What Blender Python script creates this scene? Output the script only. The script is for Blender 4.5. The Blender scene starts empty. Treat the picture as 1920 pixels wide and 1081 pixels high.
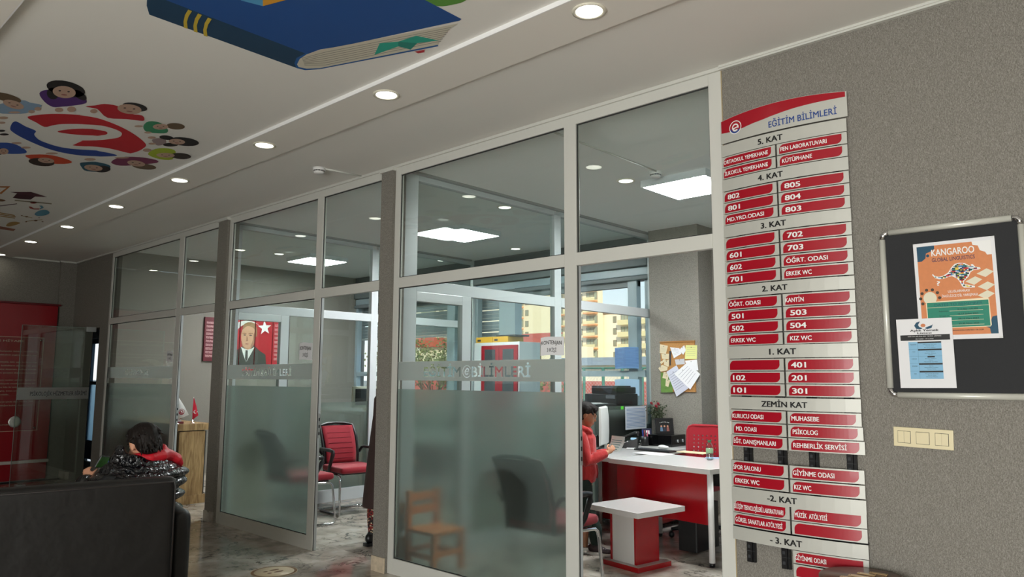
import bpy, bmesh, math, random
from mathutils import Vector, Matrix, Euler
PI = math.pi
rnd = random.Random(7)
sc = bpy.context.scene
C = sc.collection

# ------------------------------------------------------------------ camera
CAM_H, FPX = 1.45, 1389.36
yaw, pitch, roll = 0.748669, 0.119392, 0.003414
_f = Vector((-math.sin(yaw) * math.cos(pitch), math.cos(yaw) * math.cos(pitch), math.sin(pitch)))
_r = Vector((math.cos(yaw), math.sin(yaw), 0)); _u = _r.cross(_f)
_cr, _sr = math.cos(roll), math.sin(roll)
_r, _u = _r * _cr + _u * _sr, _u * _cr - _r * _sr
cam_d = bpy.data.cameras.new('camera'); cam = bpy.data.objects.new('camera', cam_d); C.objects.link(cam)
cam.matrix_world = Matrix(((_r.x, _u.x, -_f.x, 0), (_r.y, _u.y, -_f.y, 0), (_r.z, _u.z, -_f.z, CAM_H), (0, 0, 0, 1)))
cam_d.sensor_width = 36; cam_d.lens = 36 * FPX / 1920; cam_d.clip_end = 400; cam_d.clip_start = 0.05
sc.camera = cam
def at(px, py, ax, val):
    """point of the plane ax=val (world axis) that the photograph shows at pixel (px, py)"""
    d = _f + _r * ((px - 960) / FPX) - _u * ((py - 540.5) / FPX)
    o = Vector((0, 0, CAM_H)); i = 'xyz'.index(ax)
    return o + d * ((val - o[i]) / d[i])

# ------------------------------------------------------------------ colour management, world, sun, large lights
vs = sc.view_settings
vs.view_transform = 'Standard'; vs.look = 'None'; vs.gamma = 1; vs.use_curve_mapping = False; vs.exposure = 0.0
sc.display_settings.display_device = 'sRGB'
sc.cycles.transparent_max_bounces = 40; sc.cycles.max_bounces = 10; sc.cycles.diffuse_bounces = 4
sc.cycles.glossy_bounces = 5; sc.cycles.transmission_bounces = 10
sc.cycles.sample_clamp_indirect = 4.0; sc.cycles.caustics_refractive = False; sc.cycles.caustics_reflective = False
SKY, SUN = 1.5, 4.2
LOBBY_FILL, DOWNLIGHT, PANEL = 440.0, 1.6, 20.5
w = bpy.data.worlds.new('sky'); sc.world = w; w.use_nodes = True
nt = w.node_tree; nt.nodes.clear()
tc = nt.nodes.new('ShaderNodeTexCoord'); sp = nt.nodes.new('ShaderNodeSeparateXYZ'); rp = nt.nodes.new('ShaderNodeValToRGB')
bg = nt.nodes.new('ShaderNodeBackground'); wo = nt.nodes.new('ShaderNodeOutputWorld')
nt.links.new(tc.outputs['Generated'], sp.inputs[0]); nt.links.new(sp.outputs['Z'], rp.inputs[0])
rp.color_ramp.elements[0].position = 0.0; rp.color_ramp.elements[0].color = (0.90, 0.92, 0.93, 1)
rp.color_ramp.elements[1].position = 0.7; rp.color_ramp.elements[1].color = (0.30, 0.52, 0.80, 1)
e = rp.color_ramp.elements.new(0.13); e.color = (0.62, 0.74, 0.82, 1)
nt.links.new(rp.outputs[0], bg.inputs[0]); bg.inputs[1].default_value = SKY; nt.links.new(bg.outputs[0], wo.inputs[0])

def light(name, kind, loc, energy, color=(1, 1, 1), **kw):
    d = bpy.data.lights.new(name, kind); d.energy = energy; d.color = color
    rot = kw.pop('rot', None); direction = kw.pop('dir', None)
    for k, v in kw.items(): setattr(d, k, v)
    o = bpy.data.objects.new(name, d); o.location = loc
    if direction is not None: o.rotation_euler = Vector(direction).to_track_quat('-Z', 'Y').to_euler()
    if rot: o.rotation_euler = rot
    C.objects.link(o); return o
light('sun', 'SUN', (30, -30, 40), SUN, (1.0, 0.90, 0.74), angle=0.01, dir=(-0.62, 0.62, -0.48))
# fill lamp added in the unseen lobby entrance for daylight; portals at office windows
light('entrance_fill', 'AREA', (1.0, -3.9, 1.05), LOBBY_FILL, (0.975, 0.975, 0.945), shape='RECTANGLE', size=4.4, size_y=1.9, dir=(-0.05, 1, -0.12))
for nm, xx, ww in (('portal_near_office', -2.75, 1.8), ('portal_middle_office', -5.9, 1.9), ('portal_far_office', -9.0, 2.8)):
    o = light(nm, 'AREA', (xx, 7.62, 1.75), 1.0, shape='RECTANGLE', size=ww, size_y=1.8, dir=(0, -1, 0)); o.data.cycles.is_portal = True

# ------------------------------------------------------------------ materials
MATS = {}
def lin(c):  # sRGB 0-255 -> linear
    return tuple(((x / 255) / 12.92 if x / 255 <= 0.04045 else ((x / 255 + 0.055) / 1.055) ** 2.4) for x in c)
def mat(name, col=(128, 128, 128), rough=0.5, metal=0.0, spec=0.5, noise=0.0, nscale=20, bump=0.0, bscale=60, bdist=0.002, emit=0, coat=0.0, coords='Object', sheen=0.0):
    if name in MATS: return MATS[name]
    m = bpy.data.materials.new(name); MATS[name] = m; m.use_nodes = True
    nt = m.node_tree; b = nt.nodes['Principled BSDF']
    c = lin(col); b.inputs['Base Color'].default_value = (*c, 1); m.diffuse_color = (*c, 1)
    b.inputs['Roughness'].default_value = rough; b.inputs['Metallic'].default_value = metal
    b.inputs['Specular IOR Level'].default_value = spec; b.inputs['Coat Weight'].default_value = coat
    b.inputs['Sheen Weight'].default_value = sheen
    if emit: b.inputs['Emission Color'].default_value = (*c, 1); b.inputs['Emission Strength'].default_value = emit
    if noise or bump:
        t = nt.nodes.new('ShaderNodeTexCoord')
        if noise:
            n = nt.nodes.new('ShaderNodeTexNoise'); n.inputs['Scale'].default_value = nscale; n.inputs['Detail'].default_value = 4
            nt.links.new(t.outputs[coords], n.inputs['Vector'])
            x = nt.nodes.new('ShaderNodeMix'); x.data_type = 'RGBA'; x.inputs['A'].default_value = (*[v * (1 - noise) for v in c], 1)
            x.inputs['B'].default_value = (*[min(1, v * (1 + noise)) for v in c], 1)
            nt.links.new(n.outputs['Fac'], x.inputs['Factor']); nt.links.new(x.outputs['Result'], b.inputs['Base Color'])
        if bump:
            n = nt.nodes.new('ShaderNodeTexNoise'); n.inputs['Scale'].default_value = bscale; n.inputs['Detail'].default_value = 3
            nt.links.new(t.outputs[coords], n.inputs['Vector'])
            bp = nt.nodes.new('ShaderNodeBump'); bp.inputs['Strength'].default_value = bump; bp.inputs['Distance'].default_value = bdist
            nt.links.new(n.outputs['Fac'], bp.inputs['Height']); nt.links.new(bp.outputs[0], b.inputs['Normal'])
    return m
def schlick(nt, f0=0.04, k=1.0):
    """reflectance that is the same from both sides of a pane"""
    ge = nt.nodes.new('ShaderNodeNewGeometry'); dp = nt.nodes.new('ShaderNodeVectorMath'); dp.operation = 'DOT_PRODUCT'
    nt.links.new(ge.outputs['Incoming'], dp.inputs[0]); nt.links.new(ge.outputs['Normal'], dp.inputs[1])
    def mth(op, a, b):
        n = nt.nodes.new('ShaderNodeMath'); n.operation = op
        for i, v in enumerate((a, b)):
            if v is None: continue
            if hasattr(v, 'links'): nt.links.new(v, n.inputs[i])
            else: n.inputs[i].default_value = v
        return n.outputs[0]
    a = mth('ABSOLUTE', dp.outputs['Value'], None); a = mth('SUBTRACT', 1.0, a); a = mth('POWER', a, 5.0)
    a = mth('MULTIPLY', a, (1 - f0) * k); return mth('ADD', a, f0 * k)
def glass_mat(name, tint=(0.93, 0.962, 0.95), refl=1.0):
    if name in MATS: return MATS[name]
    m = bpy.data.materials.new(name); MATS[name] = m; m.use_nodes = True; nt = m.node_tree; nt.nodes.clear()
    o = nt.nodes.new('ShaderNodeOutputMaterial'); t = nt.nodes.new('ShaderNodeBsdfTransparent'); g = nt.nodes.new('ShaderNodeBsdfGlossy')
    x = nt.nodes.new('ShaderNodeMixShader')
    t.inputs[0].default_value = (*tint, 1); g.inputs['Roughness'].default_value = 0.0
    g.inputs[0].default_value = (0.95, 1, 0.98, 1)
    nt.links.new(schlick(nt, 0.042, refl * 0.8), x.inputs[0]); nt.links.new(t.outputs[0], x.inputs[1]); nt.links.new(g.outputs[0], x.inputs[2])
    nt.links.new(x.outputs[0], o.inputs[0]); return m
def frost_mat(name, rough=0.27, tint=(0.84, 0.91, 0.88), scatter=0.10, wide=0.14):
    """acid-etch film: a tight and a wide refracted lobe, some translucent and diffuse scatter, a weak sheen"""
    if name in MATS: return MATS[name]
    m = bpy.data.materials.new(name); MATS[name] = m; m.use_nodes = True; nt = m.node_tree; nt.nodes.clear()
    N = lambda k: nt.nodes.new(k); L = nt.links.new
    o = N('ShaderNodeOutputMaterial'); r = N('ShaderNodeBsdfRefraction'); r2 = N('ShaderNodeBsdfRefraction'); tl = N('ShaderNodeBsdfTranslucent'); d = N('ShaderNodeBsdfDiffuse'); g = N('ShaderNodeBsdfGlossy')
    r.inputs['Roughness'].default_value = rough; r.inputs['IOR'].default_value = 1.2; r.inputs[0].default_value = (*tint, 1)
    r2.inputs['Roughness'].default_value = 0.85; r2.inputs['IOR'].default_value = 1.45; r2.inputs[0].default_value = (*tint, 1)
    tl.inputs[0].default_value = (*tint, 1); d.inputs[0].default_value = (0.82, 0.86, 0.83, 1); g.inputs['Roughness'].default_value = 0.18
    w_, a, b, c = N('ShaderNodeMixShader'), N('ShaderNodeMixShader'), N('ShaderNodeMixShader'), N('ShaderNodeMixShader')
    w_.inputs[0].default_value = wide; L(r.outputs[0], w_.inputs[1]); L(r2.outputs[0], w_.inputs[2])
    a.inputs[0].default_value = 0.2; L(tl.outputs[0], a.inputs[1]); L(d.outputs[0], a.inputs[2])
    b.inputs[0].default_value = scatter; L(w_.outputs[0], b.inputs[1]); L(a.outputs[0], b.inputs[2])
    L(schlick(nt, 0.04, 0.7), c.inputs[0]); L(b.outputs[0], c.inputs[1]); L(g.outputs[0], c.inputs[2]); L(c.outputs[0], o.inputs[0]); return m
def emis(name, col, s):
    if name in MATS: return MATS[name]
    m = bpy.data.materials.new(name); MATS[name] = m; m.use_nodes = True; nt = m.node_tree; nt.nodes.clear()
    o = nt.nodes.new('ShaderNodeOutputMaterial'); e = nt.nodes.new('ShaderNodeEmission'); e.inputs[0].default_value = (*col, 1); e.inputs[1].default_value = s
    nt.links.new(e.outputs[0], o.inputs[0]); return m

def wallpaper():
    """woven textile wallpaper: short crossed threads"""
    m = mat('wallpaper', (166, 158, 150), 0.85, spec=0.2); nt = m.node_tree; b = nt.nodes['Principled BSDF']
    t = nt.nodes.new('ShaderNodeTexCoord'); outs = []
    for sx, sy, sz in ((520, 520, 120), (150, 150, 520)):
        mp = nt.nodes.new('ShaderNodeMapping'); mp.inputs['Scale'].default_value = (sx, sy, sz)
        nt.links.new(t.outputs['Object'], mp.inputs[0])
        n = nt.nodes.new('ShaderNodeTexNoise'); n.inputs['Scale'].default_value = 1.0; n.inputs['Detail'].default_value = 2
        nt.links.new(mp.outputs[0], n.inputs['Vector']); outs.append(n)
    mx = nt.nodes.new('ShaderNodeMath'); mx.operation = 'MAXIMUM'
    nt.links.new(outs[0].outputs['Fac'], mx.inputs[0]); nt.links.new(outs[1].outputs['Fac'], mx.inputs[1])
    mr = nt.nodes.new('ShaderNodeMapRange'); mr.inputs[1].default_value = 0.38; mr.inputs[2].default_value = 0.78
    nt.links.new(mx.outputs[0], mr.inputs[0])
    x = nt.nodes.new('ShaderNodeMix'); x.data_type = 'RGBA'
    x.inputs['A'].default_value = (*lin((100, 96, 88)), 1); x.inputs['B'].default_value = (*lin((168, 164, 156)), 1)
    nt.links.new(mr.outputs[0], x.inputs['Factor']); nt.links.new(x.outputs['Result'], b.inputs['Base Color'])
    bp = nt.nodes.new('ShaderNodeBump'); bp.inputs['Strength'].default_value = 0.5; bp.inputs['Distance'].default_value = 0.0015
    nt.links.new(mr.outputs[0], bp.inputs['Height']); nt.links.new(bp.outputs[0], b.inputs['Normal'])
    return m
def marble():
    m = mat('marble', (120, 112, 104), 0.07, spec=0.6); nt = m.node_tree; b = nt.nodes['Principled BSDF']
    t = nt.nodes.new('ShaderNodeTexCoord'); oi = nt.nodes.new('ShaderNodeObjectInfo')
    vm = nt.nodes.new('ShaderNodeVectorMath'); vm.operation = 'SCALE'; cb = nt.nodes.new('ShaderNodeCombineXYZ')
    for i in range(3): nt.links.new(oi.outputs['Random'], cb.inputs[i])
    nt.links.new(cb.outputs[0], vm.inputs[0]); vm.inputs['Scale'].default_value = 17
    ad = nt.nodes.new('ShaderNodeVectorMath'); nt.links.new(t.outputs['Object'], ad.inputs[0]); nt.links.new(vm.outputs[0], ad.inputs[1])
    base = nt.nodes.new('ShaderNodeTexNoise'); base.inputs['Scale'].default_value = 5; base.inputs['Detail'].default_value = 6
    nt.links.new(ad.outputs[0], base.inputs['Vector'])
    cr = nt.nodes.new('ShaderNodeValToRGB'); nt.links.new(base.outputs['Fac'], cr.inputs[0])
    cr.color_ramp.elements[0].position = 0.3; cr.color_ramp.elements[0].color = (*lin((140, 132, 122)), 1)
    cr.color_ramp.elements[1].position = 0.7; cr.color_ramp.elements[1].color = (*lin((208, 200, 188)), 1)
    wv = nt.nodes.new('ShaderNodeTexNoise'); wv.inputs['Scale'].default_value = 4.5; wv.inputs['Detail'].default_value = 9; wv.inputs['Distortion'].default_value = 0.5; wv.inputs['Roughness'].default_value = 0.62
    nt.links.new(ad.outputs[0], wv.inputs['Vector'])
    s = nt.nodes.new('ShaderNodeMath'); s.operation = 'SUBTRACT'; s.inputs[1].default_value = 0.5; nt.links.new(wv.outputs['Fac'], s.inputs[0])
    a = nt.nodes.new('ShaderNodeMath'); a.operation = 'ABSOLUTE'; nt.links.new(s.outputs[0], a.inputs[0])
    mr = nt.nodes.new('ShaderNodeMapRange'); mr.inputs[1].default_value = 0.0; mr.inputs[2].default_value = 0.032; mr.inputs[3].default_value = 0.95; mr.inputs[4].default_value = 0
    nt.links.new(a.outputs[0], mr.inputs[0])
    mk = nt.nodes.new('ShaderNodeTexNoise'); mk.inputs['Scale'].default_value = 3.1; mk.inputs['Detail'].default_value = 3; nt.links.new(ad.outputs[0], mk.inputs['Vector'])
    mm = nt.nodes.new('ShaderNodeMapRange'); mm.inputs[1].default_value = 0.42; mm.inputs[2].default_value = 0.62; nt.links.new(mk.outputs['Fac'], mm.inputs[0])
    mu = nt.nodes.new('ShaderNodeMath'); mu.operation = 'MULTIPLY'; nt.links.new(mr.outputs[0], mu.inputs[0]); nt.links.new(mm.outputs[0], mu.inputs[1]); mr = mu
    x = nt.nodes.new('ShaderNodeMix'); x.data_type = 'RGBA'; x.inputs['B'].default_value = (*lin((44, 40, 36)), 1)
    nt.links.new(cr.outputs[0], x.inputs['A']); nt.links.new(mr.outputs[0], x.inputs['Factor']); nt.links.new(x.outputs['Result'], b.inputs['Base Color'])
    return m
def oak():
    m = mat('oak', (176, 142, 96), 0.5); nt = m.node_tree; b = nt.nodes['Principled BSDF']
    t = nt.nodes.new('ShaderNodeTexCoord'); mp = nt.nodes.new('ShaderNodeMapping'); mp.inputs['Scale'].default_value = (12, 12, 1.6)
    n = nt.nodes.new('ShaderNodeTexNoise'); n.inputs['Scale'].default_value = 2.4; n.inputs['Detail'].default_value = 5; n.inputs['Distortion'].default_value = 0.8
    nt.links.new(t.outputs['Object'], mp.inputs[0]); nt.links.new(mp.outputs[0], n.inputs['Vector'])
    cr = nt.nodes.new('ShaderNodeValToRGB'); nt.links.new(n.outputs['Fac'], cr.inputs[0])
    cr.color_ramp.elements[0].position = 0.35; cr.color_ramp.elements[0].color = (*lin((138, 106, 66)), 1)
    cr.color_ramp.elements[1].position = 0.65; cr.color_ramp.elements[1].color = (*lin((190, 158, 112)), 1)
    nt.links.new(cr.outputs[0], b.inputs['Base Color']); return m
def walnut():
    m = mat('walnut', (90, 58, 38), 0.3); nt = m.node_tree; b = nt.nodes['Principled BSDF']
    t = nt.nodes.new('ShaderNodeTexCoord'); mp = nt.nodes.new('ShaderNodeMapping'); mp.inputs['Scale'].default_value = (2.0, 14, 6)
    mp.inputs['Rotation'].default_value = (0, 0, 0.4)
    n = nt.nodes.new('ShaderNodeTexNoise'); n.inputs['Scale'].default_value = 2.5; n.inputs['Detail'].default_value = 6; n.inputs['Distortion'].default_value = 1.2
    nt.links.new(t.outputs['Object'], mp.inputs[0]); nt.links.new(mp.outputs[0], n.inputs['Vector'])
    cr = nt.nodes.new('ShaderNodeValToRGB'); nt.links.new(n.outputs['Fac'], cr.inputs[0])
    cr.color_ramp.elements[0].position = 0.3; cr.color_ramp.elements[0].color = (*lin((58, 36, 22)), 1)
    cr.color_ramp.elements[1].position = 0.7; cr.color_ramp.elements[1].color = (*lin((122, 80, 52)), 1)
    nt.links.new(cr.outputs[0], b.inputs['Base Color']); return m
def puffer():
    m = mat('puffer_fabric', (4, 5, 11), 0.22, spec=0.6, coat=0.25); nt = m.node_tree; b = nt.nodes['Principled BSDF']
    t = nt.nodes.new('ShaderNodeTexCoord')
    n = nt.nodes.new('ShaderNodeTexNoise'); n.inputs['Scale'].default_value = 15; n.inputs['Detail'].default_value = 1.5; n.inputs['Distortion'].default_value = 1.8
    mp = nt.nodes.new('ShaderNodeMapping'); mp.inputs['Scale'].default_value = (1.6, 1.6, 0.6)
    nt.links.new(t.outputs['Object'], mp.inputs[0]); nt.links.new(mp.outputs[0], n.inputs['Vector'])
    bp = nt.nodes.new('ShaderNodeBump'); bp.inputs['Strength'].default_value = 1.0; bp.inputs['Distance'].default_value = 0.03
    nt.links.new(n.outputs['Fac'], bp.inputs['Height']); nt.links.new(bp.outputs[0], b.inputs['Normal']); return m

WALLP, MARBLE, OAK, WALNUT, PUFFER = wallpaper(), marble(), oak(), walnut(), puffer()
CEIL = mat('ceiling_paint', (238, 236, 230), 0.8, spec=0.2)
BAND = mat('band_paint', (240, 236, 228), 0.75, spec=0.2)
LIP = mat('white_lip', (245, 245, 245), 0.4)
PVC = mat('white_upvc', (212, 212, 205), 0.3, spec=0.5)
PVCB = mat('office_upvc', (200, 206, 208), 0.35)
GLASS = glass_mat('clear_glass'); GLASS2 = glass_mat('window_glass', (0.985, 0.99, 0.985), 0.7)
FROST = frost_mat('frosted_film'); FROST2 = frost_mat('frosted_stripe', 0.6, tint=(0.93, 0.95, 0.92), scatter=0.45, wide=0.5)
SILVER = mat('brushed_silver', (194, 194, 186), 0.42, metal=0.15, noise=0.05, nscale=3)
RED = mat('sign_red', (164, 12, 34), 0.3, spec=0.4, coat=0.08)
WHITE = mat('white_print', (238, 238, 236), 0.5); BLACK = mat('black_print', (12, 12, 12), 0.5)
BLUE = mat('blue_print', (16, 62, 140), 0.5)
BPLAS = mat('black_plastic', (18, 18, 20), 0.35); DGREY = mat('dark_grey_plastic', (52, 54, 58), 0.4)
GASKET = mat('dark_gasket', (40, 42, 42), 0.6)
CHROME = mat('chrome', (220, 220, 222), 0.08, metal=1.0); ALU = mat('aluminium', (190, 194, 194), 0.35, metal=0.6)
REDFAB = mat('red_fabric', (146, 10, 34), 0.8, bump=0.3, bscale=300, sheen=0.2)
REDLAM = mat('red_laminate', (152, 6, 18), 0.2, spec=0.6)
WLAM = mat('white_laminate', (216, 215, 212), 0.2, spec=0.5)
PAPER = mat('paper', (232, 232, 234), 0.7)
SKIN = mat('skin', (206, 150, 120), 0.55, spec=0.4); HAIR = mat('dark_hair', (22, 16, 13), 0.6, spec=0.25, noise=0.4, nscale=120, bump=0.4, bscale=160, bdist=0.003)

# ------------------------------------------------------------------ mesh builders
class MB:
    def __init__(s): s.v = []; s.f = []; s.m = []; s.mats = []; s.cur = 0; s.sm = []; s.smooth = False; s.recalc = True
    def mat(s, m):
        if m not in s.mats: s.mats.append(m)
        s.cur = s.mats.index(m); return s
    def add(s, vs, fs, smooth=None):
        n = len(s.v); s.v += [tuple(v) for v in vs]
        for f in fs: s.f.append([n + i for i in f]); s.m.append(s.cur); s.sm.append(s.smooth if smooth is None else smooth)
        return s
    def box(s, x0, y0, z0, x1, y1, z1, M=None):
        x0, x1 = sorted((x0, x1)); y0, y1 = sorted((y0, y1)); z0, z1 = sorted((z0, z1))
        vs = [Vector(p) for p in ((x0, y0, z0), (x1, y0, z0), (x1, y1, z0), (x0, y1, z0), (x0, y0, z1), (x1, y0, z1), (x1, y1, z1), (x0, y1, z1))]
        if M is not None: vs = [M @ v for v in vs]
        return s.add(vs, [(0, 3, 2, 1), (4, 5, 6, 7), (0, 1, 5, 4), (1, 2, 6, 5), (2, 3, 7, 6), (3, 0, 4, 7)], False)
    def bev(s, x0, y0, z0, x1, y1, z1, r=0.004, M=None):
        """box with chamfered edges"""
        x0, x1 = sorted((x0, x1)); y0, y1 = sorted((y0, y1)); z0, z1 = sorted((z0, z1))
        bm = bmesh.new(); bmesh.ops.create_cube(bm, size=1)
        for v in bm.verts: v.co = Vector(((x0 + x1) / 2 + v.co.x * (x1 - x0), (y0 + y1) / 2 + v.co.y * (y1 - y0), (z0 + z1) / 2 + v.co.z * (z1 - z0)))
        r = min(r, 0.45 * min(x1 - x0, y1 - y0, z1 - z0))
        bmesh.ops.bevel(bm, geom=bm.edges[:], offset=r, segments=2, affect='EDGES', profile=0.6)
        bm.verts.index_update()
        vs = [(M @ v.co if M is not None else v.co.copy()) for v in bm.verts]
        s.add(vs, [[v.index for v in f.verts] for f in bm.faces], False); bm.free(); return s
    def tube(s, pts, r, seg=10, caps=True, smooth=True, sq=1.0):
        pts = [Vector(p) for p in pts]; rr = r if hasattr(r, '__len__') else [r] * len(pts)
        n = len(pts); vs = []; prev = None
        for i, p in enumerate(pts):
            t = (pts[min(i + 1, n - 1)] - pts[max(i - 1, 0)]).normalized()
            if prev is None:
                a = Vector((0, 0, 1)) if abs(t.z) < 0.9 else Vector((1, 0, 0)); u = t.cross(a).normalized()
            else:
                u = (prev - t * prev.dot(t)).normalized()
            prev = u; v = t.cross(u)
            for k in range(seg):
                an = 2 * PI * k / seg; vs.append(p + (u * math.cos(an) + v * math.sin(an) * sq) * rr[i])
        fs = [(i * seg + k, i * seg + (k + 1) % seg, (i + 1) * seg + (k + 1) % seg, (i + 1) * seg + k) for i in range(n - 1) for k in range(seg)]
        s.add(vs, fs, smooth)
        if caps:
            m = len(s.v) - len(vs)
            for base, rev in ((0, True), ((n - 1) * seg, False)):
                idx = [m + base + k for k in range(seg)]
                s.f.append(idx[::-1] if rev else idx); s.m.append(s.cur); s.sm.append(False)
        return s
    def lathe(s, prof, c=(0, 0, 0), seg=24, axis='z', smooth=True, M=None):
        vs = []; c = Vector(c)
        for r, h in prof:
            for k in range(seg):
                a = 2 * PI * k / seg; x, y = r * math.cos(a), r * math.sin(a)
                p = Vector((x, y, h)) if axis == 'z' else (Vector((x, h, y)) if axis == 'y' else Vector((h, x, y)))
                vs.append((M @ (c + p)) if M is not None else c + p)
        n = len(prof)
        fs = [(i * seg + k, i * seg + (k + 1) % seg, (i + 1) * seg + (k + 1) % seg, (i + 1) * seg + k) for i in range(n - 1) for k in range(seg)]
        s.add(vs, fs, smooth); m = len(s.v) - len(vs)
        for base in (0, (n - 1) * seg):
            s.f.append([m + base + k for k in range(seg)]); s.m.append(s.cur); s.sm.append(False)
        return s
    def ball(s, c, r, seg=16, rings=10, M=None):
        r = r if hasattr(r, '__len__') else (r, r, r); c = Vector(c); vs = []; fs = []
        R = M.to_3x3() if M is not None else Matrix.Identity(3)
        for i in range(rings + 1):
            th = PI * i / rings
            for k in range(seg):
                ph = 2 * PI * k / seg
                vs.append(c + R @ Vector((r[0] * math.sin(th) * math.cos(ph), r[1] * math.sin(th) * math.sin(ph), r[2] * math.cos(th))))
        for i in range(rings):
            for k in range(seg):
                fs.append((i * seg + k, (i + 1) * seg + k, (i + 1) * seg + (k + 1) % seg, i * seg + (k + 1) % seg))
        return s.add(vs, fs, True)
    def poly(s, pts, h, n):
        """flat polygon pts (3D, planar) thickened by h along n"""
        n = Vector(n).normalized() * h; pts = [Vector(p) for p in pts]; k = len(pts)
        from mathutils.geometry import tessellate_polygon
        tr = tessellate_polygon([pts])
        fs = [tuple(t) for t in tr] + [tuple(i + k for i in t) for t in tr] + [(i, (i + 1) % k, (i + 1) % k + k, i + k) for i in range(k)]
        return s.add(pts + [p + n for p in pts], fs, False)
    def raw(s, me, M=None):
        vs = [(M @ v.co) if M is not None else v.co.copy() for v in me.vertices]
        return s.add(vs, [list(p.vertices) for p in me.polygons], False)
    def mesh(s, name, recalc=True):
        me = bpy.data.meshes.new(name); me.from_pydata([tuple(v) for v in s.v], [], s.f)
        for m in s.mats: me.materials.append(m)
        for p, mi, sm in zip(me.polygons, s.m, s.sm): p.material_index = mi; p.use_smooth = sm
        me.validate(); me.update()
        if recalc and s.recalc: bm = bmesh.new(); bm.from_mesh(me); bmesh.ops.recalc_face_normals(bm, faces=bm.faces[:]); bm.to_mesh(me); bm.free()
        return me
    def build(s, name, parent=None, **props):
        o = bpy.data.objects.new(name, s.mesh(name)); C.objects.link(o)
        if parent is not None: adopt(o, parent)
        for k, v in props.items(): o[k] = v
        return o
BASE = {}
def adopt(o, parent):
    o.parent = parent; b = BASE.get(parent.name)
    if b is not None: o.matrix_parent_inverse = Matrix.Translation(-b)
def thing(name, label=None, cat=None, loc=(0, 0, 0), group=None, kind=None, parent=None):
    """an Empty at the thing's base; parts are given in world coordinates around it"""
    o = bpy.data.objects.new(name, None); C.objects.link(o); o.empty_display_size = 0.05; o.location = loc
    BASE[o.name] = Vector(loc)
    if label: o['label'] = label
    if cat: o['category'] = cat
    if group: o['group'] = group
    if kind: o['kind'] = kind
    if parent is not None: o.parent = parent
    return o
def one(name, mb, m=None, parent=None, **p):
    return mb.build(name, parent, **p)
def BX(m, *a, r=0, M=None):
    b = MB().mat(m)
    return b.bev(*a, r=r, M=M) if r else b.box(*a, M=M)
def tag(o, label, cat, group=None):
    o['label'] = label; o['category'] = cat
    if group: o['group'] = group
    return o
def struct(name, mb, parent=None):
    o = mb.build(name, parent)
    if parent is None: o['kind'] = 'structure'
    return o
def copy_tree(o, parent=None):
    c = o.copy(); C.objects.link(c)
    if parent is not None: c.parent = parent
    for ch in list(o.children): copy_tree(ch, c)
    return c
def place(o, x, y, z=0, rot=0):
    o.location = (x, y, z); o.rotation_euler = (0, 0, rot)

# ------------------------------------------------------------------ lettering
def text_mesh(s, bold=0.0, shear=0.0, space=1.0, align='LEFT', line=1.0, width=0):
    cu = bpy.data.curves.new('lettering', 'FONT'); cu.body = s; cu.offset = bold; cu.shear = shear; cu.space_character = space
    cu.size = 1; cu.resolution_u = 3; cu.align_x = align; cu.space_line = line
    if width: cu.text_boxes[0].width = width
    ob = bpy.data.objects.new('lettering', cu); C.objects.link(ob)
    dg = bpy.context.evaluated_depsgraph_get(); dg.update()
    me = bpy.data.meshes.new_from_object(ob.evaluated_get(dg))
    bpy.data.objects.remove(ob); return me
_tc = {}
def lettering(mb, s, fn, x0, x1, z0, z1, bold=0.03, fit='cap', **kw):
    """flat text; fn(u, v) gives the 3D point for the 2D point (u, v); the text fills x0..x1 and z0..z1"""
    off = 0.0; smear = bold * 0.62   # weight: a slight offset plus sideways copies
    key = (s, off, tuple(sorted(kw.items())))
    if key not in _tc: _tc[key] = text_mesh(s, off, **kw)
    me = _tc[key]
    if not me.vertices: return
    xs = [v.co.x for v in me.vertices]; ys = [v.co.y for v in me.vertices]
    lo, hi = (0.0, 0.72) if fit == 'cap' else (min(ys), max(ys))
    a, b = min(xs), max(xs)
    fs = [list(p.vertices) for p in me.polygons]
    p = fn(x0, z0); n = (fn(x0 + 0.01, z0) - p if isinstance(p, Vector) else Vector(fn(x0 + 0.01, z0)) - Vector(p)).cross(Vector(fn(x0, z0 + 0.01)) - Vector(p)).normalized()
    copies = [(-smear, -0.5 * smear), (smear, -0.5 * smear), (-smear, 0.5 * smear), (smear, 0.5 * smear)] if smear > 0.004 else [(0.0, 0.0)]
    for i, (d, e) in enumerate(copies):
        mb.add([Vector(fn(x0 + (v.co.x + d - a) / (b - a) * (x1 - x0), z0 + (v.co.y + e - lo) / (hi - lo) * (z1 - z0))) + n * (0.00012 * i) for v in me.vertices], fs, False)
def remeshed(mb, voxel, smooth=6, name='body', mats=None):
    """one continuous surface from overlapping volumes"""
    me = mb.mesh('tmp'); ob = bpy.data.objects.new('tmp', me); C.objects.link(ob)
    r = ob.modifiers.new('r', 'REMESH'); r.mode = 'VOXEL'; r.voxel_size = voxel; r.use_smooth_shade = True
    if smooth:
        sm = ob.modifiers.new('s', 'SMOOTH'); sm.factor = 0.5; sm.iterations = smooth
    dg = bpy.context.evaluated_depsgraph_get(); dg.update()
    out = bpy.data.meshes.new_from_object(ob.evaluated_get(dg)); bpy.data.objects.remove(ob)
    out.materials.clear()
    for m in (mats or mb.mats): out.materials.append(m)
    for p in out.polygons: p.use_smooth = True; p.material_index = 0
    return out
def link_mesh(name, me, parent=None, **p):
    o = bpy.data.objects.new(name, me); C.objects.link(o)
    if parent is not None: adopt(o, parent)
    for k, v in p.items(): o[k] = v
    return o
# ================================================================== THE SETTING
YW = 3.58          # front face of the long wall and the glazed partition
XB, XA = -4.62, -7.60   # the two glazed walls between the offices
YB = 7.40          # window line of the offices
ZC = 3.12
XL, XR, YN = -12.19, 2.6, -4.0

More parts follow.
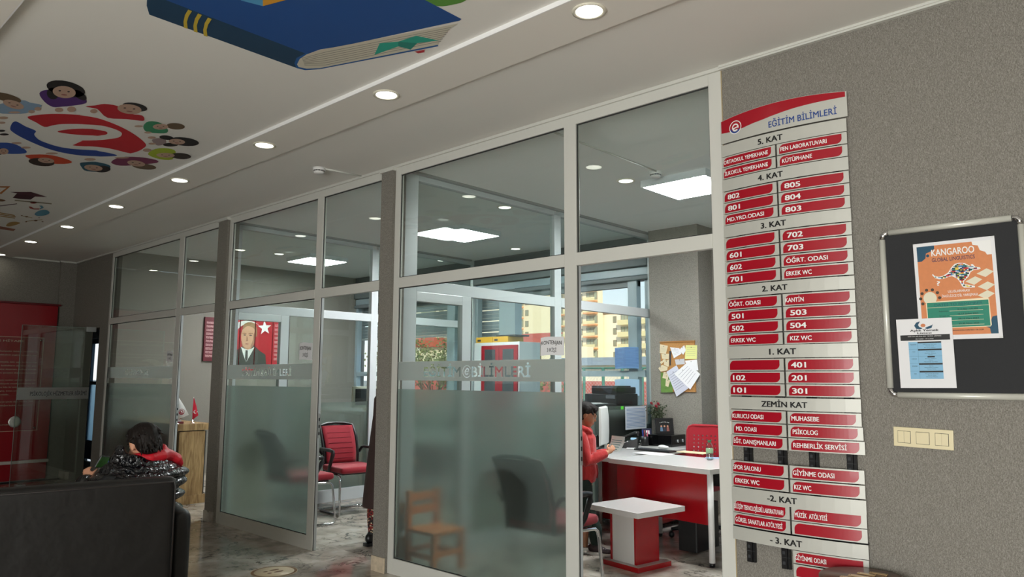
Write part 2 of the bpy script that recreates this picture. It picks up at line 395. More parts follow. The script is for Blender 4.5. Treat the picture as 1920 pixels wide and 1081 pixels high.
# floor: a slab with single polished tiles laid on it
fl = struct('floor', BX(mat('grout', (60, 56, 52), 0.9), XL - 0.2, YN - 0.1, -0.12, XR + 0.1, 7.6, -0.011))
tile_me = {}
def tile(x0, y0, x1, y1):
    k = (round(x1 - x0, 3), round(y1 - y0, 3))
    if k not in tile_me:
        b = MB().mat(MARBLE).bev(0, 0, -0.011, k[0], k[1], 0.0, r=0.0012); tile_me[k] = b.mesh('tile')
    o = bpy.data.objects.new('tile', tile_me[k]); C.objects.link(o); o.parent = fl; o.location = (x0, y0, 0)
G = 0.0012; T = 0.8
x = -12.0
while x < -1.3:
    y = 0.58
    while y < 7.3:
        if (y > 3.3 and x > -11.9) or (x < -3.4 and y > 2.0) or (x < -7 and y > 0.5):
            tile(x + G, y + G, x + T - G, y + T - G)
        y += T
    x += T
rest = MB().mat(MARBLE)
rest.box(-3.4, -4.0, -0.011, XR, 2.98 - G, -0.0005); rest.box(-12.19, -4, -0.011, -3.4, 0.58, -0.0005); rest.box(-1.6, 2.98, -0.011, XR, YW, -0.0005)
o = rest.build('tile_field', fl); o['kind'] = 'stuff'

# ceilings
cb = MB().mat(CEIL)
cb.box(XL, 2.77, ZC, XR, YW + 0.06, ZC + 0.1)
cb.mat(mat('office_ceiling_paint', (250, 252, 250), 0.8, spec=0.2)).box(XL, YW + 0.06, ZC, XR, 7.6, ZC + 0.1); cb.mat(CEIL)
cb.box(XL, 0.80, 3.128, XR, 2.45, 3.228)
cb.box(XL, YN, ZC, XR, 0.48, ZC + 0.1)
ceil = struct('ceiling', cb)
sb = MB().mat(BAND).box(XL, 2.45, 3.104, XR, 2.77, 3.2); sb.mat(LIP).box(XL, 2.444, 3.104, XR, 2.45, 3.128)
struct('ceiling_soffit', sb)
sb = MB().mat(BAND).box(XL, 0.48, 3.104, XR, 0.80, 3.2); sb.mat(LIP).box(XL, 0.80, 3.104, XR, 0.806, 3.128)
struct('ceiling_soffit', sb)

# walls of the lobby
struct('wall_front_right', MB().mat(WALLP).box(-1.79, YW, 0, XR, YW + 0.12, ZC))
wl = MB().mat(WALLP)
wl.box(XL, YW, 0, -11.65, YW + 0.12, ZC); wl.box(-11.01, YW, 0, -10.685, YW + 0.12, ZC); wl.box(-11.65, YW, 2.11, -11.01, YW + 0.12, ZC)
wl.box(XL, 3.37, 0, XL + 0.06, YW, ZC)
struct('wall_front_left', wl)
struct('wall_end', MB().mat(WALLP).box(XL - 0.12, YN, 0, XL, YW + 0.12, ZC))
struct('wall_near_right', MB().mat(WALLP).box(XR, YN, 0, XR + 0.12, YW + 0.12, ZC))
wb = MB().mat(WALLP)
wb.box(XL, YN - 0.12, 0, -1.2, YN, ZC); wb.box(-1.2, YN - 0.12, 2.85, XR, YN, ZC)
struct('wall_near', wb)
wf = MB().mat(ALU)
for px in (-1.2, 0.0, 1.25, 2.5): wf.box(px, YN - 0.08, 0, px + 0.08, YN - 0.02, 2.85)
wf.box(-1.2, YN - 0.08, 2.77, XR, YN - 0.02, 2.85); wf.box(-1.2, YN - 0.08, 0, XR, YN - 0.02, 0.1)
o = struct('window_5', wf); one('pane', BX(GLASS2, -1.2, YN - 0.055, 0.1, XR, YN - 0.045, 2.77), parent=o)
struct('added_sun_block', BX(CEIL, -6, -9.5, 3.2, 6, YN - 0.1, 3.35))  # unseen slab added outside to keep sun out of the lobby opening

# piers between the bays, each with its broken marble foot
for n, (x0, x1) in enumerate(((-7.556, -7.351), (-4.735, -4.585))):
    p = MB().mat(WALLP).box(x0, YW - 0.03, 0, x1, YW + 0.10, 3.095)
    p.mat(PVC).box(x0 - 0.012, YW - 0.045, 3.075, x1 + 0.012, YW + 0.0, 3.1)
    o = struct('wall_pier', p)
    struct('baseboard_pier', MB().mat(MARBLE if n == 0 else mat('raw_plaster', (200, 184, 160), 0.9, noise=0.3, nscale=30)).bev(x0 - 0.004, YW - 0.04, 0, x1 + 0.004, YW - 0.03, 0.11, r=0.003))

# cornice strips under the ceiling
tr = MB().mat(PVC)
tr.box(-1.79, YW - 0.022, 3.098, XR, YW, ZC); tr.box(-1.79, YW - 0.028, 3.108, XR, YW - 0.02, ZC)
tr.box(XL + 0.06, YW - 0.022, 3.1, -10.685, YW, ZC); tr.box(XL + 0.06, 3.35, 3.1, XL + 0.082, YW, ZC); tr.box(XL, 3.35, 3.1, XL + 0.08, 3.37, ZC); tr.box(XL, 2.77, 3.1, XL + 0.022, 3.37, ZC)
struct('trim_1', tr)
tr = MB().mat(PVC).box(-10.685, YW - 0.02, 3.098, -4.585, YW, ZC - 0.002); tr.box(-4.585, YW - 0.02, 3.098, -1.79, YW, ZC - 0.002)
struct('trim_2', tr)
struct('trim_3', MB().mat(mat('old_sealant', (176, 160, 128), 0.8)).box(-1.793, YW - 0.004, 0, -1.785, YW, 3.098))

# ---- glazed partition towards the lobby, three bays
def stripe_with_cutout(x0, x1, z0, z1, tx0, tx1, tz0, tz1, y):
    """frosted band with the school's name and its ringed e cut out of the film"""
    from mathutils.geometry import delaunay_2d_cdt
    me = text_mesh('EĞİTİM   BİLİMLERİ', 0.02)
    xs = [v.co.x for v in me.vertices]; a, b = min(xs), max(xs)
    def tr_(p): return (tx0 + (p[0] - a) / (b - a) * (tx1 - tx0), tz0 + p[1] / 0.72 * (tz1 - tz0))
    verts = []; edges = []
    def loop(pts):
        n = len(verts); verts.extend(pts); k = len(pts); edges.extend((n + i, n + (i + 1) % k) for i in range(k))
    ec = {}
    for p in me.polygons:
        for ek in p.edge_keys: ec[ek] = ec.get(ek, 0) + 1
    base = len(verts); idx = {}
    for ek, c in ec.items():
        if c == 1:
            for i in ek:
                if i not in idx: idx[i] = len(verts); verts.append(tr_(me.vertices[i].co))
            edges.append((idx[ek[0]], idx[ek[1]]))
    holes = []
    # ringed e between the words
    gx = tx0 + 0.437 * (tx1 - tx0); gz = (tz0 + tz1) / 2; R = 0.62 * (tz1 - tz0)
    for r in (R, R * 0.88): loop([(gx + r * math.cos(t * PI / 20), gz + r * math.sin(t * PI / 20)) for t in range(40)])
    me2 = text_mesh('e', 0.01, shear=0.3); x2 = [v.co.x for v in me2.vertices]; y2 = [v.co.y for v in me2.vertices]
    s2 = 1.15 * R / (max(y2) - min(y2)); cx, cy = (max(x2) + min(x2)) / 2, (max(y2) + min(y2)) / 2
    ec = {}; idx = {}
    for p in me2.polygons:
        for ek in p.edge_keys: ec[ek] = ec.get(ek, 0) + 1
    for ek, c in ec.items():
        if c == 1:
            for i in ek:
                if i not in idx: idx[i] = len(verts); q = me2.vertices[i].co; verts.append((gx + (q.x - cx) * s2, gz + (q.y - cy) * s2))
            edges.append((idx[ek[0]], idx[ek[1]]))
    loop([(x0, z0), (x1, z0), (x1, z1), (x0, z1)])
    segs = [(verts[a_], verts[b_]) for a_, b_ in edges]
    V, E_, F, *_ = delaunay_2d_cdt([Vector(v) for v in verts], edges, [], 0, 1e-7)
    m = MB().mat(FROST2); keep = []
    for f in F:
        cx_ = sum(V[i].x for i in f) / len(f); cz_ = sum(V[i].y for i in f) / len(f)
        if not (x0 < cx_ < x1 and z0 < cz_ < z1): continue
        n = 0
        for (p, q) in segs[:-4]:
            if (p[1] > cz_) != (q[1] > cz_):
                if p[0] + (cz_ - p[1]) / (q[1] - p[1]) * (q[0] - p[0]) > cx_: n += 1
        if n % 2 == 0: keep.append(f)
    def ccw(f): return f if sum(V[f[i]].x * V[f[(i + 1) % 3]].y - V[f[(i + 1) % 3]].x * V[f[i]].y for i in range(3)) > 0 else f[::-1]
    keep = [ccw(list(f)) for f in keep]; m.recalc = False
    m.add([(v.x, y, v.y) for v in V], keep, False)
    m.add([(v.x, y + 0.0015, v.y) for v in V], [f[::-1] for f in keep], False)
    return m
Y0, Y1 = YW - 0.005, YW + 0.032
def bay(n, x0, lf, m0, m1, x1, rf, film, txt):
    o = thing('window_%d' % n, kind='structure', loc=((x0 + x1) / 2, YW, 0))
    P = lambda name, *a, r=0.003, m=PVC: one(name, BX(m, *a, r=r), parent=o)
    P('post', x0, Y0, 0, x0 + lf, Y1, 3.10); P('post', m0, Y0, 0, m1, Y1, 3.04)
    P('post', x1 - rf, Y0, 0, x1, Y1, 3.10)
    P('rail', x0 + lf, Y0, 3.035, x1 - rf, Y1, 3.10)
    P('rail', x0 + lf, Y0 - 0.002, 2.135, m0, Y1, 2.215); P('rail', m1, Y0 - 0.002, 2.135, x1 - rf, Y1, 2.215)
    P('rail', x0 + lf, Y0, 0.0, m0, Y1, 0.115)
    # door jamb returns and the strike plate
    P('door_jamb', m1, Y0 + 0.012, 0, m1 + 0.006, Y1, 2.135, m=PVCB)
    P('door_jamb', x1 - rf - 0.006, Y0 + 0.012, 0, x1 - rf, Y1, 2.135, m=PVCB)
    P('gasket', m1 - 0.001, Y0 + 0.008, 0.0, m1 + 0.0065, Y0 + 0.013, 2.135, m=GASKET)
    s = P('strike_plate', m1 + 0.006, Y0 + 0.014, 0.93, m1 + 0.009, Y0 + 0.036, 1.14, m=ALU, r=0.001)
    for k in range(3): one('latch_hole', BX(GASKET, m1 + 0.0085, Y0 + 0.019, 0.955 + 0.06 * k, m1 + 0.0096, Y0 + 0.031, 0.98 + 0.06 * k), parent=s)
    yg = YW + 0.012
    for (a, b, c, d) in ((x0 + lf, m0, 2.215, 3.035), (m1, x1 - rf, 2.215, 3.035), (x0 + lf, m0, 0.115, 2.135)):
        P('pane', a, yg, c, b, yg + 0.006, d, m=GLASS, r=0)
        g = MB().mat(GASKET)
        for q in ((a, c, a + 0.006, d), (b - 0.006, c, b, d), (a, c, b, c + 0.006), (a, d - 0.006, b, d)): g.box(q[0], yg - 0.006, q[1], q[2], yg - 0.001, q[3])
        g.build('gasket', o)
    one('frosted_film', BX(FROST, x0 + lf + 0.006, yg - 0.004, 0.121, m0 - 0.006, yg - 0.001, 1.36), parent=o)
    sf = stripe_with_cutout(x0 + lf + 0.006, m0 - 0.006, 1.425, 1.565, *txt, yg - 0.004)
    one('frosted_film', sf, parent=o)
    return o
bay(1, -10.685, 0.05, -8.57, -8.45, -7.556, 0.025, None, (-10.02, -9.28, 1.462, 1.522))
bay(2, -7.351, 0.06, -5.70, -5.605, -4.735, 0.012, None, (-6.98, -6.06, 1.46, 1.522))
bay(3, -4.585, 0.06, -2.876, -2.78, -1.79, 0.075, None, (-4.22, -3.17, 1.455, 1.525))

# ---- glazed walls between the offices
def cross_wall(n, X):
    o = thing('window_%d' % n, kind='structure', loc=(X, 5.5, 0))
    P = lambda name, *a, r=0.003, m=PVCB: one(name, BX(m, *a, r=r), parent=o)
    xa, xb = X - 0.06, X
    P('post', xa, 3.64, 0, xb, 3.84, 3.12); P('post', xa, 5.59, 0, xb, 5.69, 3.06); P('post', xa, 7.36, 0, xb, 7.50 if X == XB else 7.42, 3.12)
    P('post', xa, 4.35, 0, xb, 4.46, 2.14)
    for (a, b) in ((3.84, 5.59), (5.69, 7.36)):
        P('rail', xa, a, 3.055, xb, b, 3.12); P('rail', xa, a, 2.14, xb, b, 2.235)
    P('rail', xa, 4.46, 0, xb, 5.59, 0.14); P('rail', xa, 5.69, 0, xb, 7.36, 0.14)
    P('rail', xa, 3.84, 2.06, xb, 4.35, 2.14, m=ALU)
    xg = X - 0.03
    for (a, b, c, d) in ((3.84, 5.59, 2.235, 3.055), (5.69, 7.36, 2.235, 3.055), (4.46, 5.59, 0.14, 2.14), (5.69, 7.36, 0.14, 2.14), (3.84, 4.35, 0.04, 2.06)):
        P('pane', xg - 0.005, a, c, xg, b, d, m=GLASS, r=0)
    for (a, b) in ((4.46, 5.59), (5.69, 7.36)): P('frosted_film', xg + 0.001, a, 0.14, xg + 0.0035, b, 1.15, m=FROST, r=0)
    one('gasket', BX(GASKET, xb - 0.002, 4.452, 0.14, xb + 0.001, 4.46, 2.14), parent=o)
    return o
cross_wall(4, XB); cross_wall(6, XA)
# cable ducting / sealant line on the ceiling along the glazed walls
struct('trim_4', MB().mat(mat('duct', (150, 152, 150), 0.6)).box(XB, 3.64, 3.1, XB + 0.035, 7.3, ZC).box(XA, 3.64, 3.1, XA + 0.035, 7.3, ZC))

# ---- solid walls of the offices
struct('wall_office_left', MB().mat(WALLP).box(-10.62, YW + 0.055, 0, -10.50, 7.6, ZC))
struct('baseboard_left', MB().mat(MARBLE).box(-10.50, YW + 0.06, 0, -10.485, 7.4, 0.1))
struct('wall_office_right', MB().mat(WALLP).box(-1.79, YW + 0.12, 0, -1.67, 7.6, ZC))
struct('wall_pier_back', MB().mat(WALLP).box(-4.55, 7.19, 0, -3.93, 7.62, ZC))
wbk = MB().mat(WALLP)
wbk.box(-3.93, 7.5, 0, -3.70, 7.62, ZC); wbk.box(-3.70, 7.5, 2.7, -1.79, 7.62, ZC); wbk.box(-3.70, 7.5, 0, -1.79, 7.62, 0.95)
struct('wall_office_back', wbk)
SHUT = mat('shutter_grey', (118, 130, 134), 0.4, metal=0.2); FRB = mat('frame_blue_grey', (150, 166, 172), 0.35); PEL = mat('pelmet_grey', (88, 96, 98), 0.6)
def ext_window(n, x0, x1, closed, posts, half=None):
    """outer window of an office: pelmet, roller shutter boxes, posts, sill rail, panes"""
    o = thing('window_%d' % n, kind='structure', loc=((x0 + x1) / 2, YB, 0))
    P = lambda name, *a, r=0.003, m=FRB: one(name, BX(m, *a, r=r), parent=o)
    P('apron', x0, YB + 0.02, 0, x1, YB + 0.16, 0.90, m=WALLP, r=0)
    P('sill', x0, YB - 0.06, 0.90, x1, YB + 0.2, 0.935, m=WLAM)
    P('pelmet', x0, YB - 0.02, 2.86, x1, YB + 0.16, ZC, m=PEL, r=0)
    P('shutter_box', x0, YB - 0.05, 2.76, x1, YB + 0.16, 2.86, m=mat('shutter_box', (104, 112, 114), 0.5), r=0.01)
    P('shutter_box', x0, YB - 0.01, 2.655, x1, YB + 0.16, 2.752, m=FRB, r=0.01)
    P('shutter_box', x0, YB - 0.04, 2.60, x1, YB + 0.16, 2.65, m=mat('shutter_box'), r=0.01)
    for (a, b) in posts: P('post', a, YB, 0.93, b, YB + 0.09, 2.6)
    for (a, b, lo, slits) in closed:
        z = 2.6; k = 0
        while z > lo + 1e-3:
            gap = 0.014 if k in slits else 0.0015
            P('slat', a, YB + 0.10, z - 0.052 + gap, b, YB + 0.112, z, m=SHUT, r=0.004); z -= 0.052; k += 1
        P('bottom_bar', a, YB + 0.095, lo - 0.03, b, YB + 0.118, lo, m=ALU)
    return o, P
wB, P = ext_window(7, XA, XB - 0.06, [(-7.6, -7.1, 1.2, (3, 6, 9, 11, 15, 19))], [(-7.6, -7.54), (-7.12, -7.04), (-4.985, -4.86)])
P('post', -7.04, YB - 0.02, 0.93, -6.80, YB + 0.12, 2.66); P('mullion', -4.76, YB + 0.02, 0.93, -4.68, YB + 0.09, 2.6)
P('rail', -6.80, YB + 0.01, 1.465, -4.985, YB + 0.07, 1.535); P('rail', -4.86, YB, 1.46, -4.76, YB + 0.07, 1.54)
P('rail', -6.80, YB + 0.02, 2.53, -4.86, YB + 0.09, 2.6, m=mat('shutter_box'))
P('pane', -6.80, YB + 0.035, 0.935, -4.985, YB + 0.041, 2.53, m=GLASS2, r=0); P('pane', -4.86, YB + 0.035, 0.935, -4.76, YB + 0.041, 2.53, m=GLASS2, r=0)
P('handle', -4.93, YB - 0.012, 1.30, -4.91, YB, 1.42, m=WHITE)
wA, P = ext_window(8, -10.5, XA - 0.06, [(-10.44, -8.19, 2.09, (2, 5, 9)), (-8.02, -7.66, 2.08, (2, 5, 9))], [(-10.5, -10.44), (-8.19, -8.02), (-9.42, -9.34)])
P('rail', -10.44, YB + 0.01, 1.465, -7.66, YB + 0.07, 1.535)
P('pane', -10.44, YB + 0.035, 0.935, -9.42, YB + 0.041, 2.6, m=GLASS2, r=0); P('pane', -9.34, YB + 0.035, 0.935, -8.19, YB + 0.041, 2.6, m=GLASS2, r=0); P('pane', -8.02, YB + 0.035, 0.935, -7.66, YB + 0.041, 2.6, m=GLASS2, r=0)
o = thing('window_9', kind='structure', loc=(-2.75, 7.55, 0.95))
for a in ((-3.70, 7.5, 0.95, -3.63, 7.6, 2.7), (-1.86, 7.5, 0.95, -1.79, 7.6, 2.7), (-2.79, 7.5, 0.95, -2.72, 7.6, 2.7)): one('post', BX(FRB, *a, r=0.003), parent=o)
for a in ((-3.63, 7.5, 0.95, -1.86, 7.6, 1.01), (-3.63, 7.5, 2.64, -1.86, 7.6, 2.7)): one('rail', BX(FRB, *a, r=0.003), parent=o)
one('pane', BX(GLASS2, -3.63, 7.55, 1.01, -1.86, 7.556, 2.64), parent=o)

# ---- doorway at the far end, the passage behind it and its half-glazed aluminium doors to the outside
YD = 4.6
ax = lambda px: at(px, 750, 'y', YD).x
cw = MB().mat(WALLP)
cw.box(-10.74, YW + 0.12, 0, -10.62, YD + 0.1, ZC); cw.box(-19.0, YW, 0, XL - 0.12, YW + 0.12, ZC); cw.box(-19.1, YW, 0, -19.0, YD + 0.1, ZC)
cw.box(-19.0, YD, 0, ax(120), YD + 0.1, ZC); cw.box(ax(200), YD, 0, -10.74, YD + 0.1, ZC); cw.box(ax(120), YD, 2.25, ax(200), YD + 0.1, ZC)
struct('wall_corridor', cw); struct('ceiling_corridor', MB().mat(CEIL).box(-19.0, YW, ZC, XL, YD + 0.1, ZC + 0.1)); struct('floor_corridor', MB().mat(MARBLE).box(-19.0, YW + 0.0, -0.1, XL - 0.2, YD + 0.1, 0.0))
DBL = mat('door_blue_grey', (84, 100, 112), 0.35, metal=0.3)
def glazed_door(n, p0, p1, zt=2.12):
    x0, x1 = ax(p0), ax(p1); o = thing('door_%d' % n, kind='structure', loc=((x0 + x1) / 2, YD, 0)); w_ = (x1 - x0) * 0.14
    for a in ((x0, YD + 0.01, 0.0, x0 + w_, YD + 0.06, zt), (x1 - w_, YD + 0.01, 0.0, x1, YD + 0.06, zt)): one('stile', BX(DBL, *a, r=0.003), parent=o)
    for a in ((x0 + w_, YD + 0.012, 0.02, x1 - w_, YD + 0.058, 0.34), (x0 + w_, YD + 0.012, zt - 0.1, x1 - w_, YD + 0.058, zt), (x0 + w_, YD + 0.012, 1.30, x1 - w_, YD + 0.058, 1.36)): one('rail', BX(DBL, *a, r=0.003), parent=o)
    one('pane', BX(frost_mat('frosted_blue', 0.3, (0.72, 0.88, 0.95), 0.35), x0 + w_, YD + 0.03, 0.34, x1 - w_, YD + 0.036, 1.30), parent=o); one('pane', BX(GLASS2, x0 + w_, YD + 0.03, 1.36, x1 - w_, YD + 0.036, zt - 0.1), parent=o)
    one('door_handle', MB().mat(BPLAS).tube([(x0 + w_ / 2, YD + 0.01, 1.02), (x0 + w_ / 2, YD - 0.04, 1.02), (x0 + w_ * 1.6, YD - 0.04, 1.02)], 0.011), parent=o)
glazed_door(1, 161, 189); glazed_door(2, 131, 160)
o = thing('window_10', kind='structure', loc=(ax(160), YD, 2.12)); one('rail', BX(ALU, ax(120), YD, 2.12, ax(200), YD + 0.08, 2.25, r=0.004), parent=o)
one('door_closer', BX(mat('closer_grey', (160, 166, 168), 0.4), ax(166), YD - 0.06, 2.10, ax(180), YD, 2.17, r=0.008), parent=o); one('post', BX(ALU, ax(120), YD, 0, ax(131), YD + 0.08, 2.12, r=0.003), parent=o); one('post', BX(ALU, ax(189.3), YD, 0, ax(200), YD + 0.08, 2.12, r=0.003), parent=o)
struct('baseboard_left_corner', MB().mat(MARBLE).bev(XL + 0.06, YW - 0.05, 0, XL + 0.36, YW, 0.11, r=0.01).bev(-11.01, YW - 0.012, 0, -10.69, YW, 0.1, r=0.003))
struct('baseboard_front_right', MB().mat(MARBLE).bev(-1.785, YW - 0.012, 0, XR, YW, 0.1, r=0.003))
# ================================================================== OUTSIDE
GROUND = mat('asphalt', (150, 148, 140), 0.9, noise=0.2, nscale=2)
struct('ground', MB().mat(GROUND).box(-420, 7.7, -0.9, 160, 420, -0.6))
struct('ground', MB().mat(GROUND).box(-60, YD + 0.1, -0.3, -10.7, 7.69, -0.02))
struct('ground', MB().mat(GROUND).box(-60, -60, -0.9, 60, YN - 0.13, -0.15))
CREAM = mat('cream_render', (252, 232, 196), 0.9); CREAM2 = mat('pale_cream_render', (252, 238, 212), 0.9); ORNG = mat('orange_band', (232, 168, 118), 0.9)
WINB = mat('far_window_frame', (150, 128, 104), 0.6); GLZ = mat('far_glass', (168, 172, 150), 0.2); PAR = mat('balcony_parapet', (238, 220, 170), 0.9)
YT = 155.0
def X_(px, py=600): return at(px, py, 'y', YT).x
def Z_(px, py): return at(px, py, 'y', YT).z
def win(par, x0, x1, z0, z1, y, bars=2):
    f = MB().mat(WINB); t = (x1 - x0) * 0.07
    f.box(x0, y - 0.12, z0, x0 + t, y, z1).box(x1 - t, y - 0.12, z0, x1, y, z1).box(x0, y - 0.12, z0, x1, y, z0 + t).box(x0, y - 0.12, z1 - t, x1, y, z1)
    for k in range(1, bars + 1): xx = x0 + (x1 - x0) * k / (bars + 1); f.box(xx - t / 2, y - 0.1, z0, xx + t / 2, y, z1)
    o = f.build('window', par); BX(GLZ, x0, y - 0.04, z0, x1, y - 0.01, z1).build('pane', o)
def balcony(par, x0, x1, z0, h, y, band=ORNG):
    o = MB().mat(band).box(x0, y - 1.5, z0, x1, y, z0 + 0.42).build('balcony_slab', par)
    b = MB().mat(PAR).box(x0, y - 1.5, z0 + 0.42, x1, y - 1.42, z0 + 1.25)
    b.build('parapet', o)
    f = MB().mat(GLZ)
    f.box(x0 + 0.15, y - 0.03, z0 + 0.7, x1 - 0.15, y, z0 + h - 0.35)
    f.mat(WINB)
    for k in range(4): xx = x0 + 0.15 + (x1 - x0 - 0.3) * k / 3; f.box(xx - 0.06, y - 0.08, z0 + 0.7, xx + 0.06, y - 0.03, z0 + h - 0.35)
    f.build('balcony_glazing', o)
def tower(name, label, cols, xa, xb, zt, dep, y, m, fh=3.05, z0=2.6):
    t = thing(name, label, 'building', loc=((xa + xb) / 2, y, -0.6))
    BX(m, xa, y, -0.6, xb, y + dep, zt).build('wall', t)
    one('roof', BX(WINB, xa - 0.3, y - 0.3, zt, xb + 0.3, y + dep, zt + 0.35), parent=t)
    for kind, a, b in cols:
        z = z0
        while z < zt - 2:
            if kind == 'w': win(t, a, b, z + 0.8, z + 2.4, y)
            elif kind == 'b': balcony(t, a, b, z, fh, y)
            else: balcony(t, a, b, z, fh, y, PAR)
            z += fh
    return t
tower('apartment_block', 'tall cream apartment block with orange balcony bands, left of the strip of sky', [('b', X_(962), X_(982)), ('w', X_(985), X_(991)), ('b', X_(1042), X_(1056)), ('b', X_(1062), X_(1078)), ('w', X_(1083), X_(1092)), ('b', X_(1099), X_(1121))], X_(950), X_(1121), 46, 2.2, YT, CREAM)
tower('apartment_block', 'lower pale cream apartment block, right of the orange banded one', [('w', X_(1137), X_(1143)), ('p', X_(1151), X_(1171)), ('p', X_(1177), X_(1191)), ('p', X_(1196), X_(1218))], X_(1108), X_(1260), Z_(1150, 585), 6, YT + 3.0, CREAM2)
tower('apartment_block', 'cream apartment block behind the bare tree, farthest along the row', [('b', X_(772), X_(800)), ('w', X_(806), X_(814)), ('b', X_(820), X_(845)), ('b', X_(850), X_(872))], X_(700), X_(900), 40, 6, YT + 4, CREAM2)
# low buildings in front
YL = 45.0
a = at(1085, 672, 'y', YL); b = at(1172, 684, 'y', YL)
lo = thing('low_shed', 'long low shed with a grey-blue sheet roof below the balconies', 'shed', loc=(a.x, YL, -0.6))
BX(CREAM2, a.x - 2, YL, -0.6, b.x + 6, YL + 6, b.z).build('wall', lo); BX(mat('sheet_roof', (150, 160, 172), 0.6), a.x - 2.4, YL - 0.6, b.z, b.x + 6.4, YL + 6, a.z + 0.05).build('roof', lo)
RT = mat('red_roof_tiles', (206, 96, 74), 0.9, noise=0.3, nscale=3)
a = at(953, 632, 'y', YL); b = at(1014, 645, 'y', YL); c0 = at(1000, 672, 'y', YL)
ho = thing('low_house', 'low cream house with red tiled roof beside the cabinet', 'house', loc=(a.x, YL, -0.6))
BX(CREAM, a.x - 4, YL, -0.6, b.x, YL + 7, b.z).build('wall', ho)
rf = MB().mat(RT); rf.poly([(a.x - 4.4, YL - 0.7, b.z - 0.1), (b.x + 0.4, YL - 0.7, b.z - 0.1), (b.x - 0.2, YL + 3, a.z + 0.3), (a.x - 4, YL + 3, a.z + 0.3)], 0.15, (0, 0, 1)); rf.build('roof', ho)
for px in (990, 1007): q = at(px, 655, 'y', YL); win(ho, q.x - 0.45, q.x + 0.45, q.z - 0.8, q.z + 0.5, YL, 1)
ho = thing('low_house', 'small red roofed house behind the bare tree', 'house', loc=(at(800, 640, 'y', YL + 4).x, YL + 4, -0.6))
a = at(790, 634, 'y', YL + 4); b = at(815, 650, 'y', YL + 4)
BX(CREAM, a.x, YL + 4, -0.6, b.x, YL + 9, b.z).build('wall', ho); BX(RT, a.x - 0.4, YL + 3.5, b.z, b.x + 0.4, YL + 9, a.z).build('roof', ho)
# chain-link fence of the sports court, green posts, red base board
YF = 14.0
FG = mat('fence_green', (70, 122, 104), 0.5); FRD = mat('court_red', (214, 110, 100), 0.8)
fe = thing('court_fence', 'green chain-link fence with posts in front of the red court band', 'fence', loc=(at(1100, 690, 'y', YF).x, YF, -0.6))
zt = at(1100, 690, 'y', YF).z; xa, xb = at(1040, 690, 'y', YF).x, at(1230, 690, 'y', YF).x
xs = [at(p, 700, 'y', YF).x for p in (1060, 1095, 1131, 1167, 1204)]
for xx in xs: one('post', MB().mat(FG).tube([(xx, YF, -0.6), (xx, YF, zt)], 0.035, 8), parent=fe)
for zz in (zt, zt - 1.2): one('rail', MB().mat(FG).tube([(xa, YF, zz), (xb, YF, zz)], 0.022, 6), parent=fe)
ch = MB().mat(mat('wire', (206, 200, 194), 0.5)); p_ = 0.09; H = zt + 0.55
n = int((xb - xa) / p_)
for k in range(-int(H / p_) - 1, n):
    for s_ in (1, -1):
        x0 = xa + k * p_; x1 = x0 + H
        q0, q1 = max(x0, xa), min(x1, xb)
        if q1 <= q0: continue
        zA, zB = (q0 - x0) / H, (q1 - x0) / H
        if s_ < 0: zA, zB = 1 - zA, 1 - zB
        ch.tube([(q0, YF + 0.03, -0.55 + zA * H), (q1, YF + 0.03, -0.55 + zB * H)], 0.0035, 3, caps=False)
o = ch.build('wire_mesh', fe); o['kind'] = 'stuff'
z0_, z1_ = at(1100, 728, 'y', YF + 2).z, at(1100, 714, 'y', YF + 2).z
tag(BX(FRD, xa - 9, YF + 2, z0_ - 1.2, xb, YF + 2.1, z1_).build('court_board'), 'long salmon red board beyond the chain-link fence', 'board')
# bare shrubs and trees: branching twigs
BARK = mat('bark', (120, 104, 88), 0.9); TWIG = mat('twig', (150, 138, 120), 0.9); LEAFM = mat('dry_leaf', (124, 128, 84), 0.9)
def shrub(name, label, cat, x, y, h, spread, n, seed, leaves=0, group=None, base=-0.6, trunk=0.0, r0=0.012):
    rr = random.Random(seed)
    t = thing(name, label, cat, loc=(x, y, base), group=group)
    tk = MB().mat(BARK); tw = MB().mat(TWIG); tips = []
    root = Vector((x, y, base)); top = root + Vector((0, 0, trunk))
    if trunk: tk.tube([root, top], [r0 * 4, r0 * 3], 8)
    def grow(p, d, L, r, lvl):
        q = p + d * L; (tk if lvl == 0 else tw).tube([p, p + d * L * 0.5 + Vector((rr.uniform(-1, 1), rr.uniform(-1, 1), 0)) * L * 0.06, q], [r, r * 0.8, r * 0.55], 5 if lvl == 0 else 3, caps=False); tips.append(q)
        if lvl < 3:
            for _ in range(3 if lvl < 2 else 2):
                dd = (d + Vector((rr.uniform(-1, 1), rr.uniform(-1, 1), rr.uniform(-0.2, 0.7))) * 0.75).normalized()
                grow(p + d * L * rr.uniform(0.5, 1), dd, L * rr.uniform(0.5, 0.75), r * 0.5, lvl + 1)
    for _ in range(n):
        d = Vector((rr.uniform(-1, 1) * spread, rr.uniform(-1, 1) * spread, 1)).normalized()
        grow(top, d, (h - trunk) * rr.uniform(0.4, 0.6), r0, 0)
    tk.build('trunk', t); o = tw.build('twigs', t); o['kind'] = 'stuff'
    if leaves:
        lf = MB().mat(LEAFM)
        for _ in range(leaves):
            p = rr.choice(tips) + Vector([rr.uniform(-0.12, 0.12) for _ in range(3)]) * (1 + h / 3); a = rr.uniform(0.015, 0.035) * (1 + h / 5)
            u = Vector([rr.uniform(-1, 1) for _ in range(3)]).normalized() * a; v = u.orthogonal().normalized() * a * 0.6
            lf.add([p - u, p + v, p + u, p - v], [(0, 1, 2, 3)], False)
        o = lf.build('leaves', t); o['kind'] = 'stuff'
    return t
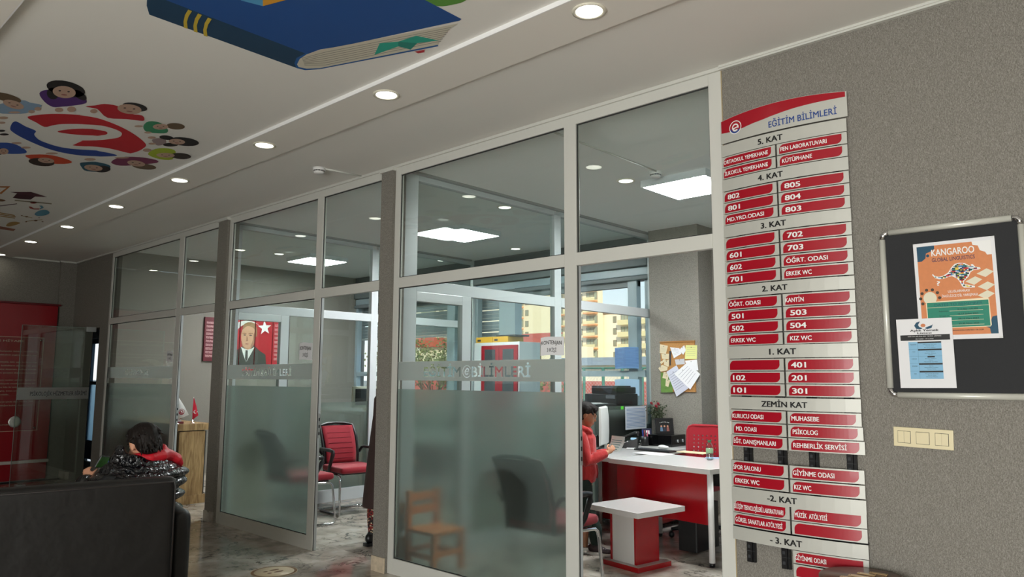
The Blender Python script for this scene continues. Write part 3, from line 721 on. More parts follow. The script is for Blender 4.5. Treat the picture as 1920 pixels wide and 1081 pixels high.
for i, px in enumerate((1092, 1112, 1136, 1156)):
    q = at(px, 740, 'y', 12.6)
    shrub('bare_shrub', ['bare grey shrub before the fence, behind the boy’s head', 'second bare shrub from the open doorway jamb, before the fence', 'bare shrub before the fence beside the blue roller sheet', 'bare shrub below the pale blue sheet'][i].replace('’', "'"), 'shrub', q.x, 12.6 + 0.2 * i, at(px, 716, 'y', 12.6).z + 0.6, 0.6, 9, 31 + i, group='bare shrubs by the court fence')
q = at(810, 700, 'y', 14)
shrub('leafy_tree', 'half-bare tree with olive leaves seen under the lowered shutter', 'tree', q.x, 14, 3.4, 0.9, 12, 5, leaves=2600, trunk=0.7, r0=0.03)
q = at(1005, 720, 'y', 13)
shrub('bare_tree', 'thin bare tree between cabinet and office post', 'tree', q.x, 13, 2.6, 0.6, 7, 6, leaves=300, trunk=0.5, r0=0.02)
# ================================================================== DIRECTORY SIGN on the long wall
YS = YW - 0.012
sx0, sx1 = at(1358, 500, 'y', 3.55).x, at(1600, 500, 'y', 3.55).x
smid, swid = (sx0 + sx1) / 2, (sx1 - sx0)
def bow(x, extra=0.0):
    """plates are bowed outwards across the sign"""
    t = (x - smid) / (swid / 2); return YS - 0.012 - 0.034 * (1 - t * t) - extra
sign = thing('directory_sign', 'tall bowed silver and red floor directory beside the office partition', 'sign', loc=(smid, YW, 0.6))
zr = lambda py, px=1604: at(px, py, 'y', 3.553).z
def plate(name, x0, x1, z0, z1, top=None, m=SILVER, n=10, th=0.004, curve=None):
    b = MB().mat(m); vs = []
    for i in range(n + 1):
        x = x0 + (x1 - x0) * i / n; y = bow(x); zt = z1 if top is None else top(x)
        vs += [(x, y, z0), (x, y, zt), (x, y + th, z0), (x, y + th, zt)]
    fs = []
    for i in range(n):
        a, c = 4 * i, 4 * i + 4
        fs += [(a, c, c + 1, a + 1), (a + 2, a + 3, c + 3, c + 2), (a + 1, c + 1, c + 3, a + 3), (a, a + 2, c + 2, c)]
    fs += [(0, 1, 3, 2), (4 * n, 4 * n + 2, 4 * n + 3, 4 * n + 1)]
    b.add(vs, fs, False); return b.build(name, sign)
def inlay(x0, x1, z0, z1, parent, m=RED, r=0.55, text=None, tx=None, name='red_inlay'):
    """strip with rounded top-left and bottom-right corners"""
    b = MB().mat(m); R = (z1 - z0) * r; cols = []
    N = 16
    for i in range(N + 1):
        x = x0 + (x1 - x0) * i / N if 0 < i < N else (x0 if i == 0 else x1)
        cols.append(x)
    cols = sorted(set(cols + [x0 + R * (1 - math.cos(k * PI / 10)) for k in range(6)] + [x1 - R * (1 - math.cos(k * PI / 10)) for k in range(6)]))
    def lo(x): d = x - (x1 - R); return z0 + (R - math.sqrt(max(0, R * R - d * d)) if d > 0 else 0)
    def hi(x): d = (x0 + R) - x; return z1 - (R - math.sqrt(max(0, R * R - d * d)) if d > 0 else 0)
    vs = []
    for x in cols: vs += [(x, bow(x, 0.0012), lo(x)), (x, bow(x, 0.0012), hi(x)), (x, bow(x, -0.001), lo(x)), (x, bow(x, -0.001), hi(x))]
    fs = []
    for i in range(len(cols) - 1):
        a, c = 4 * i, 4 * i + 4; fs += [(a, c, c + 1, a + 1), (a + 1, c + 1, c + 3, a + 3), (a, a + 2, c + 2, c)]
    b.add(vs, fs, False); o = b.build(name, parent)
    if text:
        t = MB().mat(WHITE); h = z1 - z0; cap = 0.56 if text[0].isdigit() else 0.46
        zc = (z0 + z1) / 2 - 0.01 * h
        lettering(t, text, lambda u, v: (u, bow(u, 0.0022), v), tx[0], tx[1], zc - cap * h / 2, zc + cap * h / 2, bold=0.045 if text[0].isdigit() else 0.035)
        t.build('lettering', parent)
    return o
# rails
for px in (1402, 1466, 1525, 1596):
    xx = at(px, 855, 'y', 3.56).x; z_lo = zr(1005) - 0.085 if px < 1410 else (zr(1060) if px < 1500 else zr(850))
    z_lo = {1402: at(1402, 1052, 'y', 3.56).z, 1466: at(1466, 1065, 'y', 3.56).z, 1525: 0.45, 1596: 0.45}[px]
    rl = MB().mat(BPLAS); w_ = 0.021
    rl.box(xx - w_, YS - 0.008, z_lo, xx - w_ + 0.028, YW, 2.6); rl.box(xx - w_ + 0.03, YS - 0.004, z_lo, xx + w_, YW, 2.6)
    o = rl.build('mounting_rail', sign)
    k = MB().mat(DGREY); zz = z_lo + 0.02
    while zz < 2.58: k.box(xx - w_ + 0.006, YS - 0.0095, zz, xx - w_ + 0.018, YS - 0.008, zz + 0.014); k.box(xx - w_, YS - 0.009, zz + 0.032, xx + w_, YS - 0.0075, zz + 0.034); zz += 0.047
    k.build('rail_notches', o)
# header
hz0, hz1 = zr(150 + 258 / 3.86, 1590), zr(150 + 75 / 3.86, 1588)
htop = lambda x: hz1 + 0.02 * (1 - ((x - smid) / (swid / 2)) ** 2)
hx1 = at(1588, 200, 'y', 3.555).x
hd = plate('header_plate', sx0, hx1, hz0, hz1, top=htop, n=16)
b = MB().mat(RED); vs = []; N = 24
def swoosh(t): return hz0 + (hz1 - hz0) * (0.47 - 0.06 * math.sin(min(1, t / 0.28) * PI) * (t < 0.28) + 0.32 * (1 / (1 + math.exp(-(t - 0.45) * 9))) - 0.005)
for i in range(N + 1):
    t = i / N; x = sx0 + 0.006 + (hx1 - sx0 - 0.012) * t; lo_ = swoosh(t)
    vs += [(x, bow(x, 0.0012), lo_), (x, bow(x, 0.0012), htop(x) - 0.002), (x, bow(x, -0.001), lo_), (x, bow(x, -0.001), htop(x) - 0.002)]
fs = []
for i in range(N): a, c = 4 * i, 4 * i + 4; fs += [(a, c, c + 1, a + 1), (a + 1, c + 1, c + 3, a + 3), (a, a + 2, c + 2, c)]
b.add(vs, fs, False); b.build('red_swoosh', hd)
t = MB().mat(BLUE); H = hz1 - hz0
lettering(t, 'EĞİTİM BİLİMLERİ', lambda u, v: (u, bow(u, 0.002), v), sx0 + swid * 0.435, sx0 + swid * 0.94, hz0 + 0.16 * H, hz0 + 0.42 * H, bold=0.02)
t.build('lettering', hd)
def emblem(mb, c, R, fn, ring=WHITE, ink=WHITE, arc=BLUE):
    """ringed slanting e with a coloured lower arc; fn(u,v)->3D"""
    def strip(r0, r1, a0, a1, n=32):
        vs = []
        for k in range(n + 1):
            a = a0 + (a1 - a0) * k / n; vs += [fn(c[0] + r0 * math.cos(a), c[1] + r0 * math.sin(a)), fn(c[0] + r1 * math.cos(a), c[1] + r1 * math.sin(a))]
        mb.add(vs, [(2 * k, 2 * k + 2, 2 * k + 3, 2 * k + 1) for k in range(n)], False)
    mb.mat(ring); strip(R, R * 0.88, 0, 2 * PI)
    mb.mat(ink); strip(R * 0.55, R * 0.36, -0.4, 1.15 * PI); strip(R * 0.55, R * 0.36, 1.15 * PI, 1.75 * PI)
    mb.add([fn(c[0] - R * 0.5, c[1] - R * 0.1), fn(c[0] + R * 0.5, c[1] + R * 0.12), fn(c[0] + R * 0.48, c[1] - R * 0.04), fn(c[0] - R * 0.42, c[1] - R * 0.26)], [(0, 1, 2, 3)], False)
    mb.mat(arc); strip(R * 0.84, R * 0.64, PI * 1.05, PI * 1.85)
e_ = MB(); emblem(e_, (sx0 + swid * 0.145, hz0 + 0.56 * H), 0.036, lambda u, v: (u, bow(u, 0.0025), v)); e_.build('emblem', hd)
# floors and rooms; pixel rows taken at the right edge of the sign
c1 = lambda v: 150 + v / 3.86
c2 = lambda v: 400 + v / 4.157
c3 = lambda v: 640 + v / 4.7
c4 = lambda v: 840 + v / 4.486
def kat(txt, a, b_, tx):
    z1, z0 = zr(a), zr(b_); o = plate('floor_plate', sx0, sx1, z0, z1)
    t = MB().mat(BLACK); h = z1 - z0
    lettering(t, txt, lambda u, v: (u, bow(u, 0.0012), v), sx0 + swid * tx[0], sx0 + swid * tx[1], z0 + 0.26 * h, z0 + 0.72 * h, bold=0.05)
    t.build('lettering', o)
def room(side, txt, a, b_, tx=(0.08, 0.6), dx=0.0):
    z1, z0 = zr(a), zr(b_)
    if side == 'L': x0, x1 = sx0 + 0.001 + dx, sx0 + swid * 0.478
    else: x0, x1 = sx0 + swid * 0.492, sx1 - 0.001 + dx
    o = plate('room_plate', x0, x1, z0 + 0.0015, z1 - 0.0015, n=6); W_ = x1 - x0; h = z1 - z0
    inlay(x0 + 0.012, x1 - 0.02 if side == 'L' else x1 - 0.022, z0 + 0.1 * h, z1 - 0.13 * h, o, text=txt, tx=(x0 + W_ * tx[0], x0 + W_ * tx[1]))
NUM = (0.11, 0.335)
kat('5. KAT', c1(258), c1(353), (0.34, 0.54))
for s_, t_, a, b_, tx in (('R', 'FEN LABORATUVARI', c1(356), c1(445), (0.06, 0.73)), ('R', 'KÜTÜPHANE', c1(448), c1(538), (0.08, 0.52)), ('L', 'ORTAOKUL YEMEKHANE', c1(356), c1(445), (0.05, 0.88)), ('L', 'İLKOKUL YEMEKHANE', c1(448), c1(538), (0.06, 0.87))): room(s_, t_, a, b_, tx)
kat('4. KAT', c1(542), c1(636), (0.33, 0.53))
for i, (l, r, lt) in enumerate((('802', '805', NUM), ('801', '804', NUM), ('MD.YRD.ODASI', '803', (0.08, 0.77)))):
    room('L', l, c1(642 + 92 * i), c1(732 + 92 * i), lt); room('R', r, c1(642 + 92 * i), c1(732 + 92 * i), (0.1, 0.33))
kat('3. KAT', c1(919), c2(52), (0.34, 0.54))
for i, (l, r, rt) in enumerate(((None, '702', NUM), ('601', '703', NUM), ('602', 'ÖĞRT. ODASI', (0.08, 0.67)), ('701', 'ERKEK WC', (0.07, 0.44)))):
    room('L', l, c2(58 + 105 * i), c2(160 + 105 * i), NUM); room('R', r, c2(58 + 105 * i), c2(160 + 105 * i), rt)
kat('2. KAT', c2(482), c2(583), (0.33, 0.53))
for i, (l, r, lt, rt) in enumerate((('ÖĞRT. ODASI', 'KANTİN', (0.07, 0.65), (0.04, 0.31)), ('501', '503', NUM, (0.11, 0.34)), ('502', '504', NUM, (0.1, 0.33)), ('ERKEK WC', 'KIZ WC', (0.08, 0.54), (0.09, 0.4)))):
    room('L', l, c2(590 + 104.5 * i), c2(692 + 104.5 * i), lt); room('R', r, c2(590 + 104.5 * i), c2(692 + 104.5 * i), rt)
kat('1. KAT', c3(12), c3(133), (0.37, 0.575))
for i, (l, r) in enumerate(((None, '401'), ('102', '201'), ('101', '301'))):
    room('L', l, c3(138 + 120 * i), c3(256 + 120 * i), (0.1, 0.33)); room('R', r, c3(138 + 120 * i), c3(256 + 120 * i), (0.09, 0.3))
kat('ZEMİN KAT', c3(508), c3(625), (0.29, 0.64))
for i, (l, r, lt, rt) in enumerate((('KURUCU ODASI', 'MUHASEBE', (0.06, 0.63), (0.06, 0.45)), ('MD. ODASI', 'PSİKOLOG', (0.09, 0.48), (0.07, 0.42)), ('EĞT. DANIŞMANLARI', 'REHBERLİK SERVİSİ', (0.06, 0.82), (0.07, 0.78)))):
    room('L', l, c3(630 + 123 * i), c3(751 + 123 * i), lt, dx=(0, 0.012, 0.004)[i]); room('R', r, c3(630 + 123 * i), c3(751 + 123 * i), rt, dx=0.004 * i)
for i, (l, r, lt, rt) in enumerate((('SPOR SALONU', 'GİYİNME ODASI', (0.05, 0.55), (0.05, 0.62)), ('ERKEK WC', 'KIZ WC', (0.08, 0.52), (0.06, 0.3)))):
    room('L', l, c4(180 + 125 * i), c4(300 + 123 * i), lt); room('R', r, c4(180 + 125 * i), c4(300 + 123 * i), rt)
kat('-2. KAT', c4(432), c4(550), (0.31, 0.535))
for i, (l, r, lt, rt) in enumerate((('BİLİŞİM TEKNOLOJİLERİ LABORATUVARI', 'MÜZİK  ATÖLYESİ', (0.04, 0.9), (0.05, 0.5)), ('GÖRSEL SANATLAR ATÖLYESİ', None, (0.06, 0.88), NUM))):
    room('L', l, c4(545 + 124 * i), c4(668 + 122 * i), lt); room('R', r, c4(545 + 124 * i), c4(668 + 122 * i), rt)
one('dark_strip', MB().mat(BPLAS).box(sx0, YS - 0.006, zr(c4(812)), sx1, YS, zr(c4(780))), parent=sign)
kat('- 3. KAT', c4(802), c4(922), (0.32, 0.56))
room('R', 'GİYİNME ODASI', c4(924), c4(1040), (0.03, 0.46)); room('R', None, c4(1044), c4(1162))

# ================================================================== NOTICE BOARD, light switches
bx0, bz1 = at(1652, 437, 'y', YW - 0.02).x, at(1655, 437, 'y', YW - 0.02).z; bx1 = at(1912, 400, 'y', YW - 0.02).x; bz0 = at(1680, 740, 'y', YW - 0.02).z
bd = thing('notice_board', 'dark grey felt notice board in an aluminium snap frame', 'notice board', loc=((bx0 + bx1) / 2, YW, bz0))
FELT = mat('dark_felt', (46, 47, 49), 0.95, noise=0.15, nscale=300)
one('felt_panel', BX(FELT, bx0 + 0.01, YW - 0.012, bz0 + 0.01, bx1 - 0.01, YW, bz1 - 0.01), parent=bd)
SN = mat('satin_aluminium', (206, 206, 196), 0.32, metal=0.12)
for (p, q) in (((bx0 + 0.03, bz1), (bx1 - 0.03, bz1)), ((bx0 + 0.03, bz0), (bx1 - 0.03, bz0)), ((bx0, bz0 + 0.03), (bx0, bz1 - 0.03)), ((bx1, bz0 + 0.03), (bx1, bz1 - 0.03))):
    one('frame_rail', MB().mat(SN).tube([(p[0], YW - 0.012, p[1]), (q[0], YW - 0.012, q[1])], 0.0135, 12), parent=bd)
for xx in (bx0, bx1):
    for zz in (bz0, bz1):
        sx_, sz_ = (1 if xx == bx0 else -1), (1 if zz == bz0 else -1)
        one('corner_cap', MB().mat(CHROME).tube([(xx, YW - 0.012, zz + sz_ * 0.03), (xx + sx_ * 0.004, YW - 0.012, zz + sz_ * 0.012), (xx + sx_ * 0.012, YW - 0.012, zz + sz_ * 0.004), (xx + sx_ * 0.03, YW - 0.012, zz)], 0.0125, 10), parent=bd)
def sheet_frame(TL, TR, BL):
    """map (u 0..1 left-right, v 0..1 top-bottom, lift) to the sheet's plane"""
    return lambda u, v, l=0.0: TL + (TR - TL) * u + (BL - TL) * v + Vector((0, -l, 0))
def quad(mb, F, u0, v0, u1, v1, l):
    n = 6 if (u1 - u0) > 0.3 else 1
    mb.add([F(u0, v0, l), F(u1, v0, l), F(u1, v1, l), F(u0, v1, l)], [(0, 3, 2, 1)], False)
def pg(mb, F, pts, l):
    from mathutils.geometry import tessellate_polygon
    P3 = [F(u, v, l) for u, v in pts]; mb.add(P3, [tuple(t) for t in tessellate_polygon([P3])], False)
def ell(cx, cy, rx, ry, n=20, rot=0.0):
    return [(cx + rx * math.cos(a) * math.cos(rot) - ry * math.sin(a) * math.sin(rot), cy + rx * math.cos(a) * math.sin(rot) + ry * math.sin(a) * math.cos(rot)) for a in [2 * PI * k / n for k in range(n)]]
def ftext(mb, F, s, u0, u1, v0, v1, l, bold=0.02, **k):
    """v0 = baseline, v1 = cap line (smaller)"""
    lettering(mb, s, lambda a, b: F(a, -b, l), u0, u1, -v0, -v1, bold=bold, **k)
yp = YW - 0.016
TL, TR, BR = at(1711.5, 458, 'y', yp), at(1864, 441.5, 'y', yp), at(1881, 633, 'y', yp); BL = TL + (BR - TR)
F = sheet_frame(TL, TR, BL)
po = thing('poster', 'orange kangaroo language contest poster pinned on the grey board', 'poster', loc=tuple(BL))
one('paper_sheet', MB().mat(PAPER).poly([F(0, 0), F(1, 0), F(1, 1), F(0, 1)], 0.001, (0, 1, 0)), parent=po)
b = MB().mat(mat('poster_orange', (214, 134, 84), 0.6, noise=0.08, nscale=60)); quad(b, F, 0.045, 0.035, 0.955, 0.955, 0.0005)
b.mat(mat('poster_navy', (22, 74, 100), 0.6))
pg(b, F, [(0.045, 0.035), (0.27, 0.035), (0.27, 0.07), (0.22, 0.095), (0.16, 0.11), (0.15, 0.16), (0.1, 0.19), (0.045, 0.19)], 0.0008)
pg(b, F, ell(0.18, 0.135, 0.02, 0.015), 0.0008)
pg(b, F, [(0.955, 0.78), (0.9, 0.79), (0.88, 0.83), (0.8, 0.85), (0.8, 0.88), (0.86, 0.9), (0.87, 0.955), (0.955, 0.955)], 0.0008)
b.mat(WHITE)
pg(b, F, [(0.955, 0.035), (0.73, 0.035), (0.74, 0.07), (0.8, 0.08), (0.82, 0.13), (0.88, 0.15), (0.9, 0.18), (0.955, 0.18)], 0.0008)
CR = mat('puzzle_cream', (226, 220, 196), 0.6)
b.mat(CR)
for (cx, cy) in ((0.86, 0.36), (0.72, 0.43), (0.86, 0.49), (0.85, 0.575)): pg(b, F, [(cx - 0.1, cy), (cx + 0.02, cy - 0.045), (cx + 0.1, cy - 0.01), (cx + 0.0, cy + 0.04)], 0.0009)
b.mat(mat('gear_dark', (70, 56, 40), 0.6))
for k in range(10): a = k * PI / 5; pg(b, F, ell(0.17 + 0.12 * math.cos(a), 0.575 + 0.09 * math.sin(a), 0.022, 0.016, 8), 0.0009)
b.mat(CR); pg(b, F, ell(0.17, 0.575, 0.085, 0.065), 0.001)
b.mat(mat('poster_cream_line', (238, 224, 190), 0.6)); pg(b, F, [(0.13, 0.615), (0.86, 0.6), (0.88, 0.615), (0.885, 0.87), (0.87, 0.885), (0.15, 0.885), (0.12, 0.87), (0.11, 0.63)], 0.0011)
TEAL = mat('poster_teal', (34, 132, 108), 0.6); b.mat(TEAL); quad(b, F, 0.125, 0.622, 0.87, 0.878, 0.0013)
b.mat(mat('poster_cream_line'))
quad(b, F, 0.125, 0.672, 0.87, 0.675, 0.0015)
for v in (0.715, 0.762, 0.81, 0.858): quad(b, F, 0.4, v, 0.8, v + 0.003, 0.0015)
b.build('printed_ground', po)
b = MB().mat(WHITE)
ftext(b, F, 'KANGAROO', 0.23, 0.755, 0.145, 0.075, 0.0012, 0.03)
ftext(b, F, 'ULUSLARARASI', 0.40, 0.66, 0.53, 0.505, 0.0012, 0.01); ftext(b, F, 'İNGİLİZCE DİL YARIŞMASI', 0.32, 0.75, 0.575, 0.55, 0.0012, 0.01)
ftext(b, F, '?', 0.27, 0.31, 0.45, 0.405, 0.0012, 0.02)
b.mat(mat('poster_navy_text', (36, 40, 84), 0.6)); ftext(b, F, 'GLOBAL LINGUISTICS', 0.23, 0.755, 0.205, 0.165, 0.0012, 0.01)
b.mat(mat('poster_deep_teal', (8, 84, 96), 0.6)); ftext(b, F, 'DATES TO REMEMBER', 0.22, 0.8, 0.662, 0.635, 0.0016, 0.0)
b.mat(mat('ink', (20, 34, 34), 0.6))
for v, s_ in ((0.708, '01.12.2022 - 13.01.2023'), (0.755, '16-17 Şubat 2023'), (0.803, '09-10 Mart 2023'), (0.851, '29-30 Nisan 2023')): ftext(b, F, s_, 0.5, 0.74, v, v - 0.014, 0.0016, 0.02)
for v, s_ in ((0.72, 'Registration'), (0.768, 'Stage 1'), (0.815, 'Stage 2')): ftext(b, F, s_, 0.27, 0.38, v, v - 0.013, 0.0016, 0.0)
ftext(b, F, 'WWW.KGLCONTEST-TR.COM', 0.42, 0.79, 0.918, 0.904, 0.0012, 0.02)
b.build('lettering', po)
# leaping kangaroo in patches of flag colours with a white edge
kg = [(0.225, 0.325), (0.245, 0.345), (0.30, 0.362), (0.36, 0.352), (0.42, 0.325), (0.46, 0.28), (0.505, 0.245), (0.56, 0.235), (0.63, 0.245), (0.685, 0.275), (0.71, 0.285), (0.70, 0.262), (0.725, 0.262), (0.75, 0.29), (0.80, 0.298), (0.815, 0.31), (0.79, 0.32), (0.73, 0.32), (0.69, 0.34), (0.66, 0.385), (0.635, 0.40), (0.60, 0.43), (0.60, 0.455), (0.66, 0.465), (0.73, 0.48), (0.725, 0.495), (0.60, 0.49), (0.575, 0.475), (0.55, 0.425), (0.52, 0.39), (0.46, 0.365), (0.42, 0.37), (0.36, 0.385), (0.30, 0.387), (0.25, 0.37), (0.22, 0.34)]
b = MB().mat(WHITE); pg(b, F, kg, 0.0012); cxk = sum(p[0] for p in kg) / len(kg); cyk = sum(p[1] for p in kg) / len(kg)
FLG = [mat('flag_%d' % i, c, 0.6) for i, c in enumerate(((24, 34, 60), (190, 40, 44), (226, 196, 70), (60, 120, 170), (226, 226, 224), (30, 30, 34), (40, 110, 80)))]
from mathutils.geometry import intersect_point_tri_2d
def inside(p, poly):
    n = 0
    for i in range(len(poly)):
        a, c = poly[i], poly[(i + 1) % len(poly)]
        if (a[1] > p[1]) != (c[1] > p[1]) and a[0] + (p[1] - a[1]) / (c[1] - a[1]) * (c[0] - a[0]) > p[0]: n += 1
    return n % 2 == 1
rr = random.Random(3); du, dv = 0.02, 0.0085
iu = 0
u = 0.21
while u < 0.83:
    v = 0.23
    while v < 0.5:
        if all(inside((u + a * du, v + c * dv), kg) for a in (-0.1, 1.1) for c in (-0.2, 1.2)):
            b.mat(FLG[(int(u / 0.055) * 3 + int(v / 0.012)) % 7 if rr.random() < 0.75 else rr.randrange(7)]); quad(b, F, u, v, u + du, v + dv, 0.0014)
        v += dv
    u += du
b.build('printed_kangaroo', po)
for (u_, v_) in ((0, 0), (1, 0), (1, 1)): one('tape', MB().mat(glass_mat('tape', (0.9, 0.9, 0.88), 0.4)).add([F(u_ - 0.04, v_ - 0.015, 0.002), F(u_ + 0.02, v_ - 0.015, 0.002), F(u_ + 0.02, v_ + 0.015, 0.002), F(u_ - 0.04, v_ + 0.015, 0.002)], [(0, 3, 2, 1)]), parent=po)
# menu list
ym = YW - 0.022
TL, TR, BR, BL = at(1680, 599, 'y', ym), at(1784, 594.5, 'y', ym), at(1794, 727, 'y', ym), at(1689, 727, 'y', ym)
def F(u, v, l=0.0): return (TL * (1 - u) + TR * u) * (1 - v) + (BL * (1 - u) + BR * u) * v + Vector((0, -l, 0))
me_ = thing('menu_sheet', 'white monthly menu sheet with blue table, overlapping the poster corner', 'paper', loc=tuple(BL))
one('paper_sheet', MB().mat(PAPER).poly([F(0, 0), F(1, 0), F(1, 1), F(0, 1)], 0.001, (0, 1, 0)), parent=me_)
b = MB().mat(BLACK); quad(b, F, 0.06, 0.235, 0.95, 0.315, 0.0008)
b.mat(mat('menu_blue', (134, 184, 216), 0.6)); quad(b, F, 0.2, 0.335, 0.79, 0.87, 0.0008)
b.mat(BLACK)
for v in (0.335, 0.44, 0.645, 0.755): quad(b, F, 0.37, v, 0.79, v + 0.022, 0.0012)
quad(b, F, 0.53, 0.543, 0.66, 0.563, 0.0012)
b.mat(mat('menu_line', (70, 110, 140), 0.6)); quad(b, F, 0.367, 0.335, 0.37, 0.87, 0.0012)
for v in (0.44, 0.543, 0.645, 0.755): quad(b, F, 0.2, v, 0.79, v + 0.002, 0.0011)
b.mat(mat('poster_navy')); pg(b, F, [(0.33, 0.10), (0.37, 0.055), (0.44, 0.04), (0.40, 0.09), (0.42, 0.12), (0.48, 0.14), (0.44, 0.155), (0.36, 0.145)], 0.0009); pg(b, F, [(0.65, 0.10), (0.67, 0.08), (0.64, 0.14), (0.56, 0.155), (0.52, 0.14), (0.57, 0.12)], 0.0009)
b.mat(mat('chef_orange', (206, 128, 84), 0.6)); pg(b, F, ell(0.49, 0.1, 0.045, 0.025, 12), 0.0009)
b.build('printed_table', me_)
b = MB().mat(BLACK); ftext(b, F, 'Aylık Yemek', 0.25, 0.76, 0.185, 0.155, 0.0012, 0.04); ftext(b, F, 'Listesi', 0.38, 0.63, 0.222, 0.196, 0.0012, 0.04)
rows = ('Mercimek Çorbası', 'Tavuk Sote', 'Pirinç Pilavı', 'Ayran')
for i, v in enumerate((0.38, 0.485, 0.585, 0.69, 0.8)):
    q_ = ('PAZARTESİ', 'SALI', 'ÇARŞAMBA', 'PERŞEMBE', 'CUMA')[i]; ftext(b, F, q_, 0.29 - 0.006 * len(q_), 0.29 + 0.006 * len(q_), v, v - 0.01, 0.0013, 0.02)
    for k in range(3): q_ = rows[(i + k) % 4]; ftext(b, F, q_, 0.585 - 0.0075 * len(q_), 0.585 + 0.0075 * len(q_), v + 0.022 * k, v + 0.022 * k - 0.01, 0.0013, 0.0)
b.mat(WHITE); ftext(b, F, 'EĞİTİM BİLİMLERİ YEMEK LİSTESİ', 0.2, 0.8, 0.262, 0.25, 0.0013, 0.0); ftext(b, F, '05.12.2022 - 30.12.2022', 0.34, 0.66, 0.3, 0.288, 0.0013, 0.0)
b.build('lettering', me_)
# triple light switch, a touch askew
A, B_, D_ = at(1675, 799, 'y', YW - 0.008), at(1787, 806.5, 'y', YW - 0.008), at(1676.5, 835, 'y', YW - 0.008)
IV = mat('ivory_plastic', (226, 214, 176), 0.35, spec=0.5)
ang = math.atan2(B_.z - A.z, B_.x - A.x); Wd = (B_ - A).length; Hd = (D_ - A).length
M = Matrix.Translation(Vector((A.x, YW, A.z))) @ Matrix.Rotation(-ang, 4, 'Y')
sw = thing('light_switch', 'ivory triple light switch plate, slightly crooked, below the notice board', 'switch', loc=(A.x + Wd / 2, YW, A.z - Hd))
one('cover_plate', MB().mat(IV).bev(0, -0.009, -Hd, Wd, 0, 0, r=0.002, M=M), parent=sw)
for k in range(3):
    cx_ = Wd * (0.185 + 0.315 * k); s_ = 0.0245
    one('switch_well', MB().mat(GASKET).box(cx_ - s_ - 0.0015, -0.0095, -Hd / 2 - s_ - 0.0015, cx_ + s_ + 0.0015, -0.008, -Hd / 2 + s_ + 0.0015, M=M), parent=sw)
    if k == 1: one('rocker', MB().mat(IV).bev(cx_ - s_, -0.0125, -Hd / 2 - s_, cx_ + s_, -0.009, -Hd / 2 + s_, r=0.001, M=M), parent=sw)
    else:
        for q in (0, 1):
            one('rocker', MB().mat(IV).bev(cx_ - s_ + q * (s_ + 0.0004), -0.0125 - 0.002 * (k == 2) * q, -Hd / 2 - s_, cx_ - 0.0004 + q * (s_ + 0.0004), -0.009, -Hd / 2 + s_, r=0.001, M=M), parent=sw)

# ================================================================== papers on the partition glass
def paper_note(x0, x1, z0, z1, y, label, lines, tilt=0.0, ax='y'):
    t = thing('capacity_notice', label, 'notice', loc=((x0 + x1) / 2, y, z0))
    def F(u, v, l=0.0): return Vector((x0 + (x1 - x0) * u, y - l, z1 - (z1 - z0) * v + tilt * u + 0.004 * math.sin(u * 5)))
    b = MB().mat(PAPER); n = 6
    b.add([F(i / n, v, 0.0) for i in range(n + 1) for v in (0, 1)] + [F(i / n, v, -0.001) for i in range(n + 1) for v in (0, 1)],
          [(2 * i, 2 * i + 1, 2 * i + 3, 2 * i + 2) for i in range(n)] + [(2 * i + 14, 2 * i + 16, 2 * i + 17, 2 * i + 15) for i in range(n)] + [(0, 14, 15, 1), (12, 13, 27, 26)], False)
    b.build('paper_sheet', t)
    b = MB().mat(BLACK); ftext(b, F, lines[0], 0.04, 0.9, 0.42, 0.2, 0.0012, 0.015); ftext(b, F, lines[1], 0.28, 0.68, 0.82, 0.62, 0.0012, 0.015); b.build('lettering', t)
paper_note(-3.075, -2.885, 1.585, 1.70, YW - 0.001, 'white KONTENJAN 3 KİŞİ notice on the nearest bay of glass', ('KONTENJAN', '3 KİŞİ'), 0.006)
q0, q1 = at(562, 643, 'y', YW), at(586, 674, 'y', YW); paper_note(q0.x, -5.71, q1.z, q0.z, YW - 0.001, 'white KONTENJAN 3 KİŞİ notice on the middle bay of glass', ('KONTENJAN', '3 KİŞİ'))
q0, q1 = at(314, 659, 'y', YW), at(327, 677, 'y', YW); paper_note(q0.x, -8.59, q1.z, q0.z, YW - 0.001, 'white KONTENJAN 3 KİŞİ notice on the farthest bay of glass', ('KONTENJAN', '3 KİŞİ'))

# ================================================================== CEILING PRINTS
ZM = 3.128
def cpts(pts, l=0.0): return [Vector((p.x, p.y, ZM - 0.0012 - l)) for p in (at(x, y, 'z', ZM) for x, y in pts)]
def cp(mb, m, pts, l=0.0):
    from mathutils.geometry import tessellate_polygon
    mb.mat(m); P3 = cpts(pts, l); mb.add(P3, [tuple(t) for t in tessellate_polygon([P3])], False)
INK = lambda n, c: mat('print_' + n, c, 0.7)
def smooth_closed(pts, n=4):
    out = []; k = len(pts)
    for i in range(k):
        p0, p1, p2, p3 = pts[i - 1], pts[i], pts[(i + 1) % k], pts[(i + 2) % k]
        for j in range(n):
            t = j / n; out.append(tuple(0.5 * ((2 * p1[a]) + (-p0[a] + p2[a]) * t + (2 * p0[a] - 5 * p1[a] + 4 * p2[a] - p3[a]) * t * t + (-p0[a] + 3 * p1[a] - 3 * p2[a] + p3[a]) * t ** 3) for a in (0, 1)))
    return out
bk = thing('ceiling_print', 'printed blue book with yellow spine stripes on the ceiling', 'ceiling print', loc=tuple(at(570, 60, 'z', ZM)))
b = MB()
cp(b, INK('spine', (24, 62, 92)), [(330, -40), (276, -8), (275, 10), (280, 27), (556, 127), (554, 118), (563, 107), (576, 101), (312, 0)])
cp(b, INK('edge', (28, 92, 160)), [(556, 127), (572, 131), (600, 129), (822, 86), (820, 82), (600, 126), (575, 127), (562, 120), (565, 108), (580, 101), (576, 98), (556, 108), (552, 118)], 0.0004)
b.build('printed_spine', bk)
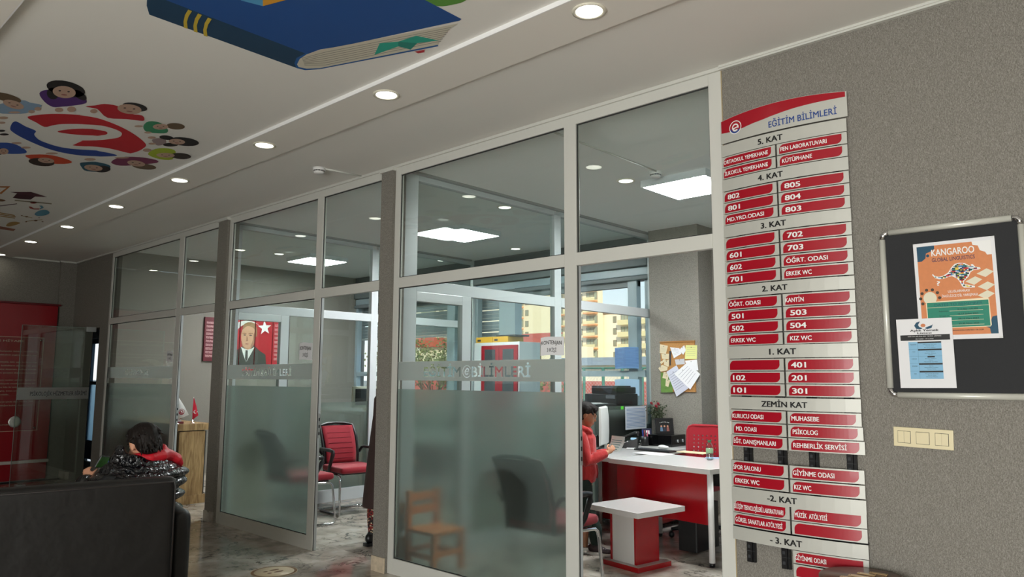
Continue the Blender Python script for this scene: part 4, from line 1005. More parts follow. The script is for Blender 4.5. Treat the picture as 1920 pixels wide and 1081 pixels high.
b = MB(); cp(b, INK('cover', (26, 78, 146)), [(290, -60), (312, 0), (576, 101), (600, 92), (640, 86), (862, 38), (865, 35), (798, 0), (700, -60)], 0.0003); b.build('printed_cover', bk)
b = MB(); cp(b, INK('pages', (214, 208, 190)), [(557, 120), (562, 110), (575, 101), (605, 92), (860, 43), (845, 52), (832, 66), (824, 74), (822, 83), (600, 127), (575, 128), (560, 125)], 0.0008)
for k in range(7):
    a = k / 7
    cp(b, INK('page_line', (150, 148, 136)), [(566 + 6 * a, 108 + 15 * a), (610, 96.5 + 28 * a), (846 - 22 * a, 50 + 30 * a), (846 - 22 * a, 51 + 30 * a), (610, 97.5 + 28 * a), (566 + 6 * a, 109 + 15 * a)], 0.0011)
b.build('printed_pages', bk)
b = MB(); cp(b, INK('ribbon', (44, 168, 146)), [(702, 102), (712, 80), (747, 77), (780, 66), (823, 75), (782, 80), (770, 92), (747, 86)], 0.0014); cp(b, INK('ribbon_dark', (34, 136, 122)), [(747, 77), (782, 80), (770, 92), (747, 86)], 0.0016)
cp(b, INK('bow_red', (190, 52, 62)), [(777, 96), (798, 92), (795, 95), (797, 97), (784, 99)], 0.0014); b.build('printed_bookmark', bk)
b = MB()
for dx, dy in ((0, 0), (18.5, 7.3), (37, 15)):
    cp(b, INK('yellow', (206, 180, 60)), [(344 + dx, 40 + dy), (347 + dx, 27 + dy), (353 + dx, 17 + dy), (360 + dx, 20 + dy), (353.5 + dx, 30 + dy), (350.5 + dx, 40 + dy), (352 + dx, 53 + dy), (345 + dx, 51 + dy)], 0.0012)
b.build('printed_stripe', bk)
b = MB(); cp(b, INK('light_blue', (86, 160, 206)), [(440, -30), (452, 0), (493, 10.5), (493, -30)], 0.0012); cp(b, INK('orange', (226, 160, 48)), [(493, 10.5), (540, -2), (600, -30), (493, -30)], 0.0013); b.build('printed_box', bk)
b = MB(); cp(b, INK('green', (92, 150, 60)), smooth_closed([(798, 1), (822, 11), (850, 8), (875, -1), (900, -30), (780, -40)]), 0.0002); b.build('printed_leaf', bk)
A_ = lambda pts: [(x / 5.147, 130 + y / 5.147) for x, y in pts]
B2 = lambda pts: [(150 + x / 6.358, 170 + y / 6.358) for x, y in pts]
lg = thing('ceiling_print', 'printed red and blue round logo ringed by smiling children on the ceiling', 'ceiling print', loc=tuple(at(150, 250, 'z', ZM)))
R1 = INK('logo_red', (196, 30, 44)); B1 = INK('logo_blue', (34, 66, 148))
b = MB(); cp(b, R1, smooth_closed(A_([(265, 455), (450, 430), (600, 428), (800, 440)]) + B2([(0, 290), (200, 322), (400, 390), (560, 465), (680, 540), (765, 610), (787, 650), (760, 680), (700, 715), (620, 740), (570, 738), (350, 685), (150, 662)]) + A_([(800, 740), (700, 730), (600, 705), (520, 680), (480, 650), (480, 632), (600, 660), (800, 682)]) + B2([(0, 590), (200, 588), (380, 570), (470, 550), (500, 515), (480, 485), (400, 450), (250, 412), (0, 395)]) + A_([(800, 525), (600, 525), (500, 540), (430, 553), (350, 510)]), 3), 0.0002)
cp(b, R1, smooth_closed(A_([(553, 598), (650, 578), (800, 570), (978, 578)]) + B2([(150, 455), (290, 477), (328, 502), (290, 525), (150, 535)]) + A_([(978, 637), (800, 632), (650, 618)]), 3), 0.0002)
b.build('printed_swirl', lg)
b = MB(); cp(b, B1, smooth_closed(A_([(98, 570), (115, 520), (145, 500), (180, 510), (250, 550), (345, 590), (330, 620), (345, 650), (400, 690), (550, 740), (700, 765), (978, 783)]) + B2([(200, 712), (350, 740), (445, 768), (380, 778), (200, 782)]) + A_([(978, 838), (800, 830), (650, 810), (500, 775), (350, 720), (200, 650), (120, 600)]), 3), 0.0002)
b.build('printed_arc', lg)
SK = INK('skin', (196, 164, 144)); HB = INK('hair_brown', (52, 40, 34)); HL = INK('hair_light', (104, 84, 62)); HK = INK('hair_black', (30, 26, 26))
EY = INK('eye', (50, 40, 36)); LP = INK('lip', (150, 90, 84))
def kid(shirt, pts, hair, hm, face, hands=(), T=A_, extra=None):
    b = MB(); cp(b, INK('shirt_%d_%d_%d' % shirt, shirt), smooth_closed(T(pts), 3), 0.0004)
    for h in hair: cp(b, hm, T(ell(h[0], h[1], h[2], h[3], 20, math.radians(h[4]))), 0.0008)
    fx, fy, fr, fs, ft = face; ft = math.radians(ft); cp(b, SK, T(ell(fx, fy, fr, fs, 20, ft)), 0.0012)
    for s_ in (-0.38, 0.38):
        q = (fx + s_ * fr * math.cos(ft), fy + s_ * fr * math.sin(ft) - 0.15 * fs); cp(b, EY, T(ell(q[0], q[1], fr * 0.12, fs * 0.12, 8)), 0.0015)
    cp(b, LP, T(ell(fx, fy + fs * 0.45, fr * 0.28, fs * 0.12, 8, ft)), 0.0015)
    for h in hands: cp(b, SK, T(ell(h[0], h[1], h[2], h[3], 12)), 0.0006)
    b.build('printed_child', lg)
kid((84, 44, 120), [(380, 230), (450, 195), (640, 200), (810, 250), (832, 290), (825, 325), (700, 348), (600, 357), (510, 360), (430, 310)], [(635, 185, 190, 75, 12), (510, 230, 60, 55, 30), (770, 245, 75, 35, 35)], HK, (620, 215, 112, 58, 6), ((570, 388, 42, 22), (690, 382, 42, 28)))
kid((140, 168, 196), [(-60, 350), (200, 295), (290, 318), (405, 345), (320, 400), (200, 425), (-40, 415)], [(60, 268, 150, 38, 14)], HL, (130, 335, 105, 38, 16), ((305, 405, 32, 16), (365, 378, 34, 18), (140, 412, 60, 10)))
kid((186, 30, 46), [(65, 185), (180, 172), (290, 155), (450, 180), (600, 270), (740, 292), (765, 352), (680, 350), (550, 335), (330, 320), (230, 235), (190, 210)], [(655, 190, 150, 48, 10)], HK, (590, 215, 145, 58, 6), ((165, 240, 45, 26),), B2)
kid((60, 146, 104), [(755, 420), (820, 362), (960, 380), (1050, 465), (1000, 505), (800, 488)], [(1140, 420, 110, 38, 4)], HL, (960, 425, 92, 34, 0), ((700, 420, 52, 12), (810, 495, 45, 12)), B2)
kid((160, 140, 140), [(860, 580), (950, 560), (1020, 580), (1020, 630), (930, 650), (880, 620)], [(1240, 603, 180, 50, 6), (1030, 555, 85, 26, 6), (1080, 640, 90, 22, 0)], HK, (1155, 603, 98, 33, 4), ((855, 555, 48, 15), (860, 628, 45, 12)), B2)
kid((170, 190, 50), [(810, 755), (900, 690), (1050, 685), (1140, 720), (1100, 815), (950, 812)], [(1200, 775, 125, 36, 4)], HB, (1020, 765, 110, 28, 2), ((800, 705, 52, 20),), B2)
kid((124, 50, 84), [(370, 850), (480, 790), (700, 788), (900, 820), (920, 855), (700, 880), (480, 890)], [(765, 900, 145, 34, 6)], HL, (670, 862, 108, 34, 8), ((500, 795, 90, 9),), B2)
kid((40, 90, 110), [(0, 860), (60, 850), (190, 845), (340, 880), (360, 915), (290, 960), (80, 955), (20, 910)], [(260, 930, 105, 40, 0)], HK, (160, 915, 110, 36, 6), ((120, 815, 70, 16),), B2)
kid((206, 74, 40), [(250, 825), (450, 820), (600, 850), (695, 890), (620, 910), (400, 900), (290, 860)], [(400, 892, 126, 38, 6)], HB, (445, 875, 80, 26, 6), ((500, 808, 60, 10),))
kid((46, 84, 168), [(-40, 710), (120, 712), (240, 770), (240, 808), (50, 810), (-40, 770)], [(-20, 790, 60, 34, 0)], HB, (35, 788, 48, 30, 0), ((250, 752, 48, 10), (160, 708, 50, 9)))
b = MB()
for (x, y, a, c, m) in ((30, 465, 50, 13, SK), (15, 512, 38, 11, SK), (15, 590, 36, 10, HK), (40, 625, 46, 10, HK)): cp(b, m, A_(ell(x, y, a, c)), 0.0005)
b.build('printed_child', lg)
K_ = lambda pts: [(x / 4.7, 330 + y / 4.7) for x, y in pts]
dd = thing('ceiling_print', 'printed graduation cap and school doodles at the far end of the ceiling', 'ceiling print', loc=tuple(at(40, 400, 'z', ZM)))
def dprint(name, *items):
    b = MB()
    for m, pts in items: cp(b, m, K_(pts), 0.0003)
    b.build(name, dd)
def stroke(x0, y0, x1, y1, w): return [(x0, y0 - w), (x1, y1 - w), (x1, y1 + w), (x0, y0 + w)]
TAN = INK('tan', (176, 140, 76)); BRN = INK('brown', (120, 84, 50)); MR = INK('maroon', (62, 24, 36)); TL_ = INK('steel_blue', (90, 150, 176)); DR = INK('dull_red', (170, 70, 60))
dprint('printed_cap', (MR, [(150, 150), (310, 178), (270, 205), (180, 200), (112, 190)]), (INK('maroon2', (78, 34, 46)), [(90, 138), (275, 138), (415, 182), (300, 178)]))
dprint('printed_scroll', (INK('scroll', (150, 140, 118)), stroke(130, 212, 455, 242, 5)), (DR, ell(295, 232, 30, 9)))
dprint('printed_magnet', (DR, [(252, 266), (275, 268), (300, 284), (350, 284), (345, 292), (300, 292), (265, 284)]), (TL_, [(345, 258), (370, 258), (385, 276), (352, 292), (350, 284), (362, 274)]))
dprint('printed_globe', (TL_, smooth_closed([(305, 330), (340, 305), (400, 295), (437, 318), (410, 340), (350, 350), (318, 345)])))
dprint('printed_molecule', (BRN, ell(235, 356, 14, 5)), (TAN, stroke(190, 348, 285, 366, 2)), (BRN, ell(192, 346, 8, 4)), (BRN, ell(315, 390, 16, 6)), (TAN, stroke(230, 396, 375, 382, 2)), (BRN, ell(230, 401, 10, 4)), (BRN, ell(375, 400, 9, 4)), (BRN, ell(345, 366, 8, 3)))
dprint('printed_bulb', (INK('bulb', (190, 156, 96)), smooth_closed([(55, 430), (80, 408), (130, 400), (178, 410), (150, 425), (95, 440), (60, 440)])))
dprint('printed_pencil', *[(TAN, stroke(-20, 318 + 14 * k, 130 + 8 * (k % 2), 345 + 12 * k, 4)) for k in range(3)])
dprint('printed_books', (INK('brick_red', (160, 104, 84)), [(-20, 436), (138, 466), (120, 482), (-20, 462)]))
dprint('printed_ruler', (INK('ruler_orange', (190, 120, 60)), [(-20, 88), (92, 88), (10, 158), (-10, 150), (60, 100), (-20, 98)]), (MR, stroke(-10, 262, 150, 242, 3)), (BRN, smooth_closed([(-10, 200), (30, 205), (50, 215), (20, 222), (-10, 218)])))

# ================================================================== LIGHTS and detectors on ceilings
RIM = mat('downlight_rim', (236, 232, 214), 0.4)
LED = emis('led_warm', (1.0, 0.96, 0.82), 6.5 * DOWNLIGHT); LEDO = emis('led_office', (1.0, 0.98, 0.9), 3.5); PAN = emis('panel_diffuser', (0.97, 1.0, 1.0), 4 * PANEL)
def downlight(x, y, z, label, led, group):
    t = thing('downlight', label, 'ceiling light', loc=(x, y, z), group=group)
    one('rim', MB().mat(RIM).lathe([(0.078, 0), (0.08, -0.004), (0.066, -0.007), (0.060, -0.003), (0.058, 0)], (x, y, z), 28), parent=t)
    one('lens', MB().mat(led).lathe([(0.0, -0.0045), (0.0595, -0.0045), (0.0595, -0.001), (0.0, -0.001)], (x, y, z), 28), parent=t)
    return t
od = ('second', 'third', 'fourth', 'fifth', 'sixth', 'seventh')
for i, xx in enumerate((-1.92, -3.41, -4.83, -6.25, -7.70, -9.17, -10.55, -11.99)):
    lb = 'largest and nearest downlight in the lobby soffit, above the long wall' if i == 0 else ('lobby soffit downlight at the far end wall, cut by the photo edge' if i == 7 else od[i - 1] + ' downlight along the lobby soffit counting from the nearest')
    downlight(xx, 2.575, 3.104, lb, LED, 'lobby soffit downlights')
for xx, yy, lb in ((-3.49, 5.18, 'small downlight beside the smoke detector in the nearest office'), (-4.94, 5.21, 'small downlight in the middle office, near its glazed wall, above the ceiling panel'), (-6.47, 7.03, 'small downlight in the middle office close to the window pelmet'), (-6.35, 5.18, 'small downlight in the middle office, left of its square panel'), (-7.78, 5.19, 'small downlight in the far office nearest to the dividing glazing'), (-9.16, 5.17, 'small downlight in the far office left of its square panel'), (-7.92, 7.04, 'small downlight in the far office close to the window pelmet')):
    downlight(xx, yy, ZC, lb, LEDO, 'office downlights')
def panel(x, y, lb, z=3.062):
    t = thing('panel_light', lb, 'ceiling light', loc=(x, y, ZC), group='square office panel lights'); s = 0.305
    fr = MB().mat(mat('panel_frame', (222, 226, 228), 0.4))
    for a in ((-s, -s, s, -s + 0.014), (-s, s - 0.014, s, s), (-s, -s + 0.014, -s + 0.014, s - 0.014), (s - 0.014, -s + 0.014, s, s - 0.014)): fr.box(x + a[0], y + a[1], z, x + a[2], y + a[3], ZC)
    fr.build('frame', t); one('diffuser', BX(PAN, x - s + 0.014, y - s + 0.014, z + 0.003, x + s - 0.014, y + s - 0.014, z + 0.01), parent=t)
panel(-3.10, 5.58, 'bright square ceiling panel in the nearest office, cut by the door post')
panel(-6.12, 5.76, 'bright square ceiling panel in the middle office'); panel(-9.08, 5.72, 'bright square ceiling panel in the far office')
def smoke(x, y, lb, pts):
    t = thing('smoke_detector', lb, 'smoke detector', loc=(x, y, ZC))
    one('base', MB().mat(WHITE).lathe([(0.05, 0), (0.05, -0.02), (0.045, -0.024)], (x, y, ZC), 24), parent=t)
    one('sensor_head', MB().mat(WHITE).lathe([(0.044, -0.03), (0.04, -0.044), (0.026, -0.05), (0.0, -0.051)], (x, y, ZC), 24), parent=t)
    v = MB().mat(BLACK)
    for k in range(12): a = k * PI / 6; v.box(-0.006, 0.041, -0.031, 0.006, 0.0435, -0.024, M=Matrix.Translation((x, y, ZC)) @ Matrix.Rotation(a, 4, 'Z'))
    v.build('vent_slots', t)
    one('cable_duct', MB().mat(PVC).tube([(p[0], p[1], ZC - 0.006) for p in pts], 0.007, 6), parent=t)
smoke(-5.10, 3.20, 'white smoke detector with short cable duct on the lobby ceiling', [(-5.07, 3.235), (-5.03, 3.56)])
smoke(-3.16, 5.12, 'smoke detector with long ceiling duct in the nearest office', [(-3.13, 3.66), (-3.13, 5.08)])
# ================================================================== PICTURES, BANNER, GLASS LEAF at the far end
def yz_frame(X, y0, y1, z0, z1):
    """u left-right (towards +y), v top-bottom on a wall facing +x"""
    return lambda u, v, l=0.0: Vector((X + l, y0 + (y1 - y0) * u, z1 - (z1 - z0) * v))
XW = -10.50
ARTR = mat('canvas_red', (170, 20, 34), 0.6, noise=0.08, nscale=8); DRED = mat('canvas_dark_red', (92, 14, 28), 0.6)
art = thing('canvas_picture', "red split canvas with crescent, star and a man's portrait on the far office wall", 'picture', loc=(XW, 5.4, 1.68))
cols = [(4.79, 5.06, 1.67, 2.30), (5.075, 5.315, 1.56, 2.31), (5.33, 5.56, 1.54, 2.315), (5.575, 5.85, 1.58, 2.32), (5.865, 6.05, 1.63, 2.325)]
Fa = lambda y, z, l=0.0: Vector((XW + 0.03 + l, y, z))
from mathutils.geometry import tessellate_polygon
def clip(pts, a, b, ax=0):
    """Sutherland-Hodgman against a<=pts[ax]<=b"""
    for lim, sgn in ((a, 1), (b, -1)):
        out = []
        for i in range(len(pts)):
            p, q = pts[i - 1], pts[i]; ip, iq = (p[ax] - lim) * sgn >= 0, (q[ax] - lim) * sgn >= 0
            if ip != iq:
                t = (lim - p[ax]) / (q[ax] - p[ax]); out.append((p[0] + (q[0] - p[0]) * t, p[1] + (q[1] - p[1]) * t))
            if iq: out.append(q)
        pts = out
        if len(pts) < 3: return []
    return pts
def star(cx, cy, R, rot=0.3): return [(cx + (R if k % 2 == 0 else R * 0.4) * math.cos(rot + PI / 2 + k * PI / 5), cy + (R if k % 2 == 0 else R * 0.4) * math.sin(rot + PI / 2 + k * PI / 5)) for k in range(10)]
def crescent(cx, cy, R, r, off, a0=0.0):
    out = []; N = 40
    th = math.acos(max(-1, min(1, (off * off + R * R - r * r) / (2 * off * R))))
    for k in range(N + 1): a = a0 + th + (2 * PI - 2 * th) * k / N; out.append((cx + R * math.cos(a), cy + R * math.sin(a)))
    px_, py_ = cx + off * math.cos(a0), cy + off * math.sin(a0); ph = PI - math.acos(max(-1, min(1, (off * off + r * r - R * R) / (2 * off * r))))
    for k in range(1, N): a = a0 - ph - (2 * PI - 2 * ph) * k / N; out.append((px_ + r * math.cos(a), py_ + r * math.sin(a)))
    return out
cy_, cz_ = 5.29, 1.955
WH = mat('canvas_white', (226, 230, 226), 0.6); FACE = mat('canvas_skin', (206, 160, 128), 0.6); FSH = mat('canvas_skin_dark', (160, 112, 86), 0.6)
HR = mat('canvas_hair', (150, 116, 76), 0.6); COAT = mat('canvas_coat', (60, 62, 56), 0.6); EYE = mat('canvas_eye', (60, 52, 48), 0.6)
layers = [(WH, crescent(cy_, cz_, 0.33, 0.285, 0.07, 0.15), 0.001),
          (COAT, [(5.00, 1.62), (5.02, 1.74), (5.12, 1.83), (5.23, 1.90), (5.40, 1.92), (5.50, 1.84), (5.60, 1.78), (5.62, 1.62)], 0.0015),
          (WH, [(5.20, 1.89), (5.24, 1.78), (5.29, 1.66), (5.36, 1.78), (5.42, 1.90), (5.36, 1.86), (5.26, 1.86)], 0.0018), (COAT, [(5.275, 1.84), (5.31, 1.84), (5.315, 1.72), (5.29, 1.66), (5.27, 1.72)], 0.00195),
          (FACE, smooth_closed([(5.21, 2.14), (5.195, 2.05), (5.21, 1.95), (5.25, 1.875), (5.31, 1.85), (5.37, 1.88), (5.41, 1.96), (5.43, 2.06), (5.42, 2.15), (5.37, 2.21), (5.27, 2.21)]), 0.002),
          (FSH, smooth_closed([(5.37, 1.88), (5.41, 1.96), (5.43, 2.06), (5.42, 2.12), (5.39, 2.08), (5.38, 1.98), (5.35, 1.90)]), 0.0022),
          (HR, smooth_closed([(5.22, 2.15), (5.23, 2.22), (5.30, 2.26), (5.39, 2.25), (5.44, 2.18), (5.45, 2.07), (5.43, 2.05), (5.42, 2.13), (5.37, 2.185), (5.28, 2.20)]), 0.0024),
          (EYE, ell(5.25, 2.065, 0.022, 0.008, 10), 0.0026), (EYE, ell(5.345, 2.065, 0.024, 0.008, 10), 0.0026),
          (FSH, [(5.215, 2.085), (5.275, 2.078), (5.278, 2.092), (5.24, 2.10), (5.212, 2.095)], 0.0026), (FSH, [(5.31, 2.078), (5.385, 2.088), (5.382, 2.10), (5.34, 2.102), (5.31, 2.093)], 0.0026),
          (FSH, smooth_closed([(5.285, 2.06), (5.305, 2.0), (5.30, 1.975), (5.275, 1.98), (5.28, 2.0)]), 0.0026), (FSH, smooth_closed([(5.21, 1.97), (5.235, 1.90), (5.29, 1.87), (5.35, 1.885), (5.30, 1.862), (5.23, 1.885), (5.205, 1.95)]), 0.0025), (mat('canvas_lip', (150, 84, 74), 0.6), ell(5.29, 1.935, 0.03, 0.007, 10), 0.0026),
          (WH, star(5.72, 2.19, 0.115, 0.1), 0.001)]
for i, (a, b_, c0, c1_) in enumerate(cols):
    o = BX(DRED if i == 0 else ARTR, XW, a, c0, XW + 0.03, b_, c1_).build('canvas_panel', art)
    m = MB()
    for mm, pts, l in layers:
        if l < 0.0012 and pts is layers[-1][1]: pass
        else: pts = [(p_[0] + 0.15, p_[1]) for p_ in pts]
        q = clip(clip(list(pts), a, b_, 0), c0, c1_, 1)
        if len(q) > 2: P3 = [Fa(y, z, l) for y, z in q]; m.mat(mm); m.add(P3, [tuple(t) for t in tessellate_polygon([P3])], False)
    if m.v: m.build('printed_picture', o)
anthem = ['Korkma, sönmez bu şafaklarda yüzen al sancak;', 'Sönmeden yurdumun üstünde tüten en son ocak.', 'O benim milletimin yıldızıdır, parlayacak;', 'O benimdir, o benim milletimindir ancak.']
hitabe = ['Ey Türk gençliği! Birinci vazifen, Türk istiklâlini,', 'Türk cumhuriyetini, ilelebet, muhafaza ve müdafaa etmektir.', 'Mevcudiyetinin ve istikbalinin yegâne temeli budur.', 'Bu temel, senin, en kıymetli hazinendir.']
PINKT = mat('canvas_text', (240, 196, 196), 0.6)
for (a, b_, z0, z1, n, src) in ((4.81, 5.04, 1.72, 2.25, 10, anthem), (5.885, 6.035, 1.69, 2.27, 9, hitabe)):
    m = MB().mat(PINKT); Fq = yz_frame(XW + 0.031, a, b_, z0, z1)
    for k in range(n):
        v = (k + 0.5) / n
        for j in range(3): ftext(m, Fq, src[(k + j) % 4], 0.02, 0.96, v + 0.022 * j - 0.01, v + 0.022 * j - 0.026, 0.001, 0.06)
    m.build('lettering', art)

# red honour banner on the end wall
XE = XL
BR_ = mat('banner_red', (150, 6, 24), 0.35, spec=0.5)
ba = thing('wall_banner', 'tall red honour board with engraved glass plaque on the far end wall', 'wall board', loc=(XE, 2.6, 0.02))
one('board', BX(BR_, XE, 1.75, 0.02, XE + 0.10, 3.36, 2.45, r=0.004), parent=ba); one('top_rail', BX(mat('banner_dark_red', (104, 6, 20), 0.4), XE, 1.73, 2.45, XE + 0.13, 3.39, 2.475, r=0.003), parent=ba)
one('side_return', BX(mat('black_side', (26, 26, 26), 0.5), XE, 3.36, 0.1, XE + 0.10, 3.368, 2.44), parent=ba)
one('ledge', BX(mat('ledge_white', (206, 196, 190), 0.4), XE, 1.75, 0.25, XE + 0.16, 3.37, 0.29, r=0.004), parent=ba)
Fb = yz_frame(XE + 0.112, 2.05, 3.21, 0.69, 1.99)
pl = one('glass_plaque', BX(glass_mat('plaque_glass', (0.96, 0.94, 0.94), 1.2), XE + 0.106, 2.05, 0.69, XE + 0.112, 3.21, 1.99), parent=ba)
ENG = mat('engraved', (196, 170, 150), 0.5)
m = MB().mat(ENG)
for (u0, v0, u1, v1) in ((0, 0, 1, 0.006), (0, 0.994, 1, 1), (0, 0, 0.007, 1), (0.993, 0, 1, 1)): quad(m, Fb, u0, v0, u1, v1, 0.001)
m.build('engraved_border', pl)
m = MB().mat(ENG); ftext(m, Fb, 'GENÇLİĞE HİTABE', 0.25, 0.79, 0.055, 0.035, 0.001, 0.03)
body = ['Ey Türk gençliği!', 'Birinci vazifen, Türk istiklâlini, Türk cumhuriyetini, ilelebet, muhafaza ve', 'müdafaa etmektir. Mevcudiyetinin ve istikbalinin yegâne temeli budur.', '', 'Bu temel, senin, en kıymetli hazinendir. İstikbalde dahi, seni, bu hazineden', 'mahrum etmek isteyecek, dahilî ve haricî, bedhahların olacaktır. Bir gün,', 'istiklâl ve cumhuriyeti müdafaa mecburiyetine düşersen, vazifeye atılmak', 'için, içinde bulunacağın vaziyetin imkân ve şeraitini düşünmeyeceksin!', '', 'Bu imkân ve şerait, çok nâmüsait bir mahiyette tezahür edebilir. İstiklâl ve', 'cumhuriyetine kastedecek düşmanlar, bütün dünyada emsali görülmemiş bir', 'galibiyetin mümessili olabilirler. Cebren ve hile ile aziz vatanın, bütün', 'kaleleri zaptedilmiş, bütün tersanelerine girilmiş, bütün orduları dağıtılmış', 've memleketin her köşesi bilfiil işgal edilmiş olabilir.', '', 'Ey Türk istikbalinin evlâdı! İşte, bu ahval ve şerait içinde dahi, vazifen; Türk', 'istiklâl ve cumhuriyetini kurtarmaktır! Muhtaç olduğun kudret, damarlarındaki', 'asil kanda, mevcuttur!']
for k, s_ in enumerate(body):
    if s_: ftext(m, Fb, s_, 0.06, 0.06 + (0.88 if len(s_) > 60 else 0.011 * len(s_)), 0.125 + 0.038 * k, 0.11 + 0.038 * k, 0.001, 0.02)
ftext(m, Fb, 'MUSTAFA KEMAL ATATÜRK', 0.3, 0.72, 0.935, 0.922, 0.001, 0.02); ftext(m, Fb, '20 Ekim 1927', 0.42, 0.6, 0.96, 0.949, 0.001, 0.02)
m.build('engraved_text', pl)
m = MB().mat(mat('pale_emblem', (206, 186, 160), 0.6)); pts = crescent(2.50, 1.42, 0.30, 0.24, 0.10, 0.2); P3 = [Vector((XE + 0.1135, y, z)) for y, z in pts]
m.add(P3, [tuple(t) for t in tessellate_polygon([P3])], False); m.build('crescent_emblem', pl)
one('silver_seal', MB().mat(mat('seal_silver', (214, 214, 210), 0.35, metal=0.7, bump=0.8, bscale=90)).lathe([(0.0, 0.006), (0.06, 0.006), (0.075, 0.004), (0.078, 0.0)], (XE + 0.113, 2.93, 0.82), 28, axis='x'), parent=pl)
for yy, zz in ((3.17, 1.95), (2.09, 1.95), (3.17, 0.73), (2.09, 0.73)): one('stand_off', MB().mat(CHROME).lathe([(0.0, 0.008), (0.012, 0.008), (0.012, 0)], (XE + 0.112, yy, zz), 12, axis='x'), parent=pl)
# frameless glass door leaf standing open with its frosted name stripe
XG = -11.12
gl = thing('glass_door_leaf', 'frameless glass door leaf standing open before the red board, frosted lettered stripe', 'glass door', loc=(XG, 3.0, 0))
one('pane', BX(glass_mat('door_glass', (0.80, 0.83, 0.80), 2.2), XG - 0.005, 2.70, 0.01, XG + 0.005, 3.53, 2.10), parent=gl)
one('edge_strip', BX(mat('glass_edge', (110, 130, 122), 0.3), XG - 0.006, 2.695, 0.01, XG + 0.006, 2.70, 2.10), parent=gl)
one('edge_strip', BX(mat('glass_edge'), XG - 0.006, 2.695, 2.10, XG + 0.006, 3.53, 2.104), parent=gl)
one('frosted_stripe', BX(frost_mat('stripe_light', 0.6, (0.9, 0.9, 0.86), 0.75), XG + 0.006, 2.70, 1.145, XG + 0.008, 3.53, 1.30), parent=gl)
m = MB().mat(DGREY); Fg = yz_frame(XG + 0.0085, 2.70, 3.53, 1.145, 1.30); ftext(m, Fg, 'PSİKOLOJİK HİZMETLER BİRİMİ', 0.17, 0.97, 0.68, 0.34, 0.0005, 0.02); m.build('lettering', gl)
one('patch_fitting', BX(ALU, XG - 0.015, 3.45, 0.0, XG + 0.015, 3.57, 0.07, r=0.003), parent=gl); one('patch_fitting', BX(ALU, XG - 0.015, 3.45, 2.05, XG + 0.015, 3.57, 2.115, r=0.003), parent=gl)
fs = thing('floor_socket', 'small square floor socket box near the red honour board', 'socket', loc=(-11.55, 2.92, 0))
one('cover', BX(ALU, -11.61, 2.87, 0, -11.49, 2.97, 0.03, r=0.004), parent=fs); one('socket', MB().mat(BLACK).lathe([(0, 0.033), (0.025, 0.033), (0.025, 0.03)], (-11.55, 2.92, 0), 16), parent=fs)
# round floor sticker
st = thing('floor_sticker', 'round cream floor sticker with brown ring before the middle bay', 'sticker', loc=(-5.25, 3.02, 0))
q = at(514, 1071, 'z', 0); R = 0.17
b = MB().mat(mat('sticker_cream', (206, 192, 160), 0.5)).lathe([(0, 0.0012), (R, 0.0012), (R, 0)], (q.x, q.y, 0), 40); b.build('disc', st)
b = MB().mat(mat('sticker_brown', (120, 92, 60), 0.5)); n = 40
vs = []
for k in range(n): a = 2 * PI * k / n; vs += [(q.x + R * 0.98 * math.cos(a), q.y + R * 0.98 * math.sin(a), 0.0016), (q.x + R * 0.86 * math.cos(a), q.y + R * 0.86 * math.sin(a), 0.0016)]
b.add(vs, [(2 * k, 2 * ((k + 1) % n), 2 * ((k + 1) % n) + 1, 2 * k + 1) for k in range(n)], False); b.build('printed_ring', st)
b = MB().mat(mat('sticker_brown')); F = lambda u, v, l=0.0: Vector((q.x - 0.10 + 0.2 * u, q.y + 0.1 - 0.2 * v, 0.0016))
for sx_ in (0.3, 0.62): pg(b, F, ell(sx_, 0.38, 0.09, 0.2, 14), 0); pg(b, F, ell(sx_, 0.75, 0.07, 0.09, 12), 0)
b.build('printed_footprints', st)

